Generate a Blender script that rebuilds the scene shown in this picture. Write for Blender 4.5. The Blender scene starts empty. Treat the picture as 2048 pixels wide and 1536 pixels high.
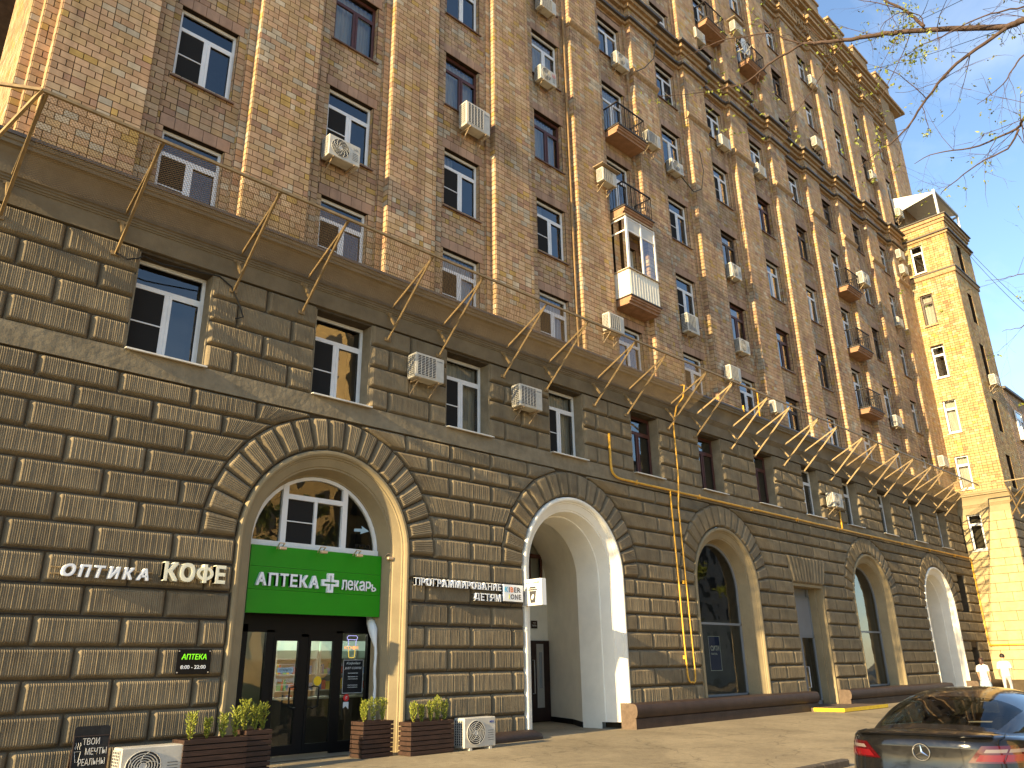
import bpy, math, random
import numpy as np
from mathutils import Matrix, Vector

random.seed(7)
rng = np.random.default_rng(7)
SC = bpy.context.scene
COL = SC.collection
pi = math.pi

# ------------------------------------------------------------------ camera
F_PX, YAW, PIT, ROL = 1566.44, math.radians(44.1155), math.radians(19.8988), math.radians(-0.975)
CAM = Vector((0.0, -14.0, 1.55))
c_f = Vector((math.sin(YAW)*math.cos(PIT), math.cos(YAW)*math.cos(PIT), math.sin(PIT)))
c_r0 = Vector((math.cos(YAW), -math.sin(YAW), 0))
c_u0 = c_r0.cross(c_f)
c_r = c_r0*math.cos(ROL) + c_u0*math.sin(ROL)
c_u = -c_r0*math.sin(ROL) + c_u0*math.cos(ROL)
cd = bpy.data.cameras.new('camera')
cd.sensor_width = 36.0
cd.lens = 36.0*F_PX/2048.0
cd.clip_start = 0.05
cd.clip_end = 3000
cam = bpy.data.objects.new('camera', cd)
COL.objects.link(cam)
m = Matrix.Identity(4)
for i in range(3):
    m[i][0] = c_r[i]; m[i][1] = c_u[i]; m[i][2] = -c_f[i]; m[i][3] = CAM[i]
cam.matrix_world = m
SC.camera = cam

# ------------------------------------------------------------------ light
SUN_D = Vector((1.0, 0.063, -0.32)).normalized()
EL = math.asin(-SUN_D.z)
AZ = math.atan2(-SUN_D.x, -SUN_D.y)      # clockwise from +Y
W = bpy.data.worlds.new('World')
SC.world = W
W.use_nodes = True
nt = W.node_tree
for n in list(nt.nodes): nt.nodes.remove(n)
wo = nt.nodes.new('ShaderNodeOutputWorld')
bg = nt.nodes.new('ShaderNodeBackground')
sky = nt.nodes.new('ShaderNodeTexSky')
sky.sky_type = 'NISHITA'
sky.sun_disc = False
sky.sun_elevation = EL
sky.sun_rotation = AZ
sky.air_density = 1.0
sky.dust_density = 0.25
sky.ozone_density = 2.0
# thin high cloud, spread evenly over the whole dome
tc = nt.nodes.new('ShaderNodeTexCoord')
mp = nt.nodes.new('ShaderNodeMapping')
mp.inputs['Scale'].default_value = (1.2, 2.6, 3.2)
mp.inputs['Rotation'].default_value = (0.2, 0.4, 0.6)
nz = nt.nodes.new('ShaderNodeTexNoise')
nz.inputs['Scale'].default_value = 2.3
nz.inputs['Detail'].default_value = 7
nz.inputs['Roughness'].default_value = 0.55
nz.inputs['Distortion'].default_value = 0.4
cr = nt.nodes.new('ShaderNodeValToRGB')
cr.color_ramp.elements[0].position = 0.50
cr.color_ramp.elements[0].color = (0, 0, 0, 1)
cr.color_ramp.elements[1].position = 0.80
cr.color_ramp.elements[1].color = (0.36, 0.36, 0.36, 1)
mx = nt.nodes.new('ShaderNodeMixRGB')
mx.inputs['Color2'].default_value = (3.6, 4.0, 4.6, 1)
nt.links.new(tc.outputs['Generated'], mp.inputs['Vector'])
nt.links.new(mp.outputs['Vector'], nz.inputs['Vector'])
nt.links.new(nz.outputs['Fac'], cr.inputs['Fac'])
nt.links.new(cr.outputs['Color'], mx.inputs['Fac'])
nt.links.new(sky.outputs['Color'], mx.inputs['Color1'])
nt.links.new(mx.outputs['Color'], bg.inputs['Color'])
bg.inputs['Strength'].default_value = 0.120
nt.links.new(bg.outputs['Background'], wo.inputs['Surface'])

sd = bpy.data.lights.new('sun', 'SUN')
sd.energy = 5.0
sd.angle = math.radians(0.53)
sd.color = (1.0, 0.77, 0.42)
sun = bpy.data.objects.new('sun', sd)
COL.objects.link(sun)
sun.rotation_euler = SUN_D.to_track_quat('-Z', 'Y').to_euler()

SC.view_settings.view_transform = 'Standard'
SC.view_settings.look = 'None'
SC.view_settings.exposure = 1.45
SC.view_settings.gamma = 1.0
SC.view_settings.use_curve_mapping = False
SC.render.engine = 'CYCLES'
SC.cycles.use_denoising = True
SC.cycles.max_bounces = 10
SC.cycles.diffuse_bounces = 8
SC.cycles.transparent_max_bounces = 12
SC.cycles.sample_clamp_indirect = 8
SC.cycles.use_adaptive_sampling = True

# ------------------------------------------------------------------ materials
def new_mat(name):
    mt = bpy.data.materials.new(name)
    mt.use_nodes = True
    return mt, mt.node_tree, mt.node_tree.nodes['Principled BSDF']

def mat(name, col, rough=0.7, spec=0.3, metal=0.0, var=0.0, vs=3.0, bump=0.0, bs=40.0, coat=0.0, col2=None, emit=0.0, stretch=None, objvar=0.0):
    mt, t, p = new_mat(name)
    p.inputs['Base Color'].default_value = (*col, 1)
    p.inputs['Roughness'].default_value = rough
    p.inputs['Specular IOR Level'].default_value = spec
    p.inputs['Metallic'].default_value = metal
    p.inputs['Coat Weight'].default_value = coat
    p.inputs['Coat Roughness'].default_value = 0.04
    if emit:
        p.inputs['Emission Color'].default_value = (*col, 1)
        p.inputs['Emission Strength'].default_value = emit
    g = t.nodes.new('ShaderNodeNewGeometry')
    vec = g.outputs['Position']
    if stretch:
        mpn = t.nodes.new('ShaderNodeMapping')
        mpn.inputs['Scale'].default_value = stretch
        t.links.new(vec, mpn.inputs['Vector'])
        vec = mpn.outputs['Vector']
    if var or col2:
        n = t.nodes.new('ShaderNodeTexNoise')
        n.inputs['Scale'].default_value = vs
        n.inputs['Detail'].default_value = 6
        n.inputs['Roughness'].default_value = 0.62
        t.links.new(vec, n.inputs['Vector'])
        r = t.nodes.new('ShaderNodeValToRGB')
        r.color_ramp.elements[0].position = 0.33
        r.color_ramp.elements[1].position = 0.68
        a = col2 if col2 else tuple(c*(1-var) for c in col)
        b = col if col2 else tuple(min(1, c*(1+var)) for c in col)
        r.color_ramp.elements[0].color = (*a, 1)
        r.color_ramp.elements[1].color = (*b, 1)
        t.links.new(n.outputs['Fac'], r.inputs['Fac'])
        t.links.new(r.outputs['Color'], p.inputs['Base Color'])
        if objvar:
            oi = t.nodes.new('ShaderNodeObjectInfo'); mr = t.nodes.new('ShaderNodeMapRange')
            mr.inputs[3].default_value = 1-objvar; mr.inputs[4].default_value = 1+objvar
            t.links.new(oi.outputs['Random'], mr.inputs[0])
            vm = t.nodes.new('ShaderNodeVectorMath'); vm.operation = 'SCALE'
            t.links.new(r.outputs['Color'], vm.inputs[0]); t.links.new(mr.outputs[0], vm.inputs['Scale'])
            t.links.new(vm.outputs['Vector'], p.inputs['Base Color'])
    if bump:
        n2 = t.nodes.new('ShaderNodeTexNoise')
        n2.inputs['Scale'].default_value = bs
        n2.inputs['Detail'].default_value = 4
        t.links.new(vec, n2.inputs['Vector'])
        b = t.nodes.new('ShaderNodeBump')
        b.inputs['Strength'].default_value = 1.0
        b.inputs['Distance'].default_value = bump
        t.links.new(n2.outputs['Fac'], b.inputs['Height'])
        t.links.new(b.outputs['Normal'], p.inputs['Normal'])
    return mt

def brick_mat():
    mt, t, p = new_mat('ceramic_brick')
    a = t.nodes.new('ShaderNodeAttribute'); a.attribute_name = 'tint'
    g = t.nodes.new('ShaderNodeNewGeometry')
    n = t.nodes.new('ShaderNodeTexNoise'); n.inputs['Scale'].default_value = 9; n.inputs['Detail'].default_value = 6
    n.inputs['Roughness'].default_value = 0.7
    t.links.new(g.outputs['Position'], n.inputs['Vector'])
    r = t.nodes.new('ShaderNodeMapRange'); r.inputs[3].default_value = 0.72; r.inputs[4].default_value = 1.25
    t.links.new(n.outputs['Fac'], r.inputs[0])
    # broad weathering over the wall
    n3 = t.nodes.new('ShaderNodeTexNoise'); n3.inputs['Scale'].default_value = 0.45; n3.inputs['Detail'].default_value = 5
    t.links.new(g.outputs['Position'], n3.inputs['Vector'])
    r3 = t.nodes.new('ShaderNodeMapRange'); r3.inputs[1].default_value = 0.3; r3.inputs[2].default_value = 0.7
    r3.inputs[3].default_value = 0.84; r3.inputs[4].default_value = 1.12
    t.links.new(n3.outputs['Fac'], r3.inputs[0])
    mm = t.nodes.new('ShaderNodeMath'); mm.operation = 'MULTIPLY'
    t.links.new(r.outputs[0], mm.inputs[0]); t.links.new(r3.outputs[0], mm.inputs[1])
    # rain streaks
    mp_ = t.nodes.new('ShaderNodeMapping'); mp_.inputs['Scale'].default_value = (2.2, 2.2, 0.10)
    t.links.new(g.outputs['Position'], mp_.inputs['Vector'])
    n4 = t.nodes.new('ShaderNodeTexNoise'); n4.inputs['Scale'].default_value = 1.6; n4.inputs['Detail'].default_value = 5
    t.links.new(mp_.outputs['Vector'], n4.inputs['Vector'])
    r4 = t.nodes.new('ShaderNodeMapRange'); r4.inputs[1].default_value = 0.32; r4.inputs[2].default_value = 0.62; r4.inputs[3].default_value = 0.74; r4.inputs[4].default_value = 1.06
    t.links.new(n4.outputs['Fac'], r4.inputs[0])
    mm2 = t.nodes.new('ShaderNodeMath'); mm2.operation = 'MULTIPLY'
    t.links.new(mm.outputs[0], mm2.inputs[0]); t.links.new(r4.outputs[0], mm2.inputs[1]); mm = mm2
    v = t.nodes.new('ShaderNodeVectorMath'); v.operation = 'SCALE'
    t.links.new(a.outputs['Color'], v.inputs[0]); t.links.new(mm.outputs[0], v.inputs['Scale'])
    t.links.new(v.outputs['Vector'], p.inputs['Base Color'])
    p.inputs['Roughness'].default_value = 0.72
    p.inputs['Specular IOR Level'].default_value = 0.25
    n2 = t.nodes.new('ShaderNodeTexNoise'); n2.inputs['Scale'].default_value = 26; n2.inputs['Detail'].default_value = 4
    t.links.new(g.outputs['Position'], n2.inputs['Vector'])
    b = t.nodes.new('ShaderNodeBump'); b.inputs['Distance'].default_value = 0.0016; b.inputs['Strength'].default_value = 0.8
    t.links.new(n2.outputs['Fac'], b.inputs['Height'])
    t.links.new(b.outputs['Normal'], p.inputs['Normal'])
    return mt

def rib_mat(name, col, pitch=0.034, depth=0.0075):
    mt, t, p = new_mat(name)
    uv = t.nodes.new('ShaderNodeUVMap'); uv.uv_map = 'rib'
    g = t.nodes.new('ShaderNodeNewGeometry')
    s = t.nodes.new('ShaderNodeSeparateXYZ'); t.links.new(uv.outputs['UV'], s.inputs[0])
    nd = t.nodes.new('ShaderNodeTexNoise'); nd.inputs['Scale'].default_value = 7; nd.inputs['Detail'].default_value = 5
    t.links.new(g.outputs['Position'], nd.inputs['Vector'])
    m1 = t.nodes.new('ShaderNodeMath'); m1.operation = 'MULTIPLY'; m1.inputs[1].default_value = 2*pi/pitch
    t.links.new(s.outputs['X'], m1.inputs[0])
    m2 = t.nodes.new('ShaderNodeMath'); m2.operation = 'MULTIPLY_ADD'; m2.inputs[1].default_value = 2.6
    t.links.new(nd.outputs['Fac'], m2.inputs[0]); t.links.new(m1.outputs[0], m2.inputs[2])
    sn = t.nodes.new('ShaderNodeMath'); sn.operation = 'SINE'; t.links.new(m2.outputs[0], sn.inputs[0])
    n2 = t.nodes.new('ShaderNodeTexNoise'); n2.inputs['Scale'].default_value = 22; n2.inputs['Detail'].default_value = 6
    t.links.new(g.outputs['Position'], n2.inputs['Vector'])
    m3 = t.nodes.new('ShaderNodeMath'); m3.operation = 'MULTIPLY_ADD'; m3.inputs[1].default_value = 1.1
    t.links.new(n2.outputs['Fac'], m3.inputs[0]); t.links.new(sn.outputs[0], m3.inputs[2])
    b = t.nodes.new('ShaderNodeBump'); b.inputs['Distance'].default_value = depth; b.inputs['Strength'].default_value = 1.0
    t.links.new(m3.outputs[0], b.inputs['Height']); t.links.new(b.outputs['Normal'], p.inputs['Normal'])
    # stains
    n3 = t.nodes.new('ShaderNodeTexNoise'); n3.inputs['Scale'].default_value = 2.2; n3.inputs['Detail'].default_value = 7
    n3.inputs['Roughness'].default_value = 0.65
    t.links.new(g.outputs['Position'], n3.inputs['Vector'])
    r = t.nodes.new('ShaderNodeValToRGB')
    r.color_ramp.elements[0].position = 0.32; r.color_ramp.elements[1].position = 0.7
    r.color_ramp.elements[0].color = (col[0]*0.74, col[1]*0.73, col[2]*0.74, 1)
    r.color_ramp.elements[1].color = (col[0]*1.14, col[1]*1.12, col[2]*1.05, 1)
    t.links.new(n3.outputs['Fac'], r.inputs['Fac'])
    t.links.new(r.outputs['Color'], p.inputs['Base Color'])
    p.inputs['Roughness'].default_value = 0.8
    p.inputs['Specular IOR Level'].default_value = 0.2
    return mt

def glass_mat(name, tint=(0.9, 0.93, 0.92), ior=1.6, boost=1.0, rough=0.0, wavy=0.5):
    mt = bpy.data.materials.new(name); mt.use_nodes = True
    t = mt.node_tree
    for n in list(t.nodes): t.nodes.remove(n)
    o = t.nodes.new('ShaderNodeOutputMaterial')
    mxs = t.nodes.new('ShaderNodeMixShader')
    fr = t.nodes.new('ShaderNodeFresnel'); fr.inputs['IOR'].default_value = ior
    g = t.nodes.new('ShaderNodeNewGeometry')
    nz = t.nodes.new('ShaderNodeTexNoise'); nz.inputs['Scale'].default_value = 1.4; nz.inputs['Detail'].default_value = 1
    t.links.new(g.outputs['Position'], nz.inputs['Vector'])
    bp = t.nodes.new('ShaderNodeBump'); bp.inputs['Distance'].default_value = 0.012; bp.inputs['Strength'].default_value = wavy
    t.links.new(nz.outputs['Fac'], bp.inputs['Height'])
    mu = t.nodes.new('ShaderNodeMath'); mu.operation = 'MULTIPLY'; mu.use_clamp = True; mu.inputs[1].default_value = boost
    t.links.new(fr.outputs[0], mu.inputs[0])
    tr = t.nodes.new('ShaderNodeBsdfTransparent'); tr.inputs['Color'].default_value = (*tint, 1)
    gl = t.nodes.new('ShaderNodeBsdfGlossy'); gl.inputs['Roughness'].default_value = rough
    t.links.new(bp.outputs['Normal'], gl.inputs['Normal'])
    t.links.new(mu.outputs[0], mxs.inputs[0]); t.links.new(tr.outputs[0], mxs.inputs[1]); t.links.new(gl.outputs[0], mxs.inputs[2])
    t.links.new(mxs.outputs[0], o.inputs['Surface'])
    return mt

M = {}
M['brick'] = brick_mat()
M['mortar'] = mat('mortar', (0.030, 0.021, 0.014), 0.9, 0.1, var=0.3, vs=6)
RUST_C = (0.230, 0.183, 0.114)
M['ribstone'] = mat('combed_stucco', RUST_C, 0.8, 0.2, col2=(RUST_C[0]*0.70, RUST_C[1]*0.69, RUST_C[2]*0.70), vs=2.4, bump=0.008, bs=24, objvar=0.13)
M['rib'] = rib_mat('ribbed_stucco', RUST_C)
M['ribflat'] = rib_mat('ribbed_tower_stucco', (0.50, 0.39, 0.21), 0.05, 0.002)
M['joint'] = mat('joint_stucco', (0.075, 0.058, 0.038), 0.9, 0.1, var=0.2, vs=5)
M['stucco'] = mat('stucco', (0.225, 0.185, 0.122), 0.85, 0.15, var=0.22, vs=2.5, bump=0.012, bs=9)
M['cornice'] = mat('cornice_stucco', (0.17, 0.135, 0.085), 0.8, 0.2, var=0.18, vs=2.0, bump=0.004, bs=30)
M['beige'] = mat('beige_plaster', (0.28, 0.222, 0.130), 0.75, 0.2, var=0.10, vs=2.0, bump=0.003, bs=25)
M['white'] = mat('white_plaster', (0.84, 0.80, 0.69), 0.75, 0.2, var=0.05, vs=2.0, bump=0.002, bs=25)
M['flash'] = mat('metal_flashing', (0.075, 0.062, 0.052), 0.5, 0.35, 0.0, var=0.2, vs=5)
M['pvc'] = mat('white_pvc', (0.74, 0.74, 0.73), 0.35, 0.4, var=0.06, vs=4)
M['brownwood'] = mat('brown_frame', (0.085, 0.03, 0.022), 0.4, 0.4, var=0.2, vs=6)
M['oldwood'] = mat('old_wood_frame', (0.10, 0.075, 0.06), 0.6, 0.3, var=0.3, vs=6)
M['sill'] = mat('sill_metal', (0.16, 0.09, 0.055), 0.5, 0.4, var=0.3, vs=6)
M['sillw'] = mat('sill_white', (0.70, 0.67, 0.6), 0.5, 0.4, var=0.1, vs=6)
M['glass'] = glass_mat('window_glass', (0.80, 0.84, 0.84), 1.75, 1.9)
M['shopglass'] = glass_mat('shop_glass', (0.82, 0.88, 0.82), 1.5, 1.5)
M['room'] = mat('dark_room', (0.07, 0.065, 0.06), 0.9, 0.1)
M['screen'] = mat('insect_screen', (0.022, 0.021, 0.020), 0.8, 0.1)
M['curtain'] = mat('curtain', (0.55, 0.50, 0.42), 0.9, 0.1, var=0.25, vs=6, stretch=(3, 3, 0.15))
M['curtain2'] = mat('curtain_grey', (0.30, 0.31, 0.32), 0.9, 0.1, var=0.25, vs=6, stretch=(3, 3, 0.15))
M['iron'] = mat('painted_angle_iron', (0.26, 0.18, 0.085), 0.5, 0.4, 0.0, var=0.25, vs=7)
M['net'] = mat('net_wire', (0.22, 0.16, 0.09), 0.6, 0.3)
M['gas'] = mat('yellow_pipe_paint', (0.66, 0.36, 0.04), 0.45, 0.4, var=0.15, vs=6)
M['acw'] = mat('ac_casing', (0.52, 0.49, 0.42), 0.5, 0.35, var=0.12, vs=5)
M['acd'] = mat('ac_dark', (0.035, 0.035, 0.035), 0.6, 0.3)
M['acg'] = mat('ac_grille', (0.50, 0.48, 0.43), 0.5, 0.35)
M['bracket'] = mat('bracket_steel', (0.32, 0.24, 0.15), 0.6, 0.3, var=0.3, vs=9)
M['black'] = mat('black_metal', (0.005, 0.005, 0.005), 0.5, 0.2)
M['plinth'] = mat('brown_plinth_paint', (0.050, 0.031, 0.023), 0.6, 0.3, var=0.2, vs=3, bump=0.004, bs=15)
M['concrete'] = mat('brown_concrete', (0.125, 0.090, 0.066), 0.85, 0.2, var=0.2, vs=8, bump=0.006, bs=14)
M['cable'] = mat('black_cable', (0.015, 0.014, 0.013), 0.6, 0.3)
# ------------------------------------------------------------------ helpers
class MB:
    """collects faces of ONE mesh"""
    def __init__(s):
        s.v = []; s.f = []; s.m = []; s.uv = []; s.hasuv = False
    def face(s, pts, m=0, uv=None):
        b = len(s.v); s.v.extend([tuple(p) for p in pts]); s.f.append(tuple(range(b, b+len(pts)))); s.m.append(m)
        if uv is not None: s.hasuv = True
        s.uv.append(uv if uv is not None else [(0, 0)]*len(pts))
    def idx(s, verts, faces, m=0):
        b = len(s.v); s.v.extend([tuple(p) for p in verts])
        for f in faces:
            s.f.append(tuple(b+i for i in f)); s.m.append(m); s.uv.append([(0, 0)]*len(f))
    def box(s, x0, y0, z0, x1, y1, z1, m=0):
        v = [(x0, y0, z0), (x1, y0, z0), (x1, y1, z0), (x0, y1, z0), (x0, y0, z1), (x1, y0, z1), (x1, y1, z1), (x0, y1, z1)]
        s.idx(v, [(0, 3, 2, 1), (4, 5, 6, 7), (0, 1, 5, 4), (1, 2, 6, 5), (2, 3, 7, 6), (3, 0, 4, 7)], m)
    def bbox(s, x0, y0, z0, x1, y1, z1, b=0.01, m=0):
        """box with chamfered edges (octagon-ish)"""
        vs = []
        X = (x0, x1); Y = (y0, y1); Z = (z0, z1)
        def c(ix, iy, iz, ax):
            p = [X[ix], Y[iy], Z[iz]]
            for k, i in enumerate((ix, iy, iz)):
                if k != ax: p[k] += b if i == 0 else -b
            return tuple(p)
        id_ = {}
        for ix in (0, 1):
            for iy in (0, 1):
                for iz in (0, 1):
                    for ax in range(3):
                        id_[(ix, iy, iz, ax)] = len(vs); vs.append(c(ix, iy, iz, ax))
        fs = []
        for ax in range(3):
            o = [k for k in range(3) if k != ax]
            for e in (0, 1):
                loop = []
                for a, bb in ((0, 0), (1, 0), (1, 1), (0, 1)):
                    q = [0, 0, 0]; q[ax] = e; q[o[0]] = a; q[o[1]] = bb
                    loop.append(id_[(*q, ax)])
                fs.append(tuple(loop))
        for ax in range(3):          # edges parallel to ax
            o = [k for k in range(3) if k != ax]
            for a in (0, 1):
                for bb in (0, 1):
                    q0 = [0, 0, 0]; q1 = [0, 0, 0]
                    q0[o[0]] = q1[o[0]] = a; q0[o[1]] = q1[o[1]] = bb
                    q1[ax] = 1
                    fs.append((id_[(*q0, o[0])], id_[(*q1, o[0])], id_[(*q1, o[1])], id_[(*q0, o[1])]))
        for ix in (0, 1):
            for iy in (0, 1):
                for iz in (0, 1):
                    fs.append((id_[(ix, iy, iz, 0)], id_[(ix, iy, iz, 1)], id_[(ix, iy, iz, 2)]))
        s.idx(vs, fs, m)
    def bar(s, p, q, w, h=None, m=0, up=(0, 0, 1)):
        p = Vector(p); q = Vector(q); h = h or w
        d = (q-p).normalized(); u = Vector(up)
        if abs(d.dot(u)) > 0.98: u = Vector((0, 1, 0))
        a = d.cross(u).normalized(); b = a.cross(d)
        v = []
        for e in (p, q):
            for sa, sb in ((-1, -1), (1, -1), (1, 1), (-1, 1)):
                v.append(e + a*(sa*w/2) + b*(sb*h/2))
        s.idx(v, [(0, 1, 2, 3), (7, 6, 5, 4), (0, 4, 5, 1), (1, 5, 6, 2), (2, 6, 7, 3), (3, 7, 4, 0)], m)
    def tube(s, pts, r, n=6, m=0, cap=True):
        pts = [Vector(p) for p in pts]
        rs = r if isinstance(r, (list, tuple)) else [r]*len(pts)
        b = len(s.v); vs = []; prev = None
        for i, p in enumerate(pts):
            d = (pts[min(i+1, len(pts)-1)]-pts[max(i-1, 0)])
            d = d.normalized() if d.length > 1e-9 else Vector((0, 0, 1))
            if prev is None:
                u = Vector((0, 0, 1)) if abs(d.z) < 0.9 else Vector((1, 0, 0))
                a = d.cross(u).normalized()
            else:
                a = (prev - d*prev.dot(d)).normalized()
            prev = a; c = d.cross(a)
            for k in range(n):
                t = 2*pi*k/n
                vs.append(p + (a*math.cos(t)+c*math.sin(t))*rs[i])
        fs = []
        for i in range(len(pts)-1):
            for k in range(n):
                fs.append((i*n+k, i*n+(k+1) % n, (i+1)*n+(k+1) % n, (i+1)*n+k))
        if cap:
            fs.append(tuple(range(n-1, -1, -1))); fs.append(tuple((len(pts)-1)*n+k for k in range(n)))
        s.idx(vs, fs, m)
    def prism_x(s, prof, x0, x1, m=0, cap=True):
        n = len(prof)
        v = [(x0, y, z) for y, z in prof]+[(x1, y, z) for y, z in prof]
        fs = [(i, (i+1) % n, n+(i+1) % n, n+i) for i in range(n)]
        if cap: fs += [tuple(range(n-1, -1, -1)), tuple(range(n, 2*n))]
        s.idx(v, fs, m)
    def prism_y(s, poly, y0, y1, m=0):
        n = len(poly)
        v = [(x, y0, z) for x, z in poly]+[(x, y1, z) for x, z in poly]
        s.idx(v, [(i, (i+1) % n, n+(i+1) % n, n+i) for i in range(n)]+[tuple(range(n-1, -1, -1)), tuple(range(n, 2*n))], m)
    def disc(s, c, r, n=20, axis='y', m=0, th=0.01):
        poly = [(c[0]+r*math.cos(2*pi*k/n), c[2]+r*math.sin(2*pi*k/n)) for k in range(n)]
        s.prism_y(poly, c[1], c[1]+th, m)
    def grid(s, rows, m=0, closed=False, uvf=None):
        nr = len(rows); nc = len(rows[0])
        v = [p for r in rows for p in r]
        fs = []
        for i in range(nr-1):
            for j in range(nc if closed else nc-1):
                fs.append((i*nc+j, i*nc+(j+1) % nc, (i+1)*nc+(j+1) % nc, (i+1)*nc+j))
        s.idx(v, fs, m)
    def mesh(s, name, mats, smooth=False):
        me = bpy.data.meshes.new(name)
        me.from_pydata(s.v, [], s.f)
        for k in mats: me.materials.append(M[k] if isinstance(k, str) else k)
        me.polygons.foreach_set('material_index', s.m)
        if smooth: me.polygons.foreach_set('use_smooth', [True]*len(s.f))
        if s.hasuv:
            l = me.uv_layers.new(name='rib')
            l.data.foreach_set('uv', [c for u in s.uv for p in u for c in p])
        me.update()
        return me
    def build(s, name, mats, parent=None, smooth=False, **kw):
        return link(name, s.mesh(name, mats if isinstance(mats, (list, tuple)) else [mats], smooth), parent, **kw)

def link(name, me, parent=None, label=None, cat=None, group=None, kind=None, loc=None):
    o = bpy.data.objects.new(name, me)
    COL.objects.link(o)
    if parent is not None: o.parent = parent
    if label: o['label'] = label
    if cat: o['category'] = cat
    if group: o['group'] = group
    if kind: o['kind'] = kind
    if loc is not None: o.location = loc
    return o

def thing(name, label, cat, loc=(0, 0, 0), rz=0.0, group=None):
    o = link(name, None, None, label, cat, group, None, loc)
    o.rotation_euler = (0, 0, rz)
    o.empty_display_size = 0.3
    return o

def smooth_by_angle(o, ang=35):
    me = o.data
    me.polygons.foreach_set('use_smooth', [True]*len(me.polygons))
    try: me.set_sharp_from_angle(angle=math.radians(ang))
    except Exception: pass

def text_mesh(s, size=1.0, depth=0.02, bold=0.0, shear=0.0, align='LEFT', space=1.0, res=3):
    cu = bpy.data.curves.new('txt', 'FONT')
    cu.body = s; cu.size = size; cu.extrude = depth/2; cu.offset = bold; cu.shear = shear
    cu.align_x = align; cu.space_character = space; cu.resolution_u = res
    o = bpy.data.objects.new('txt', cu); COL.objects.link(o)
    dg = bpy.context.evaluated_depsgraph_get()
    me = bpy.data.meshes.new_from_object(o.evaluated_get(dg))
    bpy.data.objects.remove(o)
    return me

def text_fit(s, x0, x1, z0, z1, y, depth=0.03, bold=0.0, shear=0.0, space=1.0):
    """mesh of text filling the rectangle x0..x1, z0..z1 standing at y (front), facing -Y"""
    me = text_mesh(s, 1.0, 0.1, bold, shear, 'LEFT', space)
    n = len(me.vertices); co = np.empty(n*3); me.vertices.foreach_get('co', co); co = co.reshape(-1, 3)
    mn = co.min(0); mxv = co.max(0); d = np.maximum(mxv-mn, 1e-6)
    out = np.empty_like(co)
    out[:, 0] = x0+(co[:, 0]-mn[0])/d[0]*(x1-x0)
    out[:, 2] = z0+(co[:, 1]-mn[1])/d[1]*(z1-z0)
    out[:, 1] = y+(1-(co[:, 2]-mn[2])/d[2])*depth
    me.vertices.foreach_set('co', out.ravel()); me.update()
    return me

def hand_glyph(ch, x0, x1, z0, z1, y, d, t):
    """letters whose outline overlaps itself, built stroke by stroke"""
    mb = MB(); w = x1-x0; h = z1-z0; s = t*h
    def ring(cx, cz, rx, rz, a0, a1, n=20):
        for k in range(n):
            p = [a0+(a1-a0)*(k+i)/n for i in (0, 1)]
            o = [(cx+rx*math.cos(a), cz+rz*math.sin(a)) for a in p]; i_ = [(cx+(rx-s*0.85)*math.cos(a), cz+(rz-s*0.8)*math.sin(a)) for a in p]
            mb.prism_y([o[0], o[1], i_[1], i_[0]], y, y+d)
    if ch == 'Ф':
        ring((x0+x1)/2, (z0+z1)/2, w/2, h*0.37, 0, 2*pi)
        mb.box((x0+x1)/2-s/2, y-0.001, z0, (x0+x1)/2+s/2, y+d, z1)
    else:
        mb.box(x0, y-0.001, z0, x0+s, y+d, z0+h*0.72)
        ring(x0+w*0.38, z0+h*0.22, w*0.60, h*0.22, -pi/2, pi/2, 12)
        mb.box(x0, y, z0, x0+w*0.38, y+d, z0+s*0.8); mb.box(x0, y, z0+h*0.44-s*0.8, x0+w*0.38, y+d, z0+h*0.44)
    return mb.mesh('letter', [])
def letters(word, x0, x1, z0, z1, y, depth, mats, parent, bold=0.0, shear=0.0, name='letter', gap=0.12, widths=None):
    """each letter its own part"""
    ws = widths or [1.0]*len(word)
    tot = sum(w for w in ws)+gap*(len(word)-1)
    u = (x1-x0)/tot; x = x0
    for ch, w in zip(word, ws):
        if ch != ' ':
            q = bold*(z1-z0)
            if ch in 'Фь':
                me = hand_glyph(ch, x, x+w*u, z0, z1, y, depth, 0.2 if bold > 0.02 else 0.13); q = 0
            else: me = text_fit(ch, x+q, x+w*u-q, z0+q, z1-q, y, depth, 0.0, shear)
            if q > 0:      # thicken the strokes with slightly shifted copies
                n = len(me.vertices); co = np.empty(n*3); me.vertices.foreach_get('co', co); co = co.reshape(-1, 3)
                fs = [list(p.vertices) for p in me.polygons]
                V = []; F = []
                for i, (dx, dz) in enumerate(((0, 0), (q, q), (-q, q), (q, -q), (-q, -q), (q, 0), (-q, 0), (0, q), (0, -q))):
                    V += [(a+dx, b+i*0.0004, c+dz) for a, b, c in co]; F += [[v+i*n for v in f] for f in fs]
                me = bpy.data.meshes.new(name); me.from_pydata(V, [], F)
            me.materials.clear(); me.materials.append(M[mats])
            link(name, me, parent)
        x += (w+gap)*u

CW = {'Ш': 1.35, 'М': 1.25, 'Ф': 1.2, 'И': 1.0, 'Н': 1.0, 'Г': 0.75, 'Р': 0.85, 'Е': 0.8, 'Т': 0.9, 'О': 1.08, 'А': 1.05, 'П': 1.0, 'К': 0.95, 'Д': 1.1, 'Я': 0.95, 'В': 0.9}
def cw(word): return [CW.get(c, 0.9) for c in word]

def px_ray(x, y):
    return c_r*((x-1024)/F_PX) - c_u*((y-768)/F_PX) + c_f

def on_y(x, y, Y):
    d = px_ray(x, y); t = (Y-CAM.y)/d.y
    return CAM + d*t
# ------------------------------------------------------------------ ground
def gz(y):
    if y > -1.4: return 0.0
    if y < -10.5: return -0.33
    return -0.33*(-1.4-y)/9.1

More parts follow.
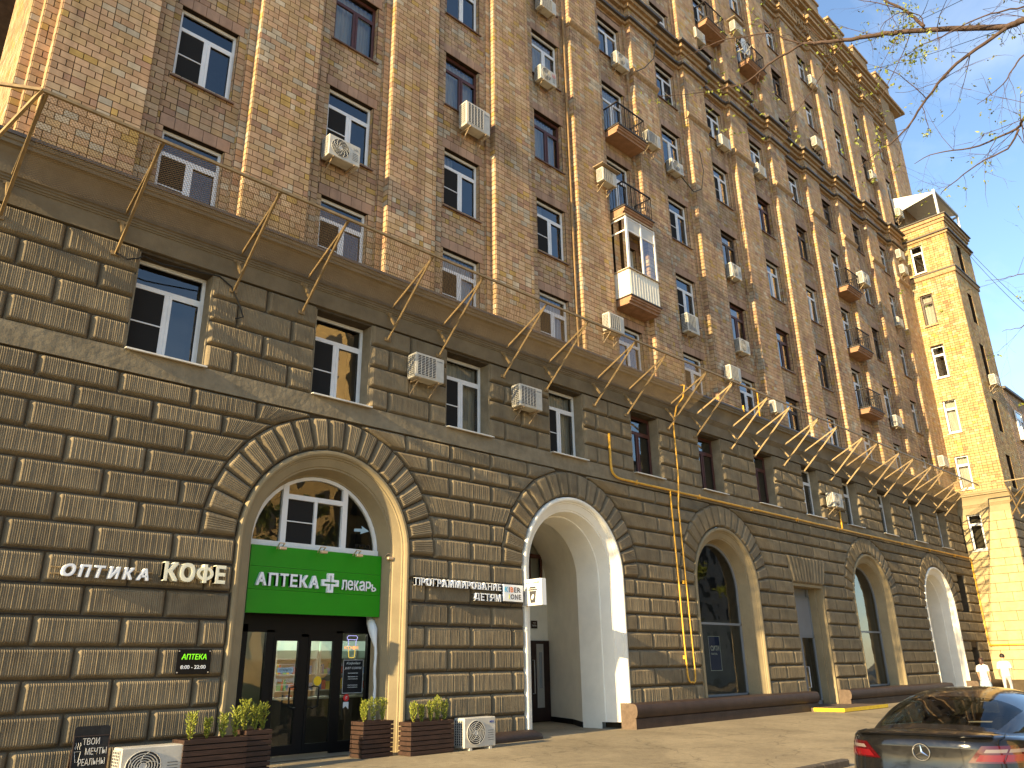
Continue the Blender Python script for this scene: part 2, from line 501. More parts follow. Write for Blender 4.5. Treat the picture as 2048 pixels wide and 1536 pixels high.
def asphalt_mat():
    mt, t, p = new_mat('asphalt')
    g = t.nodes.new('ShaderNodeNewGeometry')
    def noise(sc, det, vec=None, rough=0.6):
        n = t.nodes.new('ShaderNodeTexNoise'); n.inputs['Scale'].default_value = sc; n.inputs['Detail'].default_value = det
        n.inputs['Roughness'].default_value = rough
        t.links.new(vec or g.outputs['Position'], n.inputs['Vector']); return n
    n1 = noise(0.55, 6); n2 = noise(55, 3, rough=0.8); n3 = noise(7, 5)
    r = t.nodes.new('ShaderNodeValToRGB')
    r.color_ramp.elements[0].position = 0.35; r.color_ramp.elements[0].color = (0.270, 0.217, 0.138, 1)
    r.color_ramp.elements[1].position = 0.68; r.color_ramp.elements[1].color = (0.370, 0.300, 0.192, 1)
    t.links.new(n1.outputs['Fac'], r.inputs['Fac'])
    mr = t.nodes.new('ShaderNodeMapRange'); mr.inputs[1].default_value = 0.3; mr.inputs[2].default_value = 0.7
    mr.inputs[3].default_value = 0.72; mr.inputs[4].default_value = 1.25
    t.links.new(n2.outputs['Fac'], mr.inputs[0])
    mr2 = t.nodes.new('ShaderNodeMapRange'); mr2.inputs[1].default_value = 0.35; mr2.inputs[2].default_value = 0.6
    mr2.inputs[3].default_value = 0.86; mr2.inputs[4].default_value = 1.04
    t.links.new(n3.outputs['Fac'], mr2.inputs[0])
    mm = t.nodes.new('ShaderNodeMath'); mm.operation = 'MULTIPLY'
    t.links.new(mr.outputs[0], mm.inputs[0]); t.links.new(mr2.outputs[0], mm.inputs[1])
    v = t.nodes.new('ShaderNodeVectorMath'); v.operation = 'SCALE'
    t.links.new(r.outputs['Color'], v.inputs[0]); t.links.new(mm.outputs[0], v.inputs['Scale'])
    t.links.new(v.outputs['Vector'], p.inputs['Base Color'])
    p.inputs['Roughness'].default_value = 0.85
    p.inputs['Specular IOR Level'].default_value = 0.25
    # cracks and darker repair patches
    vo = t.nodes.new('ShaderNodeTexVoronoi'); vo.feature = 'DISTANCE_TO_EDGE'; vo.inputs['Scale'].default_value = 0.42
    wv = t.nodes.new('ShaderNodeVectorMath'); wv.operation = 'MULTIPLY_ADD'
    n5 = noise(1.3, 5); wv.inputs[1].default_value = (0.9, 0.9, 0.9)
    t.links.new(n5.outputs['Color'], wv.inputs[0]); t.links.new(g.outputs['Position'], wv.inputs[2]); t.links.new(wv.outputs['Vector'], vo.inputs['Vector'])
    ck = t.nodes.new('ShaderNodeMapRange'); ck.inputs[1].default_value = 0.0; ck.inputs[2].default_value = 0.012; ck.inputs[3].default_value = 0.62; ck.inputs[4].default_value = 1.0
    t.links.new(vo.outputs['Distance'], ck.inputs[0])
    n6 = noise(0.22, 2); pt = t.nodes.new('ShaderNodeMapRange'); pt.inputs[1].default_value = 0.54; pt.inputs[2].default_value = 0.56; pt.inputs[3].default_value = 1.0; pt.inputs[4].default_value = 0.86
    t.links.new(n6.outputs['Fac'], pt.inputs[0])
    mq = t.nodes.new('ShaderNodeMath'); mq.operation = 'MULTIPLY'; t.links.new(ck.outputs[0], mq.inputs[0]); t.links.new(pt.outputs[0], mq.inputs[1])
    v2 = t.nodes.new('ShaderNodeVectorMath'); v2.operation = 'SCALE'; t.links.new(v.outputs['Vector'], v2.inputs[0]); t.links.new(mq.outputs[0], v2.inputs['Scale'])
    t.links.new(v2.outputs['Vector'], p.inputs['Base Color'])
    b = t.nodes.new('ShaderNodeBump'); b.inputs['Distance'].default_value = 0.006
    t.links.new(n2.outputs['Fac'], b.inputs['Height']); t.links.new(b.outputs['Normal'], p.inputs['Normal'])
    return mt
M['asphalt'] = asphalt_mat()
b = MB()
ys = [900, 60, 6, 0, -1.4, -3.5, -6, -8.5, -10.5, -14, -20, -60, -900]
xs = [-900, -100, -20, 0, 10, 20, 40, 60, 100, 900]
b.grid([[(x, y, gz(y)) for x in xs] for y in ys])
g_ = b.build('ground', 'asphalt', kind='structure')

# ------------------------------------------------------------------ main building
BLD = thing('apartment_building', 'long brick apartment building with pilasters above a ribbed stone base', 'building')
S = [1.95]+[5.77+3.635*k for k in range(14)]
ROWS = [(10.0, 12.0), (13.3, 15.15), (16.62, 18.47), (19.92, 21.77), (23.15, 24.85), (26.45, 28.1), (29.6, 31.3), (32.8, 34.5)]
YP, YR, YST = 0.28, 0.20, 0.14      # panel, rib and step set-backs
NB = 12
WTOP = 36.0
COURSE = 0.15
PAL = [(0.46, 0.300, 0.178), (0.43, 0.290, 0.150), (0.47, 0.330, 0.198), (0.40, 0.250, 0.140), (0.43, 0.280, 0.090), (0.385, 0.33, 0.245), (0.49, 0.40, 0.28), (0.34, 0.205, 0.130)]
PALW = np.array([6, 5, 4, 3, 1.0, 0.4, 0.8, 1.3]); PALW = PALW/PALW.sum()
def pick_tint(x, z):
    # clumps of greyer and paler replacement tiles
    c = math.sin(x*1.7+z*0.9)*math.sin(z*1.3-x*0.6+1.1)
    if c > 0.78 and random.random() < 0.45: return random.choice((5, 6))
    return int(np.searchsorted(np.cumsum(PALW), random.random()))
TILES = []          # (O,U,V,N,u0,u1,v0,v1,tint index)
def tile_wall(O, U, V, N, w, h, holes=(), L=0.25, gap=0.013, out=None, tint=None):
    out = TILES if out is None else out
    O = np.array(O, float); U = np.array(U, float); V = np.array(V, float); N = np.array(N, float)
    n = int(round(h/COURSE)); ch = h/n
    z0 = O[2]
    for i in range(n):
        v0 = i*ch; v1 = v0+ch; vm = (v0+v1)/2
        segs = [(0.0, w)]
        for (a, b_, c, d) in holes:
            if c < vm < d:
                ns = []
                for (p, q) in segs:
                    if b_ <= p or a >= q: ns.append((p, q)); continue
                    if a > p: ns.append((p, a))
                    if b_ < q: ns.append((b_, q))
                segs = ns
        for (p, q) in segs:
            if q-p < 0.03: continue
            u = p; first = True; k = int((z0+v0)/COURSE+0.5)
            while u < q-0.01:
                if k % 2 == 0: l = L if not first else L*0.5
                else: l = L if random.random() < 0.72 else L*0.5
                first = False
                e = u+l
                if q-e < 0.09: e = q
                t = pick_tint(O[0]+U[0]*u, z0+v0) if tint is None else tint
                out.append((O, U, V, N, u+gap/2, e-gap/2, v0+gap/2, v1-gap/2, t))
                u = e

def tiles_arrays(recs, proud=0.013, ins=0.003):
    O = np.array([r[0] for r in recs]); U = np.array([r[1] for r in recs]); V = np.array([r[2] for r in recs]); N = np.array([r[3] for r in recs])
    q = np.array([r[4:8] for r in recs])
    n = len(recs)
    P = np.empty((n, 8, 3))
    jit = rng.uniform(-0.0006, 0.0006, (n, 1))
    for k, (iu, iv) in enumerate(((0, 2), (1, 2), (1, 3), (0, 3))):
        P[:, k] = O+U*q[:, iu:iu+1]+V*q[:, iv:iv+1]
        su = ins if iu == 0 else -ins; sv = ins if iv == 2 else -ins
        P[:, 4+k] = O+U*(q[:, iu:iu+1]+su)+V*(q[:, iv:iv+1]+sv)+N*(proud+jit)
    return P
QF = np.array([[4, 5, 6, 7], [0, 1, 5, 4], [1, 2, 6, 5], [2, 3, 7, 6], [3, 0, 4, 7]])
def tint_of(r):
    base = PAL[r[8]] if not isinstance(r[8], tuple) else r[8]
    return base
def tiles_mesh(name, recs, matk='brick', jitter=0.10):
    P = tiles_arrays(recs)
    n = len(recs)
    me = bpy.data.meshes.new(name)
    me.vertices.add(n*8); me.vertices.foreach_set('co', P.ravel())
    F = (QF[None]+(np.arange(n)*8)[:, None, None]).reshape(-1, 4)
    me.loops.add(F.size); me.loops.foreach_set('vertex_index', F.ravel())
    me.polygons.add(len(F)); me.polygons.foreach_set('loop_start', np.arange(len(F))*4)
    try: me.polygons.foreach_set('loop_total', np.full(len(F), 4))
    except Exception: pass
    col = np.array([tint_of(r) for r in recs])*(1+rng.uniform(-jitter, jitter, (n, 1)))
    c4 = np.ones((n, 8, 4)); c4[:, :, :3] = col[:, None, :]
    at = me.color_attributes.new('tint', 'FLOAT_COLOR', 'POINT')
    at.data.foreach_set('color', c4.ravel())
    me.polygons.foreach_set('use_smooth', np.zeros(len(F), dtype=bool))
    me.materials.append(M[matk])
    me.update(calc_edges=True); me.validate()
    return me
X_, Y_, Z_ = (1, 0, 0), (0, 1, 0), (0, 0, 1)
NX_, NY_ = (-1, 0, 0), (0, -1, 0)
LINT = (0.39, 0.245, 0.160)
Z0B = 10.05
wall = MB()
WINS = []           # (x0,x1,sill,top,k,row)
BALC = {(4, 1), (4, 2), (4, 3), (9, 1), (9, 2), (9, 3), (6, 6), (7, 6)}
for k in range(NB+1):
    s, e = S[k], S[k+1]
    xf1 = e-2.135; xp0 = e-1.835; xp1 = e-0.175
    ztop = WTOP
    zlo = Z0B
    # backing
    wall.box(s, 0.0, zlo, xf1, 0.9, ztop)
    wall.box(xf1, YST, zlo, xp0, 0.9, ztop)
    wall.box(xp1, YR, zlo, e, 0.9, ztop)
    x0, x1 = e-1.645, e-0.365
    wall.box(xp0, YP, zlo, x0, 0.9, ztop); wall.box(x1, YP, zlo, xp1, 0.9, ztop)
    holes = []; zc = zlo
    for r, (a, t) in enumerate(ROWS):
        if (k, r) in BALC: a = a-0.55
        if a > zc: wall.box(x0, YP, zc, x1, 0.9, a)
        zc = t
        holes.append((x0-xp0, x1-xp0, a-zlo, t-zlo))
        holes.append((x0-xp0-0.1, x1-xp0+0.1, t-zlo-0.02, t-zlo+0.30))
        WINS.append((x0, x1, a, t, k, r))
        # lintel tiles
        nl = 5
        for i in range(nl):
            w = (x1-x0+0.2)/nl
            TILES.append((np.array((x0-0.1, YP-0.01, t)), np.array(X_), np.array(Z_), np.array(NY_), i*w+0.003, (i+1)*w-0.003, 0.0, 0.285, LINT))
        # right-hand reveal of the opening
        tile_wall((x1, YP+0.13, a), NY_, Z_, NX_, 0.12, t-a, L=0.3)
    wall.box(x0, YP, zc, x1, 0.9, ztop)
    if k == NB:
        wall.box(xf1, 0.003, zlo, 48.0, 0.9, 26.9); tile_wall((xf1, 0.003, zlo), X_, Z_, NY_, 48.0-xf1, 16.5)
    h = ztop-zlo
    tile_wall((s, 0, zlo), X_, Z_, NY_, xf1-s, h)
    tile_wall((xf1, YST, zlo), X_, Z_, NY_, xp0-xf1, h)
    tile_wall((xp0, YP, zlo), X_, Z_, NY_, xp1-xp0, h, holes)
    tile_wall((xp1, YP, zlo), NY_, Z_, NX_, YP-YR, h, L=0.4)
    tile_wall((xp1, YR, zlo), X_, Z_, NY_, e-xp1, h)
    tile_wall((e, YR, zlo), NY_, Z_, NX_, YR, h, L=0.4)
# left end of the front: stepped corner with lit returns
wall.box(1.72, 0.25, Z0B, 1.95, 0.9, WTOP); wall.box(1.55, 0.5, Z0B, 1.72, 3.6, WTOP); wall.box(1.56, 0.9, Z0B, 6, 3.6, WTOP)
wall.box(-12, 3.4, 0, 1.55, 4.4, WTOP)
tile_wall((1.95, 0.25, Z0B), NY_, Z_, NX_, 0.25, WTOP-Z0B, L=0.4)
tile_wall((1.72, 0.25, Z0B), X_, Z_, NY_, 0.23, WTOP-Z0B)
tile_wall((1.72, 0.5, Z0B), NY_, Z_, NX_, 0.25, WTOP-Z0B, L=0.4)
tile_wall((1.55, 0.5, Z0B), X_, Z_, NY_, 0.17, WTOP-Z0B)
tile_wall((1.55, 3.4, Z0B), NY_, Z_, NX_, 2.9, 9)
# right end above the tower
s = S[NB+1]
wall.box(s, 0.0, 20, 52.2, 0.9, WTOP); wall.box(45, 0.9, 20, 52.2, 14, WTOP)
tile_wall((s, 0, 20), X_, Z_, NY_, 52.2-s, WTOP-20)
BW = wall.build('brick_wall', 'mortar', BLD)
# the nearest bricks one by one, the rest in one piece
def tcen(r): return r[0]+r[1]*((r[4]+r[5])/2)+r[2]*((r[6]+r[7])/2)
cams = np.array(CAM)
def in_view(p):
    d = Vector(p)-CAM; z = d.dot(c_f)
    if z < 0.5: return False
    x = 1024+F_PX*d.dot(c_r)/z; y = 768-F_PX*d.dot(c_u)/z
    return -10 < x < 2058 and -10 < y < 1546
cand = []
for i, r in enumerate(TILES):
    c = tcen(r)
    if c[0] < 5.0 and r[3][1] < 0 and r[0][1] < 0.05 and in_view(c):
        cand.append((np.linalg.norm(c-cams), i))
cand.sort()
near = set(i for _, i in cand[:300])
cache = {}
for i in near:
    r = TILES[i]; w = r[5]-r[4]; h = r[7]-r[6]
    key = (round(w, 3), round(h, 3), r[8], random.randrange(3))
    if key not in cache:
        rr = (np.zeros(3), r[1], r[2], r[3], -w/2, w/2, -h/2, h/2, r[8])
        cache[key] = tiles_mesh('brick', [rr])
    link('brick', cache[key], BW, loc=tuple(tcen(r)))
rest = [r for i, r in enumerate(TILES) if i not in near]
link('brick_courses', tiles_mesh('brick_courses', rest), BW, kind='stuff')

# ------------------------------------------------------------------ ledges that follow the pilasters
def ledge(name, z0, z1, p, matk, k0=0, k1=NB, only_face=False, chamf=0.0):
    bb = MB()
    for k in range(k0, k1+1):
        s, e = S[k], S[k+1]
        xf1 = e-2.135; xp1 = e-0.175
        def seg(xa, xb, yf):
            prof = [(0.5, z0), (yf+chamf, z0), (yf, z0+chamf), (yf, z1), (0.5, z1+0.03)] if chamf else [(0.5, z0), (yf, z0), (yf, z1), (0.5, z1+0.03)]
            bb.prism_x(prof, xa, xb)
        seg(s-p, xf1+p, -p)
        if not only_face:
            seg(xf1+p, xp1-p, YP-p-0.06)
            seg(xp1-p, e-p, YR-p)
    return bb.build(name, matk, BLD)
PALB = 'brickledge'
M[PALB] = mat('ledge_brick', (0.34, 0.225, 0.12), 0.8, 0.2, var=0.3, vs=9, bump=0.01, bs=18)
# torus string course on the pilasters
for k in range(0, NB+1):
    bb = MB()
    s, e = S[k], S[k+1]
    prof = [(-0.13*math.sin(pi*i/6), 22.78+0.34*i/6) for i in range(7)]
    bb.prism_x([(0.1, 22.78)]+prof+[(0.1, 23.12)], s-0.05, e-2.135+0.05)
    bb.build('string_course', PALB, BLD)
ledge('ledge', 25.30, 25.42, 0.10, PALB)
ledge('ledge', 25.42, 25.52, 0.20, 'flash')
ledge('ledge', 26.10, 26.28, 0.10, PALB)
ledge('ledge', 26.28, 26.46, 0.22, PALB)
ledge('ledge', 26.46, 26.56, 0.36, 'flash')
# dentil courses and top cornice
for z0, z1, p in ((35.5, 35.7, 0.08), (35.9, 36.05, 0.16), (36.05, 36.25, 0.26), (37.0, 37.2, 0.16), (37.2, 37.4, 0.30), (37.4, 37.62, 0.46)):
    ledge('cornice_course', z0, z1, p, PALB)
bb = MB()
bb.box(1.55, 0.05, WTOP, 52.2, 0.9, 39.2)
for k in range(6, NB+2):
    bb.box(S[k], -0.12, WTOP, min(S[k]+1.5, 52.2), 0.2, 38.6)
ATT = bb.build('attic_wall', PALB, BLD)
bb = MB()
for k in range(5, NB+1):
    x = S[k]+0.2
    while x < S[k+1]-0.1:
        bb.box(x, -0.16, 36.55, x+0.16, 0.2, 36.95); x += 0.36
bb.build('dentils', PALB, BLD, kind='stuff')
bb = MB()
bb.box(1.55, -0.25, 38.5, 52.9, 0.5, 38.75); bb.box(1.55, -0.4, 38.75, 53.3, 0.5, 38.95)
bb.build('cornice', PALB, BLD)
for k in range(5, NB+2):
    bb = MB(); x1 = min(S[k]+2.3, 52.3)
    bb.box(S[k]+0.1, -0.1, 38.95, x1, 0.4, 40.35); bb.box(S[k]+0.02, -0.18, 40.35, x1+0.08, 0.5, 40.5)
    bb.build('parapet_block', PALB, BLD)
bb = MB(); bb.box(1.55, 0.02, 38.95, 52.2, 0.3, 39.75); bb.build('parapet', PALB, BLD)

# ------------------------------------------------------------------ windows
def win_meshes(w, h, style, dark_side):
    """local: x 0..w, y 0 = outer face of frame (into the wall +), z 0..h"""
    fk = {'white': 'pvc', 'brown': 'brownwood', 'old': 'oldwood'}[style]
    fw = 0.07 if style == 'white' else 0.085
    zt = h*0.73
    fr = MB()
    def rect(x0, z0, x1, z1, t, y0=0.0, y1=0.06):
        fr.box(x0, y0, z0, x1, y1, z0+t); fr.box(x0, y0, z1-t, x1, y1, z1)
        fr.box(x0, y0, z0+t, x0+t, y1, z1-t); fr.box(x1-t, y0, z0+t, x1, y1, z1-t)
    rect(0, 0, w, h, fw)
    fr.box(fw, 0.0, zt-0.045, w-fw, 0.06, zt+0.045)
    xm = w*0.5
    one = w < 0.95
    if not one: fr.box(xm-0.05, 0.0, fw, xm+0.05, 0.06, zt-0.045)
    # opening sash, a little proud
    sx0, sx1 = (0.05, w-0.05) if one else (xm+0.03, w-0.05) if dark_side == 0 else (0.05, xm-0.03)
    rect(sx0, 0.05, sx1, zt-0.03, 0.055, -0.014, 0.0)
    # dark reveal box behind the glass
    fr.box(0.0, 0.62, 0, w, 0.66, h, 1); fr.box(0, 0.061, -0.02, 0.02, 0.62, h, 1); fr.box(w-0.02, 0.061, -0.02, w, 0.62, h, 1)
    fr.box(0.02, 0.061, -0.02, w-0.02, 0.62, 0.0, 1); fr.box(0.02, 0.061, h-0.02, w-0.02, 0.62, h, 1)
    frame = fr.mesh('window', [fk, 'room'])
    def pane(x0, z0, x1, z1):
        p = MB(); p.face([(x0, 0.03, z0), (x1, 0.03, z0), (x1, 0.03, z1), (x0, 0.03, z1)]); return p.mesh('pane', ['glass'])
    panes = [pane(fw, zt+0.045, w-fw, h-fw), pane(fw, fw, w-fw, zt-0.045)] if one else [pane(fw, zt+0.045, w-fw, h-fw), pane(fw, fw, xm-0.05, zt-0.045), pane(xm+0.05, fw, w-fw, zt-0.045)]
    sc = MB()
    a, b_ = (fw-0.01, xm-0.04) if dark_side == 0 else (xm+0.04, w-fw+0.01)
    sc.face([(a, 0.012, fw), (b_, 0.012, fw), (b_, 0.012, zt-0.05), (a, 0.012, zt-0.05)])
    zm = fw+(zt-fw)*0.48
    sc.box(a, -0.004, zm-0.012, b_, 0.011, zm+0.012, 1); sc.box(a, -0.004, fw, a+0.02, 0.011, zt-0.05, 1); sc.box(b_-0.02, -0.004, fw, b_, 0.011, zt-0.05, 1)
    screen = sc.mesh('insect_screen', ['screen', fk])
    def curt(full):
        c = MB(); n = 40; rows = []
        x0, x1 = (0.04, w-0.04) if full else (0.04, w*0.42)
        xsn = [x0+(x1-x0)*i/n for i in range(n+1)]
        for z in (0.03, h-0.04):
            rows.append([(x, 0.20+0.022*math.sin(x*46)+0.01*math.sin(x*17), z) for x in xsn])
        c.grid(rows); return c
    c1 = curt(True).mesh('curtain', ['curtain'], True); c2 = curt(False).mesh('curtain', ['curtain2'], True)
    sl = MB(); sl.prism_x([(0.0, -0.045), (0.0, 0.0), (-0.20, -0.035), (-0.20, -0.07), (-0.185, -0.07), (-0.185, -0.05)], -0.05, w+0.05)
    sill = sl.mesh('sill', ['sill' if style != 'white2' else 'sillw'])
    return frame, panes, screen, c1, c2, sill
WC = {}
def place_window(parent, origin, rz, w, h, style='white', dark=0, screen=True, curtain=0, sill=True, sillw=False):
    key = (round(w, 2), round(h, 2), style, dark)
    if key not in WC: WC[key] = win_meshes(w, h, style, dark)
    frame, panes, scm, c1, c2, sl = WC[key]
    o = link('window', frame, parent); o.location = origin; o.rotation_euler = (0, 0, rz)
    for p in panes: link('pane', p, o)
    if screen: link('insect_screen', scm, o)
    if curtain == 1: link('curtain', c1, o)
    if curtain == 2: link('curtain', c2, o)
    if sill:
        q = link('sill', sl, o)
        if sillw:
            me = sl.copy(); me.materials.clear(); me.materials.append(M['sillw']); q.data = me
    return o
random.seed(21)
BROWN = {(1, 2), (2, 2), (3, 2), (6, 1), (7, 1), (7, 3)}
OLD = {(6, 2), (8, 1), (8, 3), (10, 2), (7, 0), (9, 4), (10, 4), (11, 6), (8, 6)}
NOSCR = {(1, 2), (2, 2), (3, 2), (3, 3), (4, 2), (4, 3), (0, 9)}
for (x0, x1, a, t, k, r) in WINS:
    if k == NB and r < 5: continue
    st = 'brown' if (k, r) in BROWN else 'old' if (k, r) in OLD else 'white'
    scr = (k, r) in {(0, 0), (0, 1), (1, 0), (1, 1), (2, 0), (2, 1), (3, 0), (3, 1)} or (st == 'white' and random.random() < 0.35 and (k, r) not in NOSCR)
    cur = 1 if st == 'brown' else random.choice((0, 1, 1, 2, 2))
    if (k, r) in {(0, 0), (0, 1), (1, 1), (1, 0)}: cur = 0
    place_window(BLD, (x0, YP+0.12, a), 0, x1-x0, t-a, st, 1 if (k, r) in {(4, 4), (5, 4), (4, 0)} else 0, scr, cur, (k, r) not in BALC)
# ------------------------------------------------------------------ ribbed stone base
ZL = [0.04, 0.53, 1.005, 1.485, 1.965, 2.43, 2.905, 3.39, 3.87, 4.345, 4.82, 5.295, 5.77, 6.17, 6.575]
ZU = [6.995, 7.50, 8.00, 8.51, 9.02]
ZS, RO = 3.90, 2.66
ARCH = [(8.40, 1.97), (15.80, 1.96), (23.21, 1.92), (34.52, 1.97), (42.30, 1.98)]
DOOR = (27.62, 30.02, 4.28)
FLAT = (27.32, 30.38, 4.30, 5.30)
SMALL = [(45.35, 46.45, 3.80, 5.70), (45.45, 46.50, 1.0, 2.14)]
XR = 48.0
def offs(poly, d):
    n = len(poly); out = []
    for i in range(n):
        p0 = Vector(poly[i-1]); p1 = Vector(poly[i]); p2 = Vector(poly[(i+1) % n])
        e1 = (p1-p0); e2 = (p2-p1)
        if e1.length < 1e-6 or e2.length < 1e-6: out.append(tuple(p1)); continue
        e1.normalize(); e2.normalize()
        n1 = Vector((-e1.y, e1.x)); n2 = Vector((-e2.y, e2.x))
        b_ = n1+n2
        if b_.length < 1e-6: out.append(tuple(p1+n1*d)); continue
        b_.normalize(); c = max(0.42, b_.dot(n1))
        out.append(tuple(p1+b_*(d/c)))
    return out
LOOPS = [(0.006, 0.06), (0.016, 0.012), (0.040, -0.026), (0.075, -0.040)]
def pillow(bm_, poly, uvf=None, loops=LOOPS, yo=0.0):
    """pillow-faced stone; poly counter-clockwise in (x,z)"""
    Ls = [[(p[0], y+yo, p[1]) for p in offs(poly, d)] for d, y in loops]
    n = len(poly)
    if uvf is None: uvf = lambda x, z: (x, z)
    for a, b_ in zip(Ls[:-1], Ls[1:]):
        for i in range(n):
            j = (i+1) % n
            q = [a[i], a[j], b_[j], b_[i]]
            u0 = [uvf(p[0], p[2]) for p in q]
            du = abs(u0[1][0]-u0[0][0]); dv = abs(u0[1][1]-u0[0][1])
            if dv > du: u0 = [(v_, u_) for u_, v_ in u0]
            bm_.face(q, 0, u0)
    bm_.face(Ls[-1], 0, [uvf(p[0], p[2]) for p in Ls[-1]])
def clean(poly):
    out = []
    for p in poly:
        if not out or (Vector(p)-Vector(out[-1])).length > 0.02: out.append(p)
    if (Vector(out[0])-Vector(out[-1])).length < 0.02: out.pop()
    return out
def obstacles(z0, z1):
    """list of (xl(z), xr(z)) in order along the wall for a course"""
    ob = []; zm = (z0+z1)/2
    for xc, R in ARCH:
        if z1 < ZS+0.02: ob.append((lambda z, a=xc-R: a, lambda z, a=xc+R: a))
        elif z0 < ZS+RO-0.02:
            def hw(z): return max(0.62, math.sqrt(max(0.0, (RO+0.01)**2-(max(z, ZS)-ZS)**2)))
            ob.append((lambda z, c=xc: c-hw(z), lambda z, c=xc: c+hw(z)))
    if zm < FLAT[2]: ob.append((lambda z: DOOR[0], lambda z: DOOR[1]))
    elif zm < FLAT[3]: ob.append((lambda z: FLAT[0]-0.0+0.28*(FLAT[3]-z)/1.0, lambda z: FLAT[1]-0.28*(FLAT[3]-z)/1.0))
    for x0, x1, a, t in SMALL:
        if a-0.1 < zm < t+0.1: ob.append((lambda z, v=x0: v, lambda z, v=x1: v))
    ob.sort(key=lambda o: o[0](zm))
    return ob
JX = [3.35, 11.49, 18.91, 26.30, 31.49, 38.40, 45.0, 47.0]     # a joint of each pier
BLOCKS = []
def lower_blocks():
    for i in range(len(ZL)-1):
        z0, z1 = ZL[i], ZL[i+1]
        ob = obstacles(z0, z1)
        bounds = [lambda z: 1.6]; spans = []
        left = bounds[0]
        for l, r in ob+[(lambda z: XR, None)]:
            spans.append((left, l)); left = r
        par = i % 2
        zs = [z0+(z1-z0)*k/4 for k in range(5)]
        for l, r in spans:
            zm = (z0+z1)/2
            a = min(l(z) for z in zs); b_ = max(r(z) for z in zs)
            if b_-a < 0.1: continue
            mid = (l(zm)+r(zm))/2
            base = min(JX, key=lambda v: abs(v-mid))
            # row phase: courses with odd index carry the joints of the list, even ones are shifted half a stone
            x = base if (par == 0) ^ (base > 10 and base < 14) else base+0.655
            js = []
            n0 = int(math.floor((a-x)/1.29))
            for n in range(n0, n0+60):
                j = x+n*1.29
                if j > max(l(z) for z in zs)+0.28 and j < min(r(z) for z in zs)-0.28: js.append(j)
                if j > b_: break
            edges = [l]+[(lambda z, v=j: v) for j in js]+[r]
            for p, q in zip(edges[:-1], edges[1:]):
                lp = [(p(z), z) for z in zs]; rp = [(q(z), z) for z in zs]
                straight_l = abs(lp[0][0]-lp[-1][0]) < 1e-6; straight_r = abs(rp[0][0]-rp[-1][0]) < 1e-6
                if straight_l: lp = [lp[0], lp[-1]]
                if straight_r: rp = [rp[0], rp[-1]]
                poly = rp+lp[::-1]
                # counter-clockwise: right side up, left side down
                # drop crossing points where the arc closes
                poly = clean(poly)
                w = q(zm)-p(zm)
                if len(poly) >= 3 and w > 0.14: BLOCKS.append((poly, p, q, z0, z1))
lower_blocks()
WC2 = [4.72]+[S[k+1]-0.965 for k in range(1, NB+1)]     # centres of the windows over the arches
for i in range(4):
    z0, z1 = ZU[i], ZU[i+1]
    prev = 1.6
    for c in WC2+[None]:
        a = prev; b_ = (c-0.70) if c else XR
        if b_ > XR: b_ = XR
        if b_-a > 0.3:
            w = b_-a
            if w < 1.2: js = []
            else:
                mid = (a+b_)/2
                if a < 2: js = [2.75] if i % 2 else [2.11, 3.39]
                else: js = [mid] if i % 2 else [mid-0.59, mid+0.59]
            xs_ = [a]+js+[b_]
            for p, q in zip(xs_[:-1], xs_[1:]): BLOCKS.append(([(q, z0), (q, z1), (p, z1), (p, z0)], (lambda z, v=p: v), (lambda z, v=q: v), z0, z1))
        if c: prev = c+0.70
        if prev > XR: break
# backing with openings
bk = MB()
def spandrel(xc, R, z1, n=20):
    y = 0.05
    for k in range(n):
        t0 = pi-pi*k/n; t1 = pi-pi*(k+1)/n
        p0 = (xc+R*math.cos(t0), ZS+R*math.sin(t0)); p1 = (xc+R*math.cos(t1), ZS+R*math.sin(t1))
        bk.face([(p0[0], y, p0[1]), (p1[0], y, p1[1]), (p1[0], y, z1), (p0[0], y, z1)])
xs_ = [1.6]
for xc, R in ARCH: xs_ += [xc-R, xc+R]
xs_.append(XR)
for i in range(0, len(xs_), 2):
    a, b_ = xs_[i], xs_[i+1]
    if a < DOOR[0] < b_:
        bk.box(a, 0.05, 0, DOOR[0], 0.9, 6.575); bk.box(DOOR[1], 0.05, 0, b_, 0.9, 6.575); bk.box(DOOR[0], 0.05, DOOR[2], DOOR[1], 0.9, 6.575)
    elif b_ == XR:
        s0, s1 = SMALL
        bk.box(a, 0.05, 0, s0[0], 0.9, 6.575); bk.box(s1[1], 0.05, 0, b_, 0.9, 6.575)
        bk.box(s0[0], 0.05, 0, s1[1], 0.9, s1[2]); bk.box(s0[0], 0.05, s1[3], s1[1], 0.9, s0[2]); bk.box(s0[0], 0.05, s0[3], s1[1], 0.9, 6.575)
        bk.box(s0[0], 0.05, s1[2], s1[0], 0.9, s1[3]); bk.box(s0[1], 0.05, s0[2], s1[1], 0.9, s0[3])
        bk.box(s0[0], 0.5, 0, s1[1], 0.9, 6.5)
    else: bk.box(a, 0.05, 0, b_, 0.9, 6.575)
for xc, R in ARCH: spandrel(xc, R, 6.575)
prev = 1.6
for c in WC2:
    if c-0.7 > XR: break
    bk.box(prev, 0.05, 6.975, c-0.70, 0.9, 9.02); bk.box(c-0.70, 0.05, 8.965, c+0.70, 0.9, 9.02); prev = c+0.70
if prev < XR: bk.box(prev, 0.05, 6.975, XR, 0.9, 9.02)
RW = bk.build('rusticated_wall', 'joint', BLD)
bcen = []
for i, (p, _l, _r, _a, _b) in enumerate(BLOCKS):
    cx = sum(q[0] for q in p)/len(p); cz = sum(q[1] for q in p)/len(p)
    bcen.append((0 if in_view((cx, 0, cz)) else 1, (Vector((cx, 0, cz))-CAM).length, i))
bcen.sort()
nearb = set(i for _, _, i in bcen[:300])
far = MB()
def ff(d, k=0.070): return math.sin(min(1.0, max(0.0, (d-0.006)/k))*pi/2)
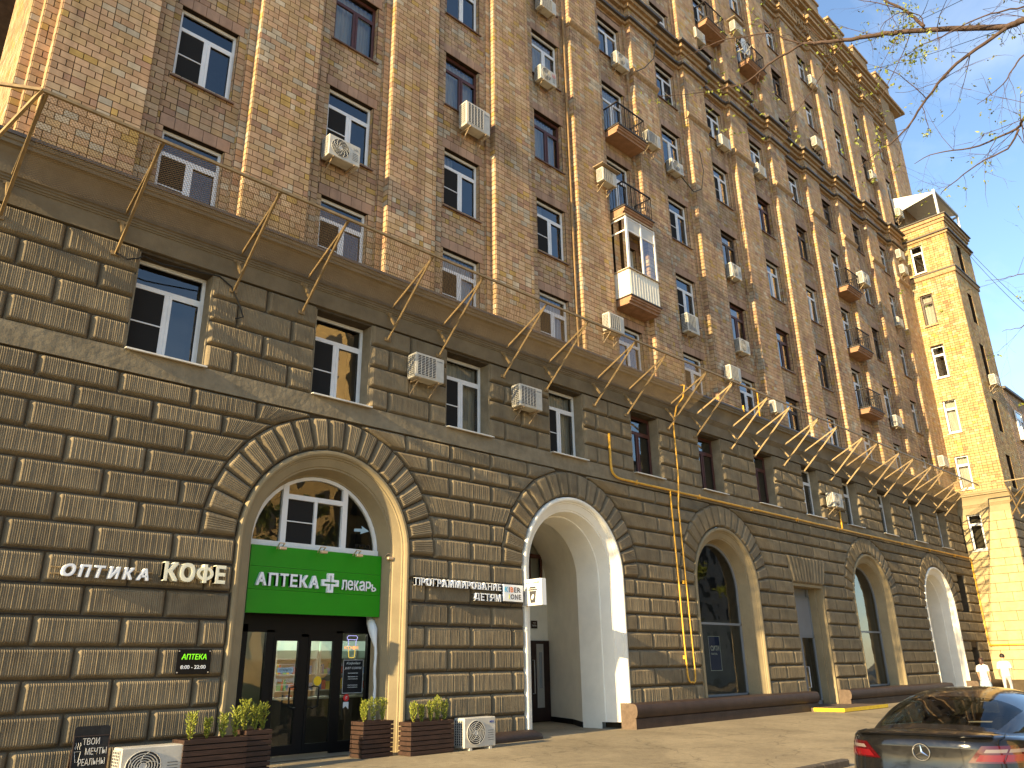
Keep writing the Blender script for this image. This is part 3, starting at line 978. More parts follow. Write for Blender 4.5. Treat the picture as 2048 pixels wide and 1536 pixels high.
rr_ = random.Random(31)
def rib_cols(W, pitch):
    e = [0.006, 0.018, 0.042, 0.076]
    n = max(1, int(round((W-0.152)/pitch)))
    cols = [(d, 0.0) for d in e]
    for k in range(2*n+1):
        x = 0.076+(W-0.152)*k/(2*n)
        if 0 < k < 2*n: cols.append((x, (1 if k % 2 else -1)*rr_.uniform(0.7, 1.25)))
    cols += [(W-d, 0.0) for d in e[::-1]]
    return cols
def combed(mb, fpos, W, H, pitch, amp, yo=0.0):
    """combed, pillow-faced stone: fpos(u,v) gives (x,z) for u in 0..1 across the combing, v in 0..1 along it"""
    cols = rib_cols(W, pitch); rows = [0.006, 0.026, 0.056, 0.080, H-0.080, H-0.056, H-0.026, H-0.006]
    g = []
    for v in rows:
        fv = ff(min(v, H-v)); row = []
        for u, a in cols:
            fu = ff(min(u, W-u)); f = fu*fv
            x, z = fpos(u/W, v/H)
            row.append((x, 0.06+yo-0.10*f-a*amp*min(1, f*1.1)*(0.75+0.5*rr_.random()), z))
        g.append(row)
    mb.grid(g)
def stone(mb, p, q, z0, z1, cx):
    zm = (z0+z1)/2; W = q(zm)-p(zm); H = z1-z0
    if W < 0.2 or H < 0.2: return False
    def fpos(u, v):
        z = z0+(z1-z0)*v; a = p(z); return a+(q(z)-a)*u, z
    combed(mb, fpos, W, H, 0.033 if cx < 16 else 0.042 if cx < 27 else 0.07, 0.0052 if cx < 27 else 0.006)
    return True
for i, (poly, p, q, z0, z1) in enumerate(BLOCKS):
    cx = sum(t[0] for t in poly)/len(poly)
    mb = MB() if i in nearb else far
    if not stone(mb, p, q, z0, z1, cx): pillow(mb, poly)
    if i in nearb: mb.build('stone_block', 'ribstone', RW)
if far.f: far.build('stone_courses', 'ribstone', RW, kind='stuff')
# voussoirs
for xc, R in ARCH:
    n = 19
    for k in range(n):
        t0 = pi*k/n; t1 = pi*(k+1)/n; r0 = R+0.015; r1 = RO
        poly = [(xc+r0*math.cos(t0), ZS+r0*math.sin(t0)), (xc+r1*math.cos(t0), ZS+r1*math.sin(t0)), (xc+r1*math.cos((t0+t1)/2), ZS+r1*math.sin((t0+t1)/2)),
                (xc+r1*math.cos(t1), ZS+r1*math.sin(t1)), (xc+r0*math.cos(t1), ZS+r0*math.sin(t1))]
        mb = MB()
        def fpos(u, v):
            t = t1+(t0-t1)*u; r = r0+(r1-r0)*v; return xc+r*math.cos(t), ZS+r*math.sin(t)
        combed(mb, fpos, (t1-t0)*2.3, r1-r0, 0.036 if xc < 20 else 0.05, 0.0052, -0.018)
        mb.build('voussoir', 'ribstone', RW)
# flat arch over the shop door
nf = 11
for k in range(nf):
    def fx(t, z): # fan
        f = (z-FLAT[2])/(FLAT[3]-FLAT[2])
        return (DOOR[0]+(FLAT[0]-DOOR[0])*f)*(1-t)+(DOOR[1]+(FLAT[1]-DOOR[1])*f)*t
    a, b_ = k/nf, (k+1)/nf
    mb = MB(); combed(mb, lambda u, v: (fx(a+(b_-a)*u, FLAT[2]+v*(FLAT[3]-FLAT[2])), FLAT[2]+v*(FLAT[3]-FLAT[2])), 0.24, 1.0, 0.05, 0.005, -0.03)
    mb.build('voussoir', 'ribstone', RW)
# plain band under the windows
bb = MB(); bb.box(1.6, -0.025, 6.582, XR, 0.6, 6.985); bb.build('sill_band', 'stucco', BLD)
# ------------------------------------------------------------------ main cornice
def cornice_profile():
    p = [(0.6, 9.03), (-0.03, 9.03), (-0.03, 9.385), (-0.055, 9.39), (-0.055, 9.42), (-0.085, 9.43), (-0.085, 9.465), (-0.115, 9.475), (-0.115, 9.51)]
    p += [(-0.15, 9.53), (-0.15, 9.60)]
    for i in range(9):      # cove
        t = i/8*pi/2
        p.append((-0.15-0.21*(1-math.cos(t)), 9.60+0.36*math.sin(t)))
    p += [(-0.385, 9.965), (-0.385, 10.03), (-0.42, 10.045), (-0.435, 10.09), (-0.435, 10.16), (0.6, 10.17)]
    return p
CP = [(y if y > 0 else y*0.77, z+(0.03 if z > 9.9 else 0)) for y, z in cornice_profile()]
bb = MB()
bb.prism_x(CP, 1.25, 47.6)
bb.build('cornice', 'cornice', BLD)
bb = MB(); bb.prism_x([(-0.345, 10.194), (-0.357, 10.15), (-0.362, 10.15), (-0.357, 10.22), (0.3, 10.32), (0.3, 10.204)], 1.22, 47.56); bb.build('cornice_flashing', 'flash', BLD)
# windows over the arches
for k, c in enumerate(WC2):
    if c > 47: break
    st = 'white' if k in (0, 1, 2, 3, 7, 8, 9, 10, 11) else 'brown'
    place_window(BLD, (c-0.70, 0.36, 6.995), 0, 1.40, 1.97, st, 0, k < 4, 1 if k in (2, 3, 8) else 0, False)
    mb = MB(); mb.prism_x([(0.36, 7.03), (-0.13, 6.995), (-0.13, 6.965), (-0.12, 6.965), (-0.12, 6.985), (0.36, 6.99)], c-0.73, c+0.73)
    mb.build('sill', 'sillw', BLD)
    mb = MB(); mb.box(c+0.694, 0.03, 7.0, c+0.72, 0.36, 8.96); mb.build('reveal', 'stucco', BLD)
    mb = MB(); mb.box(c-0.72, 0.03, 7.0, c-0.694, 0.36, 8.96); mb.build('reveal', 'stucco', BLD)

# ------------------------------------------------------------------ arch reveals
def arch_path(xc, R, zb, n=28):
    pts = [(-1, zb, 0), (-1, ZS-0.001, 0)]
    out = []
    for z in (zb, zb+(ZS-zb)*0.5): out.append((pi, z))
    for k in range(n+1): out.append((pi-pi*k/n, None))
    for z in (zb+(ZS-zb)*0.5, zb): out.append((0.0, z))
    return out
def arch_sweep(name, xc, R, prof, zb, matk, parent, sm=True):
    mb = MB(); rows = []
    for d, y in prof:
        r = R-d; row = []
        for t, z in arch_path(xc, R, zb):
            if z is None: row.append((xc+r*math.cos(t), y, ZS+r*math.sin(t)))
            else: row.append((xc+(r if t == 0.0 else -r), y, z))
        rows.append(row)
    mb.grid(rows)
    o = mb.build(name, matk, parent)
    if sm: smooth_by_angle(o, 30)
    return o
PROF = [(0.002, 0.07), (0.008, -0.02), (0.035, -0.05), (0.08, -0.05), (0.12, -0.02), (0.135, 0.02), (0.16, 0.025), (0.17, 0.05), (0.235, 0.085), (0.32, 0.13), (0.33, 0.155), (0.365, 0.16), (0.375, 0.19), (0.44, 0.50), (0.47, 0.51), (0.475, 0.62)]
for i, (xc, R) in enumerate(ARCH):
    arch_sweep('arch_reveal', xc, R, PROF, {0: 0.0, 1: 0.16, 2: 0.60, 3: 0.56, 4: 0.16}[i], 'white' if i in (1, 4) else 'beige', BLD)
def arc_pts(xc, r, a0, a1, n): return [(xc+r*math.cos(a0+(a1-a0)*k/n), ZS+r*math.sin(a0+(a1-a0)*k/n)) for k in range(n+1)]
def arch_frame(mb, xc, r, w, zb, y0, y1, m=0):
    """rim of an arched frame"""
    rows = []
    pa = [(pi, zb)]+[(pi-pi*k/24, None) for k in range(25)]+[(0.0, zb)]
    for rr, y in ((r, y0), (r-w, y0), (r-w, y1)):
        rows.append([(xc+rr*math.cos(t), y, ZS+rr*math.sin(t)) if z is None else (xc+(rr if t == 0.0 else -rr), y, z) for t, z in pa])
    mb.grid(rows, m)
# shop windows under arches 3 and 4
M['greyframe'] = mat('grey_frame', (0.20, 0.21, 0.22), 0.4, 0.4)
M['shopwall'] = mat('shop_interior', (0.13, 0.14, 0.14), 0.8, 0.2, var=0.2, vs=1.5)
for i, ztr in ((2, 2.78), (3, 2.72)):
    xc, R = ARCH[i]; r = R-0.47
    fb = MB(); arch_frame(fb, xc, r, 0.06, 0.60, 0.53, 0.60)
    fb.box(xc-r, 0.53, ztr-0.035, xc+r, 0.60, ztr+0.035); fb.box(xc-r, 0.53, 0.60, xc+r, 0.60, 0.66)
    w_ = fb.build('shop_window', 'greyframe', BLD)
    p = MB(); p.face([(xc-r, 0.575, ztr), (xc+r, 0.575, ztr)]+[(a, 0.575, z) for a, z in arc_pts(xc, r, 0, pi, 24)]); p.build('pane', 'shopglass', w_)
    p = MB(); p.face([(xc-r, 0.575, 0.62), (xc+r, 0.575, 0.62), (xc+r, 0.575, ztr), (xc-r, 0.575, ztr)]); p.build('pane', 'shopglass', w_)
    p = MB()
    for f in ([(xc-2.6, 4.2, 0.5), (xc+2.6, 4.2, 0.5), (xc+2.6, 4.2, 5.6), (xc-2.6, 4.2, 5.6)], [(xc+2.6, 0.92, 0.5), (xc+2.6, 4.2, 0.5), (xc+2.6, 4.2, 5.6), (xc+2.6, 0.92, 5.6)],
              [(xc-2.6, 0.92, 0.5), (xc-2.6, 4.2, 0.5), (xc-2.6, 4.2, 5.6), (xc-2.6, 0.92, 5.6)], [(xc-2.6, 0.92, 5.6), (xc+2.6, 0.92, 5.6), (xc+2.6, 4.2, 5.6), (xc-2.6, 4.2, 5.6)],
              [(xc-2.6, 0.62, 0.55), (xc+2.6, 0.62, 0.55), (xc+2.6, 4.2, 0.55), (xc-2.6, 4.2, 0.55)]):
        p.face(f)
    p.build('shop_room', 'shopwall', BLD)
# white passages under arches 2 and 5
for i in (1, 4):
    xc, R = ARCH[i]; r = R-0.475
    p = MB(); n = 28; rows = []
    for y in (0.62, 1.3):
        rows.append([(xc-r, y, 0)]+[(a, y, z) for a, z in arc_pts(xc, r, pi, 0, n)]+[(xc+r, y, 0)])
    p.grid(rows)
    o = p.build('passage_vault', 'white', BLD); smooth_by_angle(o, 30)
    # inner room, wider than the opening
    p = MB(); ro = r+0.75; yb = 3.9
    rows = [[(xc-r, 1.3, 0)]+[(a, 1.3, z) for a, z in arc_pts(xc, r, pi, 0, n)]+[(xc+r, 1.3, 0)],
            [(xc-ro, 2.3, 0)]+[(xc+ro*math.cos(pi-pi*k/n), 2.3, ZS+ro*math.sin(pi*k/n)) for k in range(n+1)]+[(xc+ro, 2.3, 0)],
            [(xc-ro-0.7, yb, 0)]+[(xc+(ro+0.7)*math.cos(pi-pi*k/n), yb, ZS+ro*math.sin(pi*k/n)) for k in range(n+1)]+[(xc+ro+0.7, yb, 0)]]
    p.grid(rows)
    p.face([(xc-ro-0.7, yb, 0), (xc+ro+0.7, yb, 0)]+[(xc+(ro+0.7)*math.cos(pi*k/n), yb, ZS+ro*math.sin(pi*k/n)) for k in range(n+1)])
    o = p.build('passage_wall', 'white', BLD); smooth_by_angle(o, 20)
    p = MB()
    for a, b_ in (((xc+r-0.01, 1.3), (xc+ro-0.01, 2.3)), ((xc+ro-0.01, 2.3), (xc+ro+0.69, yb)), ((xc+ro+0.69, yb-0.01), (xc-1, yb-0.01))):
        p.bar((a[0], a[1], 0.07), (b_[0], b_[1], 0.07), 0.03, 0.14)
    p.build('skirting', 'black', BLD)
# plinths
def plinth(x0, x1, h=0.60, yb=0.1, d=0.42):
    prof = [(yb, 0.0), (-d+0.03, 0.0), (-d+0.03, h*0.40)]
    for k in range(7):
        t = -pi/2+pi*k/6
        prof.append((-d+0.06-0.09*math.cos(t)+0.0, h*0.70+h*0.28*math.sin(t)))
    prof += [(-0.05, h), (yb, h)]
    mb = MB(); mb.prism_x(prof, x0, x1)
    o = mb.build('plinth', 'plinth', BLD); smooth_by_angle(o, 30)
    # lighter face on the left end
    mb = MB(); n = len(prof); mb.face([(x0-0.006, y, z) for y, z in prof]); mb.build('plinth_end', 'concrete', BLD)
plinth(17.45, 27.55, 0.62)
plinth(30.05, 40.6, 0.60)
plinth(44.0, 48.0, 0.60)
mb = MB()
prof = [(0.1, 0), (-0.34, 0), (-0.36, 0.08), (-0.30, 0.16), (-0.18, 0.20), (0.1, 0.205)]
rows = [[(x, y*(1 if i < 3 else 0.75), z*(1 if i < 3 else 0.7)) for y, z in prof] for i, x in enumerate((10.35, 12, 13.9, 14.12))]
mb.grid(rows); mb.face([r for r in rows[-1]])
o = mb.build('plinth', 'plinth', BLD); smooth_by_angle(o, 60)
mb = MB(); mb.box(1.6, -0.10, 0, 6.43, 0.1, 0.035); mb.build('plinth', 'plinth', BLD)
# small service windows by the tower
for x0, x1, a, t in SMALL:
    place_window(BLD, (x0, 0.40, a), 0, x1-x0, t-a, 'brown', 0, False, 0, False)
# ------------------------------------------------------------------ pharmacy front under arch 1
xc, R = ARCH[0]; r = R-0.475
M['green'] = mat('green_sign', (0.014, 0.26, 0.004), 0.4, 0.3, var=0.05, vs=2)
M['signw'] = mat('sign_white', (0.86, 0.88, 0.90), 0.35, 0.4)
M['signcream'] = mat('sign_cream', (0.86, 0.82, 0.62), 0.4, 0.4)
M['letterside'] = mat('letter_edge', (0.45, 0.46, 0.47), 0.4, 0.4)
M['alu'] = mat('bare_metal', (0.55, 0.55, 0.54), 0.35, 0.5, 0.7)
M['copper'] = mat('lamp_frame', (0.62, 0.46, 0.30), 0.4, 0.5, 0.3)
# arched window over the sign
fb = MB(); arch_frame(fb, xc, r, 0.07, 3.92, 0.52, 0.60)
xa, xb = xc-0.78, xc+0.62
zr = lambda x: ZS+math.sqrt(r*r-(x-xc)**2)
fb.box(xc-r, 0.49, 3.88, xc+r, 0.61, 3.98)
for x in (xa, xb): fb.box(x-0.06, 0.51, 3.98, x+0.06, 0.60, zr(x)-0.03)
fb.box(xa+0.06, 0.51, 4.86, xb-0.06, 0.60, 4.96)
fb.box((xa+xb)/2-0.035, 0.515, 3.98, (xa+xb)/2+0.035, 0.60, 4.86)
fb.box(xa+0.06, 0.525, 4.40, (xa+xb)/2-0.035, 0.545, 4.42)
AW = fb.build('arched_window', 'pvc', BLD)
def arc_face(x0, x1, z0, n=10): return [(x0, 0.57, z0), (x1, 0.57, z0)]+[(x1-(x1-x0)*k/n, 0.57, max(z0+0.01, zr(min(max(x1-(x1-x0)*k/n, xc-r), xc+r)))) for k in range(n+1)]
for a, b_, z in ((xc-r+0.01, xa, 3.95), (xb, xc+r-0.01, 3.95), (xa, xb, 4.9)):
    p = MB(); p.face(arc_face(a, b_, z)); p.build('pane', 'shopglass', AW)
for a, b_ in ((xa, (xa+xb)/2), ((xa+xb)/2, xb)):
    p = MB(); p.face([(a, 0.575, 3.95), (b_, 0.575, 3.95), (b_, 0.575, 4.9), (a, 0.575, 4.9)]); p.build('pane', 'shopglass', AW)
p = MB(); p.face([(xa+0.05, 0.555, 3.98), ((xa+xb)/2-0.03, 0.555, 3.98), ((xa+xb)/2-0.03, 0.555, 4.86), (xa+0.05, 0.555, 4.86)]); p.build('insect_screen', 'screen', AW)
p = MB(); p.box(xc-2, 2.2, 3.8, xc+2, 2.25, 6); p.box(xc-2, 0.95, 3.84, xc+2, 2.2, 3.87); p.box(xc-2.02, 0.95, 3.8, xc-2, 2.25, 6); p.box(xc+2, 0.95, 3.8, xc+2.02, 2.25, 6); p.box(xc-2, 0.95, 6, xc+2, 2.25, 6.05)
p.build('upstairs_room', 'room', BLD)
# sign box
SG = thing('pharmacy_sign', 'bright green pharmacy sign with white raised letters and cross under arched window', 'sign', (0, 0, 0))
for z0, z1 in ((2.60, 3.03), (3.035, 3.46), (3.465, 3.86)):
    mb = MB(); mb.box(6.93, 0.40, z0, 9.93, 0.50, z1); mb.build('sign_panel', 'green', SG)
letters('АПТЕКА', 7.06, 8.40, 3.10, 3.345, 0.33, 0.07, 'signw', SG, bold=0.035, gap=0.22, widths=cw('АПТЕКА'))
mb = MB(); cx, cz, a, b_ = 8.67, 3.225, 0.19, 0.065
out = [(b_, b_), (a, b_), (a, -b_), (b_, -b_), (b_, -a), (-b_, -a), (-b_, -b_), (-a, -b_), (-a, b_), (-b_, b_), (-b_, a), (b_, a)]
k_ = 0.045
inn = [(x-math.copysign(k_, x), z-math.copysign(k_, z)) if (abs(x) == a or abs(z) == a) else (x-math.copysign(k_, x), z-math.copysign(k_, z)) for x, z in out]
for i in range(12):
    j = (i+1) % 12
    for y0, y1, q in ((0.33, 0.40, None),):
        mb.face([(cx+out[i][0], 0.33, cz+out[i][1]), (cx+out[j][0], 0.33, cz+out[j][1]), (cx+inn[j][0], 0.33, cz+inn[j][1]), (cx+inn[i][0], 0.33, cz+inn[i][1])])
        mb.face([(cx+out[i][0], 0.33, cz+out[i][1]), (cx+out[j][0], 0.33, cz+out[j][1]), (cx+out[j][0], 0.40, cz+out[j][1]), (cx+out[i][0], 0.40, cz+out[i][1])])
        mb.face([(cx+inn[i][0], 0.33, cz+inn[i][1]), (cx+inn[j][0], 0.33, cz+inn[j][1]), (cx+inn[j][0], 0.40, cz+inn[j][1]), (cx+inn[i][0], 0.40, cz+inn[i][1])])
mb.build('cross', 'signw', SG)
letters('лекарь', 8.95, 9.80, 3.11, 3.31, 0.36, 0.035, 'signw', SG, bold=0.012, gap=0.16, widths=[0.9, 1, 0.85, 0.95, 1, 0.85])
# floodlights over the sign
for i, x in enumerate((7.45, 8.36, 9.20, 9.98)):
    L = thing('floodlight', ['small floodlight over the left end of the green sign', 'small floodlight second from left over the green sign', 'small floodlight third from left over the green sign', 'small floodlight at the right end of the green sign by the reveal'][i], 'lamp', (x, 0.40, 3.80), group='floodlights over the pharmacy sign')
    mb = MB(); mb.bar((0, 0, 0.02), (-0.05, -0.22, 0.10), 0.018); mb.bar((0.10, 0, 0.02), (0.05, -0.22, 0.10), 0.018); mb.bar((-0.06, -0.22, 0.10), (0.06, -0.22, 0.10), 0.018); mb.build('arm', 'copper', L)
    mb = MB(); mb.bbox(-0.075, -0.29, -0.03, 0.075, -0.20, 0.03, 0.012); mb.build('lamp_head', 'copper', L)
# doors
YD = 0.86
sh = MB()
for x0, z0, x1, z1 in ((7.14, 0.0, 7.24, 2.42), (7.64, 0.0, 7.80, 2.32), (8.40, 0.05, 8.56, 2.25), (9.20, 0.0, 9.36, 2.32), (9.98, 0.0, 10.08, 2.42), (7.14, 2.28, 10.08, 3.2), (7.80, 2.20, 9.20, 2.28), (7.24, 0.0, 7.64, 0.12), (9.36, 0.0, 9.98, 0.22)):
    sh.box(x0, YD, z0, x1, YD+0.09, z1)
SF = sh.build('shopfront', 'black', BLD)
for x0, x1, z0 in ((7.24, 7.64, 0.12), (9.36, 9.98, 0.22)):
    p = MB(); p.face([(x0, YD+0.05, z0), (x1, YD+0.05, z0), (x1, YD+0.05, 2.28), (x0, YD+0.05, 2.28)]); p.build('pane', 'shopglass', SF)
for x0, x1, hx in ((7.80, 8.40, 8.33), (8.56, 9.20, 8.63)):
    d = MB(); d.box(x0, YD-0.01, 0.05, x1, YD+0.06, 0.22); d.box(x0, YD-0.01, 2.12, x1, YD+0.06, 2.2)
    d.box(x0, YD-0.01, 0.22, x0+0.06, YD+0.06, 2.12); d.box(x1-0.06, YD-0.01, 0.22, x1, YD+0.06, 2.12)
    D_ = d.build('shop_door', 'black', SF)
for x0, x1, hx in ((7.86, 8.34, 8.32), (8.62, 9.14, 8.64)):
    p = MB(); p.face([(x0, YD+0.03, 0.22), (x1, YD+0.03, 0.22), (x1, YD+0.03, 2.12), (x0, YD+0.03, 2.12)]); p.build('pane', 'shopglass', SF)
    s_ = -0.16 if hx < 8.5 else 0.16
    h_ = MB(); h_.tube([(hx, YD-0.0, 1.25), (hx, YD-0.09, 1.25), (hx+s_*0.3, YD-0.10, 1.27), (hx+s_, YD-0.10, 1.25), (hx+s_, YD-0.10, 0.90), (hx+s_*0.3, YD-0.10, 0.86), (hx, YD-0.09, 0.88), (hx, YD, 0.88)], 0.017, 8); h_.build('door_handle', 'black', SF)
# interior of the pharmacy
M['phwall'] = mat('pharmacy_wall', (0.55, 0.53, 0.44), 0.8, 0.2)
M['phfloor'] = mat('pharmacy_floor', (0.28, 0.23, 0.16), 0.4, 0.4, var=0.1, vs=2)
M['shelfw'] = mat('white_shelf', (0.55, 0.57, 0.54), 0.5, 0.3)
M['lightbox'] = mat('shelf_lightbox', (0.62, 0.80, 0.68), 0.5, 0.3, emit=0.17)
M['tube'] = mat('fluorescent_tube', (1.0, 0.96, 0.85), 0.5, 0.3, emit=22.0)
p = MB(); X0, X1, Y0, Y1 = 6.9, 12.2, 0.98, 6.0
p.face([(X0, Y1, 0), (X1, Y1, 0), (X1, Y1, 2.56), (X0, Y1, 2.56)]); p.face([(X0, Y0, 0), (X0, Y1, 0), (X0, Y1, 2.56), (X0, Y0, 2.56)]); p.face([(X1, Y0, 0), (X1, Y1, 0), (X1, Y1, 2.56), (X1, Y0, 2.56)])
p.face([(X0, Y0, 2.56), (X1, Y0, 2.56), (X1, Y1, 2.56), (X0, Y1, 2.56)]); p.face([(10.06, Y0, 0), (X1, Y0, 0), (X1, Y0, 2.56), (10.06, Y0, 2.56)])
p.build('shop_room', 'phwall', BLD)
p = MB(); p.face([(6.9, 0.3, 0.012), (12.2, 0.3, 0.012), (12.2, 6, 0.012), (6.9, 6, 0.012)]); p.build('shop_floor', 'phfloor', BLD)
random.seed(5)
PC = [mat('pack%d' % i, c, 0.5, 0.3) for i, c in enumerate([(0.6, 0.6, 0.55), (0.1, 0.2, 0.45), (0.5, 0.12, 0.08), (0.12, 0.4, 0.2), (0.6, 0.45, 0.1), (0.45, 0.5, 0.6), (0.5, 0.3, 0.35)])]
lbls = ['white pharmacy shelving with green lit header behind the left door leaf', 'white pharmacy shelving with green lit header behind the right door leaf', 'white pharmacy shelving deep inside on the right', 'tall pharmacy shelving behind the left side light']
for i, (x0, x1, y) in enumerate(((9.3, 10.4, 3.9), (10.45, 11.5, 3.9), (11.5, 12.15, 3.9), (7.6, 8.3, 3.4))):
    T = thing('pharmacy_shelf', lbls[i], 'shelf', (x0, y, 0.012), group='pharmacy shelving units')
    w = x1-x0
    mb = MB(); mb.box(0, 0, 0, w, 0.03, 2.0); mb.box(0, -0.35, 0, 0.03, 0, 2.0); mb.box(w-0.03, -0.35, 0, w, 0, 2.0)
    for z in (0.02, 0.4, 0.75, 1.1, 1.45, 1.8): mb.box(0.03, -0.33, z, w-0.03, 0, z+0.02)
    mb.build('carcass', 'shelfw', T)
    mb = MB(); mb.box(0, -0.36, 2.0, w, 0, 2.22); mb.build('lit_header', 'lightbox', T)
    for z in (0.42, 0.77, 1.12, 1.47):
        x = 0.05
        while x < w-0.12:
            ww = random.uniform(0.05, 0.12); hh = random.uniform(0.10, 0.26)
            mb = MB(); mb.box(x, -0.28, z+0.002, x+ww*0.92, -0.1, z+hh); o = mb.build('medicine_box', [random.choice(PC)], T); x += ww
C_ = thing('shop_counter', 'dark sales counter inside the pharmacy', 'counter', (9.0, 2.6, 0.012))
mb = MB(); mb.box(0, 0, 0, 2.6, 0.5, 0.95); mb.build('counter_body', 'room', C_)
mb = MB(); mb.box(-0.04, -0.05, 0.952, 2.64, 0.55, 0.99); mb.build('counter_top', 'shelfw', C_)
for i, x in enumerate((7.6, 9.6)):
    T = thing('ceiling_lamp', ['tube lamp on the pharmacy ceiling above the left side light', 'tube lamp on the pharmacy ceiling above the counter'][i], 'lamp', (x, 2.6, 2.50))
    mb = MB(); mb.box(-0.5, -0.06, 0.0, 0.5, 0.06, 0.045); mb.build('lamp_body', 'shelfw', T)
    mb = MB(); mb.tube([(-0.48, 0, -0.02), (0.48, 0, -0.02)], 0.02, 8); mb.build('tube', 'tube', T)
# things on the door glass
M['poster'] = mat('paper_white', (0.7, 0.72, 0.7), 0.6, 0.2)
M['yellow'] = mat('yellow_paint', (0.78, 0.52, 0.02), 0.5, 0.3, var=0.1, vs=8)
M['chalk'] = mat('chalk_white', (0.62, 0.61, 0.58), 0.9, 0.1)
M['board'] = mat('chalk_board', (0.018, 0.018, 0.019), 0.7, 0.2, var=0.4, vs=4)
M['red'] = mat('red_print', (0.6, 0.03, 0.03), 0.5, 0.3)
M['neonw'] = mat('neon_violet', (0.50, 0.45, 1.0), 0.5, 0.3, emit=0.55)
M['neony'] = mat('neon_yellow', (1.0, 0.62, 0.06), 0.5, 0.3, emit=0.5)
M['neono'] = mat('neon_orange', (1.0, 0.42, 0.14), 0.5, 0.3, emit=0.6)
def tfit(name, s, x0, x1, z0, z1, y, matk, parent, depth=0.004, bold=0.0, shear=0.0, **kw):
    me = text_fit(s, x0, x1, z0, z1, y, depth, bold, shear); me.materials.clear(); me.materials.append(M[matk])
    return link(name, me, parent, **kw)
def outline(mb, x0, z0, x1, z1, t, y, d=0.004):
    mb.box(x0, y, z0, x1, y+d, z0+t); mb.box(x0, y, z1-t, x1, y+d, z1); mb.box(x0, y, z0+t, x0+t, y+d, z1-t); mb.box(x1-t, y, z0+t, x1, y+d, z1-t)
T = thing('opening_hours_decal', 'white frame decal with blue open sign and 8:00 - 22:00 on left door leaf', 'decal', (0, YD+0.015, 0))
mb = MB(); outline(mb, 7.90, 1.30, 8.30, 1.68, 0.008, 0); mb.build('decal_frame', 'poster', T)
tfit('decal_text', '8:00 - 22:00', 7.92, 8.28, 1.36, 1.42, 0, 'poster', T)
tfit('decal_text', 'ЕЖЕДНЕВНО', 7.98, 8.22, 1.455, 1.485, 0, 'poster', T)
M['bluepaper'] = mat('pale_blue_card', (0.35, 0.5, 0.6), 0.6, 0.2)
mb = MB(); mb.box(7.93, -0.006, 1.53, 8.27, 0, 1.62); mb.build('open_card', 'bluepaper', T)
tfit('decal_text', 'ОТКРЫТО', 7.97, 8.23, 1.55, 1.60, -0.009, 'black', T)
mb = MB(); mb.disc((8.83, YD+0.012, 1.36), 0.09, 20, th=0.004); mb.build('warning_dot', 'yellow', None, label='yellow round warning dot stuck on right door leaf', cat='sticker')
T = thing('coffee_poster', 'black and white framed coffee shop notice in right side light', 'poster', (0, YD+0.035, 0))
mb = MB(); mb.box(9.42, 0.0, 1.10, 9.92, 0.004, 1.76); mb.build('sheet', 'board', T)
mb = MB(); outline(mb, 9.425, 1.105, 9.915, 1.755, 0.008, -0.005); mb.build('border', 'poster', T)
tfit('print', 'Кофейня', 9.50, 9.84, 1.655, 1.715, -0.006, 'poster', T, shear=0.3)
tfit('print', 'JUST COFFEE', 9.46, 9.88, 1.56, 1.615, -0.006, 'poster', T, shear=0.25)
for z in (1.48, 1.41, 1.37, 1.25, 1.21): tfit('print', 'приглашаем вас' if z > 1.4 else 'с 8 до 22 каждый день', 9.55, 9.79, z, z+0.022, -0.006, 'poster', T)
T = thing('award_sticker', 'red and white map-pin award sticker under the coffee notice', 'sticker', (9.47, YD+0.035, 0.80))
mb = MB(); mb.prism_y([(0, 0.02), (0.065, 0.06), (0.13, 0.0), (0.13, 0.14), (0, 0.14)], 0, 0.004); mb.build('ribbon', 'poster', T)
mb = MB(); mb.disc((0.065, -0.004, 0.22), 0.07, 18, th=0.004); mb.build('pin', 'red', T)
tfit('print', 'Я', 0.045, 0.085, 0.19, 0.25, -0.007, 'poster', T)
T = thing('neon_coffee_sign', 'glowing neon paper cup sign with КОФЕ in right side light', 'neon sign', (9.46, YD+0.09, 1.80))
mb = MB(); mb.tube([(0.08, 0, 0.36), (0.30, 0, 0.36), (0.32, 0, 0.40), (0.29, 0, 0.44), (0.09, 0, 0.44), (0.06, 0, 0.40), (0.08, 0, 0.36)], 0.006, 6); mb.tube([(0.09, 0, 0.36), (0.10, 0, 0.24)], 0.006, 6); mb.tube([(0.29, 0, 0.36), (0.28, 0, 0.24)], 0.006, 6); mb.build('neon_tube', 'neonw', T)
mb = MB(); mb.tube([(0.11, 0, 0.16), (0.12, 0, 0.02), (0.14, 0, 0.0), (0.24, 0, 0.0), (0.26, 0, 0.02), (0.27, 0, 0.16)], 0.006, 6); mb.build('neon_tube', 'neony', T)
tfit('neon_letters', 'КОФЕ', 0.01, 0.37, 0.165, 0.235, 0, 'neono', T, depth=0.01)
# coloured foil letters on the arched window
tfit('foil_letters', 'ВХОД', 9.35, 9.72, 4.02, 4.10, 0.555, 'board', AW)
mb = MB(); mb.prism_y([(9.30, 4.42), (9.50, 4.44), (9.48, 4.50), (9.68, 4.40), (9.46, 4.32), (9.47, 4.37), (9.30, 4.36)], 0.553, 0.556); mb.build('foil_arrow', 'bluepaper', AW)

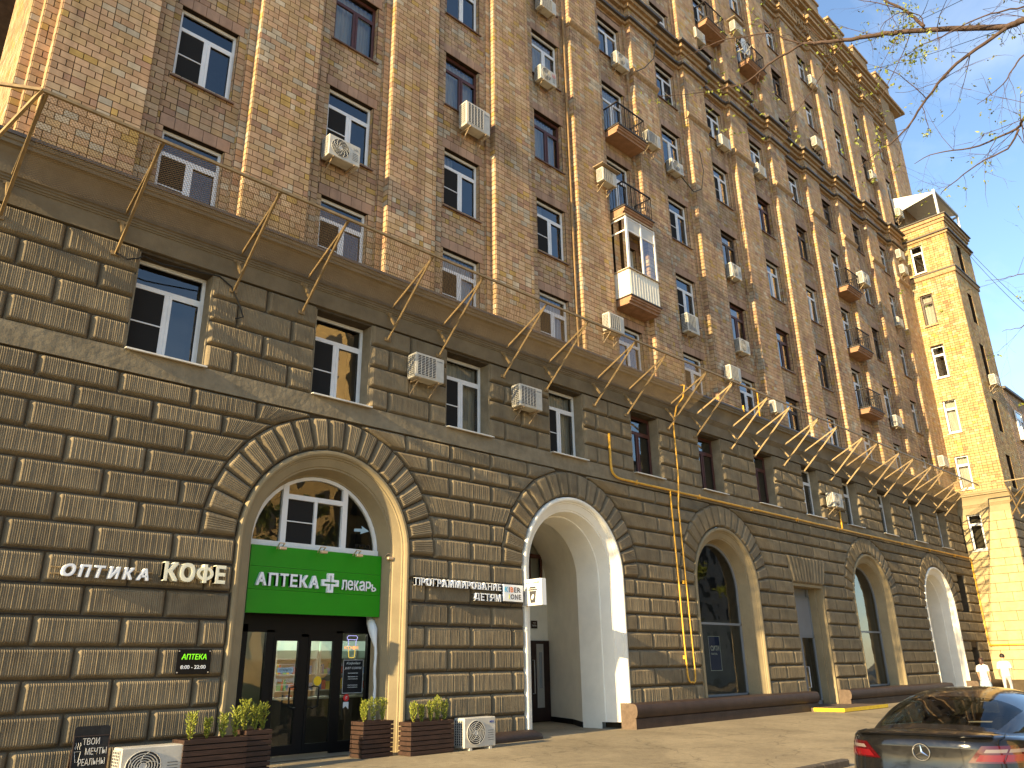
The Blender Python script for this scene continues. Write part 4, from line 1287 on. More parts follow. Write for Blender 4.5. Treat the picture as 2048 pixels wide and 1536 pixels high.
# ------------------------------------------------------------------ passage 2: door, window, plate
M['doorwood'] = mat('dark_brown_door', (0.035, 0.018, 0.014), 0.4, 0.4, var=0.2, vs=4)
Dr = MB(); Yb = 3.88
dx0, dx1 = 17.2, 18.82
Dr.box(dx0, Yb-0.06, 0.03, dx1, Yb, 2.32); DD = Dr.build('entrance_door', 'doorwood', BLD)
mb = MB(); mb.box(18.12, Yb-0.075, 0.40, 18.42, Yb-0.062, 2.22); mb.build('door_trim', 'alu', DD)
mb = MB(); mb.box(18.22, Yb-0.085, 0.95, 18.34, Yb-0.077, 1.98); mb.build('door_pane', 'curtain2', DD)
mb = MB(); mb.tube([(17.95, Yb-0.06, 1.75), (17.95, Yb-0.14, 1.75), (17.95, Yb-0.14, 0.80), (17.95, Yb-0.06, 0.80)], 0.017, 8); mb.build('door_handle', 'alu', DD)
place_window(BLD, (17.2, Yb-0.10, 3.55), 0, 1.25, 1.85, 'brown', 0, True, 0, False)
T = thing('number_plate', 'small black plate with white print on white passage wall', 'plate', (17.96, Yb-0.02, 2.68))
mb = MB(); mb.box(0, -0.012, 0, 0.27, 0.0, 0.23); mb.build('plate', 'doorwood', T)
tfit('print', 'БЫТЬ', 0.05, 0.22, 0.06, 0.11, -0.016, 'poster', T); tfit('print', 'ХОРОШО', 0.07, 0.2, 0.15, 0.175, -0.016, 'poster', T)
# ------------------------------------------------------------------ shop door between arches 3 and 4
mb = MB(); x0, x1, zt = DOOR
mb.box(x0-0.02, 0.04, 0, x0+0.06, 0.62, zt); mb.box(x1-0.20, 0.30, 0, x1, 0.62, zt); mb.box(x1-0.06, 0.03, 0, x1+0.02, 0.30, zt); mb.box(x0, 0.04, zt-0.08, x1, 0.62, zt+0.02)
mb.build('door_reveal', 'beige', BLD)
fr = MB(); a, b_ = x0+0.06, x1-0.20; y = 0.55
M['greypanel'] = mat('grey_panel', (0.22, 0.225, 0.235), 0.4, 0.4, var=0.06, vs=2)
for q in ((a, 0.1, a+0.07, zt), (b_-0.07, 0.1, b_, zt), ((a+b_)/2-0.09, 0.1, (a+b_)/2+0.09, 2.42), (a, 2.42, b_, 2.52), (a, zt-0.45, b_, zt-0.38), (a, 0.1, b_, 0.24)):
    fr.box(q[0], y, q[1], q[2], y+0.07, q[3])
SD = fr.build('shop_door', 'greyframe', BLD)
mb = MB(); mb.box(a+0.07, y+0.02, 2.52, b_-0.07, y+0.05, zt-0.45); mb.box(a, y+0.1, zt-0.38, b_, y+0.14, zt); mb.build('transom_panel', 'greypanel', SD)
for q0, q1 in ((a+0.07, (a+b_)/2-0.09), ((a+b_)/2+0.09, b_-0.07)):
    p = MB(); p.face([(q0, y+0.035, 0.24), (q1, y+0.035, 0.24), (q1, y+0.035, 2.42), (q0, y+0.035, 2.42)]); p.build('pane', 'shopglass', SD)
mb = MB(); mb.tube([((a+b_)/2+0.13, y, 1.4), ((a+b_)/2+0.13, y-0.09, 1.4), ((a+b_)/2+0.13, y-0.09, 0.7), ((a+b_)/2+0.13, y, 0.7)], 0.018, 8); mb.build('door_handle', 'pvc', SD)
p = MB(); p.box(a-0.3, 2.6, 0, b_+0.6, 2.65, 3); p.box(b_+0.6, 0.9, 0, b_+0.62, 2.6, 3); p.box(a-0.3, 0.9, 2.9, b_+0.6, 2.6, 2.95); p.build('shop_room', 'shopwall', BLD)
T = thing('entrance_step', 'low concrete step with yellow painted edge at grey shop door', 'step', (0, 0, 0))
mb = MB(); mb.box(26.95, -1.52, 0, 30.4, 0.55, 0.115); mb.build('slab', 'concrete', T)
mb = MB(); mb.box(26.93, -1.54, 0.012, 30.42, -1.521, 0.12); mb.box(26.93, -1.519, 0.012, 26.949, -0.48, 0.12); mb.build('yellow_edge', 'yellow', T)
# СИТИ poster, garments behind the shop windows
M['navy'] = mat('navy_poster', (0.015, 0.03, 0.12), 0.5, 0.3)
T = thing('city_poster', 'dark blue poster reading СИТИ in first shop window', 'poster', (22.75, 0.66, 1.35))
mb = MB(); mb.box(0, 0, 0, 0.66, 0.01, 1.05); mb.build('sheet', 'navy', T)
mb = MB(); outline(mb, 0, 0, 0.66, 1.05, 0.015, -0.005); mb.build('border', 'poster', T)
tfit('print', 'СИТИ', 0.10, 0.60, 0.60, 0.76, -0.006, 'poster', T, bold=0.02); tfit('print', 'ПАРОЛЬ', 0.10, 0.45, 0.48, 0.54, -0.006, 'poster', T)
M['softlamp'] = mat('soft_lamp', (1.0, 0.95, 0.85), 0.5, 0.3, emit=1.6)
M['garment'] = mat('red_garment', (0.45, 0.03, 0.03), 0.8, 0.2, var=0.3, vs=6)
M['garment2'] = mat('dark_garment', (0.05, 0.06, 0.12), 0.8, 0.2, var=0.3, vs=6)
M['garment3'] = mat('pink_garment', (0.35, 0.12, 0.14), 0.8, 0.2, var=0.3, vs=6)
def mannequin(x, y, mk, mk2, label):
    T = thing('mannequin', label, 'mannequin', (x, y, 0.56), group='mannequins in shop windows')
    def lathe(prof, sx=1.0, sy=0.6): return [[(rr*sx*math.cos(2*pi*k/14), rr*sy*math.sin(2*pi*k/14), z) for k in range(14)] for rr, z in prof]
    mb = MB(); mb.grid(lathe([(0.16, 0.85), (0.17, 0.95), (0.15, 1.1), (0.19, 1.3), (0.21, 1.42), (0.12, 1.5), (0.06, 1.53)]), closed=True); mb.build('top', mk, T, True)
    mb = MB(); mb.grid(lathe([(0.26, 0.35), (0.2, 0.6), (0.165, 0.9)]), closed=True); mb.build('skirt', mk2, T, True)
    mb = MB(); mb.tube([(-0.07, 0, 0.0), (-0.08, 0, 0.4)], 0.045); mb.tube([(0.07, 0, 0.0), (0.08, 0, 0.4)], 0.045); mb.tube([(0, 0, 1.5), (0, 0, 1.6)], 0.05); mb.grid(lathe([(0.03, 1.58), (0.085, 1.65), (0.09, 1.74), (0.05, 1.83), (0.005, 1.85)], 0.9, 1.0), closed=True)
    for s_ in (-1, 1): mb.tube([(s_*0.2, 0, 1.4), (s_*0.27, 0, 1.1), (s_*0.25, -0.06, 0.85)], [0.05, 0.04, 0.03])
    mb.build('body', 'beige', T, True)
for i_, (x_, lb_) in enumerate(((24.2, 'ceiling lamp inside the first shop window'), (35.6, 'ceiling lamp added to brighten the second shop window'))):  # second lamp is added to lighten its shop room
    T = thing('ceiling_lamp', lb_, 'lamp', (x_, 2.6, 3.1))
    mb = MB(); mb.bbox(-0.45, -0.45, 0.0, 0.45, 0.45, 0.06, 0.01); mb.build('lamp_body', 'shelfw', T)
    mb = MB(); mb.box(-0.40, -0.40, -0.012, 0.40, 0.40, -0.002); mb.build('diffuser', 'softlamp', T)
    mb = MB(); mb.bar((0, 0, 0.06), (0, 0, 2.5), 0.02); mb.build('hanger', 'black', T)
mannequin(22.4, 1.0, 'garment3', 'garment2', 'mannequin in pink top in the first shop window')
mannequin(34.35, 1.1, 'garment', 'garment2', 'mannequin in red top left in the second shop window')
mannequin(35.1, 1.4, 'garment', 'garment', 'mannequin in red dress further back in the second shop window')

# ------------------------------------------------------------------ safety net over the cornice
NET = thing('safety_net', 'wire catch net on angle iron brackets along the cornice', 'safety net', (0, 0, 0))
FX = [3.58, 5.82, 7.34, 9.55, 11.06, 13.22, 14.83, 16.87, 18.35, 20.52, 22.04, 24.29, 25.88, 28.05, 29.64, 32.0, 33.42, 35.78, 37.39, 39.63, 41.19, 43.63, 45.2]
RY, RZ = -1.70, 10.25
bm_ = MB()
def angle_iron(mb, p, q, w=0.055):
    p = Vector(p); q = Vector(q)
    mb.bar(p, q, w, 0.008); d = (q-p).normalized(); a = d.cross(Vector((0, 0, 1))).normalized(); u = a.cross(d)
    mb.bar(p+a*w/2-u*w/2, q+a*w/2-u*w/2, 0.008, w)
angle_iron(bm_, (0, -0.06, 8.72), (0, RY+0.04, RZ-0.03))
BR1 = bm_.mesh('bracket_strut', ['iron'])
bm_ = MB(); angle_iron(bm_, (0, -0.06, 9.41), (0, -0.33, 9.02), 0.05); angle_iron(bm_, (0.03, -0.16, 9.52), (0.03, RY+0.03, RZ-0.01), 0.05)
bm_.box(-0.07, -0.045, 9.36, 0.09, -0.031, 9.47); BR2 = bm_.mesh('bracket_stay', ['iron'])
bm_ = MB(); bm_.box(-0.09, -0.075, 8.68, 0.06, -0.045, 8.76); BR3 = bm_.mesh('bracket_foot', ['iron'])
for x in FX+[1.75]:
    for nm, me in (('bracket_strut', BR1), ('bracket_stay', BR2), ('bracket_foot', BR3)): link(nm, me, NET, loc=(x, 0, 0))
bm_ = MB(); bm_.bar((1.70, RY, RZ), (46.25, RY, RZ), 0.05, 0.05); bm_.build('rail', 'iron', NET)
bm_ = MB(); bm_.bar((1.70, RY, RZ), (-0.6, -0.4, RZ), 0.05, 0.05); bm_.bar((1.70, RY, RZ), (0.9, 0.2, 8.75), 0.05, 0.05); bm_.build('corner_rail', 'iron', NET)
bm_ = MB(); bm_.bar((46.25, RY, RZ), (46.25, -4.2, RZ), 0.05, 0.05); bm_.bar((46.25, -4.2, RZ), (62, -4.2, RZ), 0.05, 0.05); bm_.build('rail', 'iron', NET)
for y in (-2.9,):
    bm_ = MB(); bm_.bar((46.28, y, RZ), (47.93, y, 8.75), 0.055, 0.055); bm_.bar((46.28, y, RZ), (47.9, y, 9.45), 0.05, 0.05); bm_.build('bracket_strut', 'iron', NET)
for x in (46.3, 49.5, 52.0, 54.5, 57):
    bm_ = MB(); bm_.bar((x, -4.2, RZ), (max(x, 47.96), -2.53, 8.75), 0.055, 0.055); bm_.bar((x, -4.2, RZ), (max(x, 47.9), -2.6, 9.45), 0.05, 0.05); bm_.build('bracket_strut', 'iron', NET)
# woven wire: two families of straight diagonal wires in the sloping plane
P0 = Vector((0, -0.17, 9.50)); P1 = Vector((0, RY+0.02, RZ-0.005)); Ls = (P1-P0).length; dn = (P1-P0).normalized()
n_ = Vector((0, -dn.z, dn.y))
def net_piece(name, xa, xb, step, t):
    bm2 = MB()
    for sgn in (1, -1):
        x = xa-Ls if sgn == 1 else xa
        while x < (xb if sgn == 1 else xb+Ls):
            a0, a1 = 0.0, Ls
            if sgn == 1:
                lo = max(0.0, xa-x); hi = min(Ls, xb-x)
            else:
                lo = max(0.0, x-xb); hi = min(Ls, x-xa)
            if hi-lo > 0.02:
                p = P0+dn*lo+Vector((x+sgn*lo, 0, 0)); q = P0+dn*hi+Vector((x+sgn*hi, 0, 0))
                e = (q-p).normalized(); w = n_.cross(e).normalized()*t/2
                sag = n_*0.0
                mid0 = p*0.5+q*0.5
                bm2.face([p-w, q-w, q+w, p+w])
                w2 = n_*t/2
                bm2.face([p-w2, q-w2, q+w2, p+w2])
            x += step
    bm2.build(name, 'net', NET, kind='stuff')
net_piece('wire_mesh', 1.8, 12.0, 0.058, 0.006)
net_piece('wire_mesh', 12.0, 21.5, 0.060, 0.006)
net_piece('wire_mesh', 32.0, 46.2, 0.090, 0.004)

# ------------------------------------------------------------------ yellow gas pipes
def pipe(name, label, paths, r, clips=()):
    T = thing(name, label, 'pipe', (0, 0, 0))
    for pth in paths:
        mb = MB(); mb.tube(pth, r, 10); o = mb.build('pipe_run', 'gas', T, True)
    for c in clips:
        mb = MB(); mb.box(c[0]-0.03, c[1], c[2]-0.05, c[0]+0.03, 0.0, c[2]+0.05); mb.bar((c[0], c[1], c[2]-0.07), (c[0], c[1], c[2]+0.07), 0.03); mb.build('pipe_clip', 'gas', T)
def bend(a, c, b_, n=5):
    a, c, b_ = Vector(a), Vector(c), Vector(b_)
    return [(a*(1-t)**2+c*2*t*(1-t)+b_*t*t) for t in [k/n for k in range(n+1)]]
pipe('gas_pipe', 'yellow gas pipe running along the band above the arches', [[(17.40, -0.10, 7.95)]+bend((17.40, -0.10, 7.0), (17.40, -0.10, 6.66), (17.85, -0.10, 6.66))+[(30, -0.10, 6.67), (47.85, -0.10, 6.72)], [(32.3, -0.10, 6.68), (32.3, -0.10, 7.45)]], 0.036,
     [(x, -0.10, 6.67) for x in (18.6, 21.9, 25.2, 28.5, 31.9, 35.2, 38.6, 42, 45.5)])
pipe('gas_riser', 'yellow gas riser loop hanging between second and third arch', [[(20.22, -0.12, 6.64), (20.26, -0.12, 4.3), (20.28, -0.12, 2.3)]+bend((20.31, -0.12, 1.30), (20.34, -0.12, 1.02), (20.52, -0.12, 1.08))+bend((20.56, -0.12, 1.06), (20.70, -0.12, 1.02), (20.70, -0.12, 1.30))+[(20.66, -0.12, 3.0), (20.63, -0.12, 4.8), (20.59, -0.12, 6.2), (20.64, -0.14, 6.6), (20.71, -0.14, 7.2), (20.70, -0.14, 8.9), (20.72, -0.30, 9.45), (20.85, -0.50, 9.75), (21.0, -0.50, 10.2), (21.1, -0.3, 10.28)]], 0.024,
     [(20.30, -0.12, 1.75), (20.63, -0.12, 3.9)])
pipe('gas_riser', 'yellow gas pipe down the inner corner beside the lit tower', [[(47.92, -0.10, 6.72), (47.9, -0.12, 2.4), (47.9, -0.2, 2.2)], [(47.9, -0.12, 2.25), (47.9, -2.6, 2.25)]], 0.04)
pipe('gas_pipe', 'short bent yellow gas pipe standing on cornice roof', [[(26.2, -0.3, 10.2), (26.2, -0.3, 11.15), (26.1, -0.3, 11.3), (24.9, -0.3, 11.2)], [(24.95, -0.35, 10.15), (24.95, -0.35, 10.4)]], 0.03)
# ------------------------------------------------------------------ lit tower at the right
TW = thing('brick_tower', 'sunlit brick corner tower projecting at the far end of the street front', 'building', (48, -2.5, 0))
def tw(mb, name, m_, **kw):
    o = mb.build(name, m_, TW, **kw); o.location = (-48, 2.5, 0); return o
TX, TY, TXR = 48.0, -2.5, 52.25
twin = [(10.45, 12.36), (13.72, 15.70), (17.07, 19.03), (20.38, 22.43), (23.87, 25.75)]
yw0, yw1 = -0.31, -1.01          # opening on the left face
wl = MB()
zb_, zt_ = 10.1, 26.9
# left face pieces (1 m thick) around the openings
def face_pieces(za, zb, wins, y_near, y_far, y0, y1):
    wl.box(TX, y_far, za, TX+0.5, y1, zb) ; wl.box(TX, y0, za, TX+0.5, y_near, zb)
    z = za
    for a, t in wins:
        wl.box(TX, y1, z, TX+0.5, y0, a); z = t
    wl.box(TX, y1, z, TX+0.5, y0, zb)
face_pieces(zb_, zt_, twin, 0.5, TY, yw0, yw1)
wl.box(TX+0.5, TY, zb_, TX+1.5, TY+0.5, zt_); wl.box(TX+2.3, TY, zb_, TXR, TY+0.5, zt_); wl.box(TX+0.5, TY+1.3, zb_, TXR, 3, zt_-0.2)
zq = zb_
for a, t in twin:
    wl.box(TX+1.5, TY, zq, TX+2.3, TY+0.5, a); zq = t
wl.box(TX+1.5, TY, zq, TX+2.3, TY+0.5, zt_)
tw(wl, 'wall', 'mortar')
TT = []
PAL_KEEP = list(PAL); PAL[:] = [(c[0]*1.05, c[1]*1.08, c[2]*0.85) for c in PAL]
hol = [(-yw0, -yw1, a-zb_, t-zb_) for a, t in twin]
tile_wall((TX, 0.0, zb_), NY_, Z_, NX_, 2.5, zt_-zb_, hol, out=TT)
fwin = []
for a, t in twin: fwin.append((1.5, 2.3, a-zb_, t-zb_))
tile_wall((TX, TY, zb_), X_, Z_, NY_, TXR-TX, zt_-zb_, fwin, out=TT)
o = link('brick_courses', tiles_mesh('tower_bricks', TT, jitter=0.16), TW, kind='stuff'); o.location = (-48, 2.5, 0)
PAL[:] = PAL_KEEP
for i, (a, t) in enumerate(twin):
    st = 'old' if i == 3 else 'white'
    o = place_window(TW, (0.10, 2.5+yw0, a), -pi/2, yw0-yw1, t-a, st, 0, False, 1 if i in (0, 1, 3) else 0, True, i != 3)
    o = place_window(TW, (1.5, 0.22, a), 0, 0.8, t-a, 'white', 0, False, 0, True)
# tower base in smooth coursed stucco
bs = MB(); 
bs.box(TX, TY, 0, TX+0.5, yw1, 9.05); bs.box(TX, yw0, 0, TX+0.5, 0.6, 9.05); bs.box(TX, yw1, 0, TX+0.5, yw0, 7.1); bs.box(TX+0.5, TY, 0, 62, TY+0.5, 9.05); bs.box(TX+0.5, TY+0.5, 0, 62, 2, 9.0)
tw(bs, 'base_wall', 'joint')
zc = [0.55, 1.03, 1.51, 1.99, 2.46, 2.94, 3.42, 3.90, 4.37, 4.85, 5.33, 5.80, 6.2, 6.6, 7.1, 7.58, 8.07, 8.56, 9.05]
LP = [(0.007, 0.0), (0.014, 0.020), (0.022, 0.024)]
for i in range(len(zc)-1):
    z0, z1 = zc[i], zc[i+1]
    js = [0.0, 1.0, 2.2] if i % 2 else [0.55, 1.7]
    segs = [(0.0, -yw0), (-yw1, 2.5)] if 7.1 <= (z0+z1)/2 <= 9.05 else [(0.0, 2.5)]
    for a, b_ in segs:
        e = [a]+[j for j in js if a+0.2 < j < b_-0.2]+[b_]
        for p, q in zip(e[:-1], e[1:]):
            mb = MB(); poly = [(q, z0), (q, z1), (p, z1), (p, z0)]
            L_ = [[(TX-y, -u, z) for u, z in offs(poly, d)] for d, y in LP]
            for A_, B_ in zip(L_[:-1], L_[1:]):
                for k in range(4): mb.face([A_[k], A_[(k+1) % 4], B_[(k+1) % 4], B_[k]], 0, [(0, 0)]*4)
            mb.face(L_[-1], 0, [(-v[1], v[2]) for v in L_[-1]])
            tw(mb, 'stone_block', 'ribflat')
    # front face, seen edge-on
    fx = [TX, TX+1.2, TX+2.5, TX+3.8, TX+5.1, TX+6.4, TX+7.7]
    for p, q in zip(fx[:-1], fx[1:]):
        mb = MB(); pillow(mb, [(q, z0), (q, z1), (p, z1), (p, z0)], yo=TY); tw(mb, 'stone_block', 'ribstone')
o = place_window(TW, (0.10, 2.5+yw0, 7.1), -pi/2, yw0-yw1, 1.95, 'white', 0, False, 0, True, True)
# plant on that window sill
M['leaf'] = mat('houseplant_leaf', (0.06, 0.13, 0.03), 0.5, 0.3, var=0.4, vs=20)
# cornice of the tower base, returning along left face and front
mb = MB(); mb2 = MB()
prof = [(y, z) for y, z in CP if y <= 0.0]
rows = []
for d, z in prof: rows.append([(TX+d, 0.3, z), (TX+d, TY+d, z), (64, TY+d, z)])
mb.grid(rows); mb.face([(TX-0.335, 0.3, 10.19), (TX-0.335, TY-0.335, 10.19), (64, TY-0.335, 10.19), (64, 0.3, 10.23)])
tw(mb, 'cornice', 'beige')
# tower ledges and terrace parapet
for z0, z1, p, mk in ((23.35, 23.62, 0.08, PALB), (23.62, 23.70, 0.13, 'flash'), (25.95, 26.10, 0.10, PALB), (26.10, 26.18, 0.2, 'flash'), (26.75, 26.95, 0.08, PALB), (26.95, 27.15, 0.16, PALB), (27.15, 27.22, 0.24, 'flash')):
    mb = MB(); mb.box(TX-p, TY-p, z0, TXR+p, 0.0 if z0 > 24 else -0.0, z1); tw(mb, 'ledge', mk)
mb = MB(); mb.box(TX+0.01, TY+0.01, 26.9, TXR, 0.0, 27.0); tw(mb, 'terrace', 'joint')
# terrace awning
M['awning'] = mat('awning_fabric', (0.80, 0.77, 0.70), 0.8, 0.2, var=0.05, vs=3)
M['awnframe'] = mat('awning_frame', (0.42, 0.43, 0.42), 0.4, 0.5, 0.3)
AWN = thing('terrace_awning', 'white slanted awning on grey posts over tower terrace', 'awning', (48.2, -2.3, 27.2))
mb = MB(); mb.face([(0.0, 2.5, 2.45), (0.0, 0.1, 1.85), (0.0, 0.0, 1.75), (0.0, 2.45, 1.3)]); mb.face([(0.0, 2.5, 2.45), (0.0, 0.05, 1.87), (4.2, 0.05, 1.87), (4.2, 2.5, 2.45)])
mb.build('fabric', 'awning', AWN)
mb = MB()
for x in (0.0, 4.2):
    mb.bar((x, 0, 0.0), (x, 0, 1.95), 0.12); mb.bar((x, 0, 1.75), (x, 2.5, 1.30), 0.10)
mb.bar((0, 0, 1.85), (4.2, 0, 1.85), 0.14); mb.build('frame', 'awnframe', AWN)
mb = MB(); mb.bar((0, 0.1, 0.32), (0, 2.2, 0.32), 0.03); 
for k in range(6): mb.bar((0, 0.1+0.42*k, 0.0), (0, 0.1+0.42*k, 0.32), 0.02)
mb.build('handrail', 'black', AWN)

# ------------------------------------------------------------------ lower wing beyond the tower
WG = thing('brick_wing', 'lower brown brick wing with flat roof behind the lit tower', 'building', (52.3, -2.5, 0))
wt = []
mb = MB(); mb.box(0, 0, 9.05, 30, 6, 16.9); mb.build('wall', 'mortar', WG)
tile_wall((52.3, TY, 10.1), X_, Z_, NY_, 14, 6.8, out=wt)
o = link('brick_courses', tiles_mesh('wing_bricks', wt), WG, kind='stuff'); o.location = (-52.3, 2.5, 0)
mb = MB(); mb.box(-0.0, -0.18, 16.9, 30, 6, 17.05); mb.build('roof_edge', 'flash', WG)
for r_ in range(2):
    for c in range(3):
        o = place_window(WG, (1.2+3.4*c, -0.12, 10.6+3.3*r_), 0, 1.3, 1.85, 'white', 0, False, 0, True)
        mb = MB(); mb.box(0.02, 0.065, 0.02, 1.28, 0.10, 1.83); mb.build('blind', 'curtain2', o)
# ------------------------------------------------------------------ balconies
M['slab'] = mat('balcony_slab', (0.30, 0.17, 0.10), 0.8, 0.2, var=0.2, vs=4)
M['wrought'] = mat('wrought_iron', (0.02, 0.015, 0.013), 0.5, 0.3)
M['clad'] = mat('white_cladding', (0.74, 0.70, 0.58), 0.55, 0.3, var=0.08, vs=4)
M['aluw'] = mat('glazing_bar', (0.72, 0.70, 0.66), 0.45, 0.4)
def balcony(k, zb, kind='rail'):
    e = S[k+1]; x0, x1 = e-1.80, e-0.20; yf = -0.46
    B_ = MB()
    B_.prism_x([(YP, zb+0.02), (yf+0.10, zb), (yf+0.10, zb+0.08), (yf+0.04, zb+0.10), (yf+0.04, zb+0.17), (yf, zb+0.18), (yf, zb+0.25), (YP, zb+0.25)], x0, x1)
    o = B_.build('balcony', 'slab', BLD)
    t = MB(); t.box(x0-0.04, yf-0.04, zb+0.252, x1+0.04, YP-0.02, zb+0.285); t.build('balcony_flashing', 'flash', o)
    zt = zb+0.285
    if kind == 'rail':
        h = 0.95
        rl = MB()
        pts = [(x0+0.03, YP-0.03), (x0+0.03, yf+0.03), (x1-0.03, yf+0.03), (x1-0.03, YP-0.03)]
        for a, b_ in zip(pts[:-1], pts[1:]):
            rl.bar((*a, zt+h), (*b_, zt+h), 0.05, 0.035); rl.bar((*a, zt+0.08), (*b_, zt+0.08), 0.025)
            n = max(3, int((Vector(b_)-Vector(a)).length/0.105))
            for i in range(n+1):
                f = i/n; x = a[0]+(b_[0]-a[0])*f; y = a[1]+(b_[1]-a[1])*f
                if i % 2 == 0: rl.bar((x, y, zt), (x, y, zt+h), 0.018)
                else:
                    # bowed bar
                    dx = (b_[0]-a[0]); dy = b_[1]-a[1]; L = math.hypot(dx, dy); w = 0.03
                    for sg in (-1, 1):
                        rl.tube([(x, y, zt+0.1), (x+sg*w*dx/L, y+sg*w*dy/L, zt+h*0.35), (x+sg*w*0.4*dx/L, y+sg*w*0.4*dy/L, zt+h*0.55), (x+sg*w*1.2*dx/L, y+sg*w*1.2*dy/L, zt+h*0.75), (x, y, zt+h*0.95)], 0.008, 4)
        rl.build('railing', 'wrought', o)
    else:
        # glazed loggia: ribbed white apron, aluminium glazing
        ap = MB()
        h = 0.92
        n = 22; rows = [[], []]
        prof = []
        for i in range(n+1):
            x = x0+(x1-x0)*i/n; dy = -0.018 if i % 2 else 0.0
            prof.append((x, yf+0.02+dy))
        ap.grid([[(x, y, zt) for x, y in prof], [(x, y, zt+h) for x, y in prof]])
        side = []
        for i in range(9):
            y = YP-0.02+(yf+0.02-YP+0.02)*i/8; side.append((x0+0.0-(0.012 if i % 2 else 0), y))
        ap.grid([[(x, y, zt) for x, y in side], [(x, y, zt+h) for x, y in side]])
        ap.grid([[(x1, YP-0.02, zt), (x1, yf+0.02, zt)], [(x1, YP-0.02, zt+h), (x1, yf+0.02, zt+h)]])
        ap.build('apron', 'clad', o)
        t = MB(); t.box(x0-0.05, yf-0.04, zt+h, x1+0.05, YP-0.05, zt+h+0.03); t.build('apron_cap', 'bracket', o)
        zg = zt+h+0.03; zh = zb+3.20
        fr = MB()
        for x, w in ((x0, 0.10), ((x0+x1)/2-0.02, 0.07), (x1-0.07, 0.07)): fr.box(x, yf, zg, x+w, yf+0.06, zh)
        for y in (YP-0.08,): fr.box(x0, y, zg, x0+0.04, y+0.06, zh)
        for z in (zg, zg+1.42, zh-0.07): fr.box(x0+0.1, yf+0.008, z, x1-0.07, yf+0.05, z+0.05); fr.box(x0+0.01, yf+0.06, z, x0+0.04, YP-0.08, z+0.05)
        fr.build('glazing_frame', 'aluw', o)
        p = MB(); p.face([((x0+x1)/2+0.05, yf+0.03, zg), (x1-0.07, yf+0.03, zg), (x1-0.07, yf+0.03, zg+1.42), ((x0+x1)/2+0.05, yf+0.03, zg+1.42)]); p.build('pane', 'glass', o)
        p = MB(); p.face([(x0+0.02, yf+0.06, zg), (x0+0.02, YP-0.08, zg), (x0+0.02, YP-0.08, zh), (x0+0.02, yf+0.06, zh)]); p.build('pane', 'glass', o)
        M['frost'] = M.get('frost') or mat('frosted_pane', (0.55, 0.52, 0.45), 0.5, 0.4)
        p = MB(); p.box(x0+0.1, yf+0.022, zg+1.47, x1-0.07, yf+0.03, zh-0.07); p.build('frosted_pane', 'frost', o)
        t = MB(); t.box(x0-0.06, yf-0.03, zh, x1+0.06, YP, zh+0.05); t.build('loggia_roof', 'bracket', o)
balcony(4, 12.45, 'loggia'); balcony(4, 15.75); balcony(4, 19.05)
for z in (12.6, 15.75, 19.05): balcony(9, z)
balcony(6, 28.75); balcony(7, 28.75)

# ------------------------------------------------------------------ air conditioners
ACM = {}
def ac_meshes(style):
    if style in ACM: return ACM[style]
    w, h, d = 0.80, 0.56, 0.30          # x 0..w, y -d..0, z 0..h ; front is y=-d
    c = MB(); c.bbox(0, -d, 0, w, 0, h, 0.014)
    parts = [('casing', c.mesh('casing', ['acw']))]
    s_ = MB()                          # coil side (left)
    s_.box(-0.004, -d+0.03, 0.04, 0.0, -0.03, h-0.04, 1)
    for i in range(11): z = 0.05+i*(h-0.10)/10; s_.box(-0.012, -d+0.025, z-0.005, -0.004, -0.025, z+0.005)
    for i in range(5): y = -d+0.03+i*(d-0.06)/4; s_.box(-0.013, y-0.006, 0.04, -0.0045, y+0.006, h-0.04)
    parts.append(('side_grille', s_.mesh('side_grille', ['acg', 'acd'])))
    g = MB(); cx, cz, r = 0.29, h/2, 0.225
    if style in ('spiral', 'ring'):
        g.disc((cx, -d-0.004, cz), r, 28, th=0.003, m=1)
        for rr in (r, r*0.82, r*0.66, r*0.5, r*0.34, r*0.2):
            g.tube([(cx+rr*math.cos(2*pi*k/24), -d-0.011, cz+rr*math.sin(2*pi*k/24)) for k in range(25)], 0.007 if style == 'ring' else 0.005, 5)
        for q in range(10 if style == 'spiral' else 5):
            t = 2*pi*q/10 if style == 'spiral' else 2*pi*q/5
            g.tube([(cx+rr*math.cos(t+(1-rr/r)*1.3), -d-0.012, cz+rr*math.sin(t+(1-rr/r)*1.3)) for rr in (r, r*0.7, r*0.4, r*0.15)], 0.005, 4)
        g.disc((cx, -d-0.014, cz), 0.045, 14, th=0.006)
        for k in range(5): g.box(w-0.2, -d-0.004, 0.12+0.045*k, w-0.06, -d-0.001, 0.128+0.045*k, 1)
    else:
        g.box(0.05, -d-0.003, 0.06, 0.56, -d-0.001, h-0.05, 1)
        for i in range(13): z = 0.06+i*(h-0.11)/12; g.box(0.045, -d-0.012, z-0.006, 0.565, -d-0.004, z+0.006)
        for i in range(6): x = 0.05+i*0.51/5; g.box(x-0.006, -d-0.014, 0.055, x+0.006, -d-0.0045, h-0.045)
    parts.append(('fan_grille', g.mesh('fan_grille', ['acg', 'acd'])))
    b_ = MB()
    for x in (0.12, w-0.16):
        b_ = MB(); b_.box(x, -d-0.02, -0.035, x+0.04, 0.10, -0.0015); b_.box(x, 0.085, -0.32, x+0.04, 0.10, -0.035); b_.bar((x+0.02, -d*0.75, -0.04), (x+0.02, 0.085, -0.30), 0.02)
        parts.append(('bracket', b_.mesh('bracket', ['bracket'])))
    for x in (0.12, w-0.18):
        f_ = MB(); f_.box(x, -d-0.02, -0.05, x+0.06, 0.02, -0.0015); parts.append(('foot', f_.mesh('foot', ['acw'])))
    ACM[style] = parts; return parts
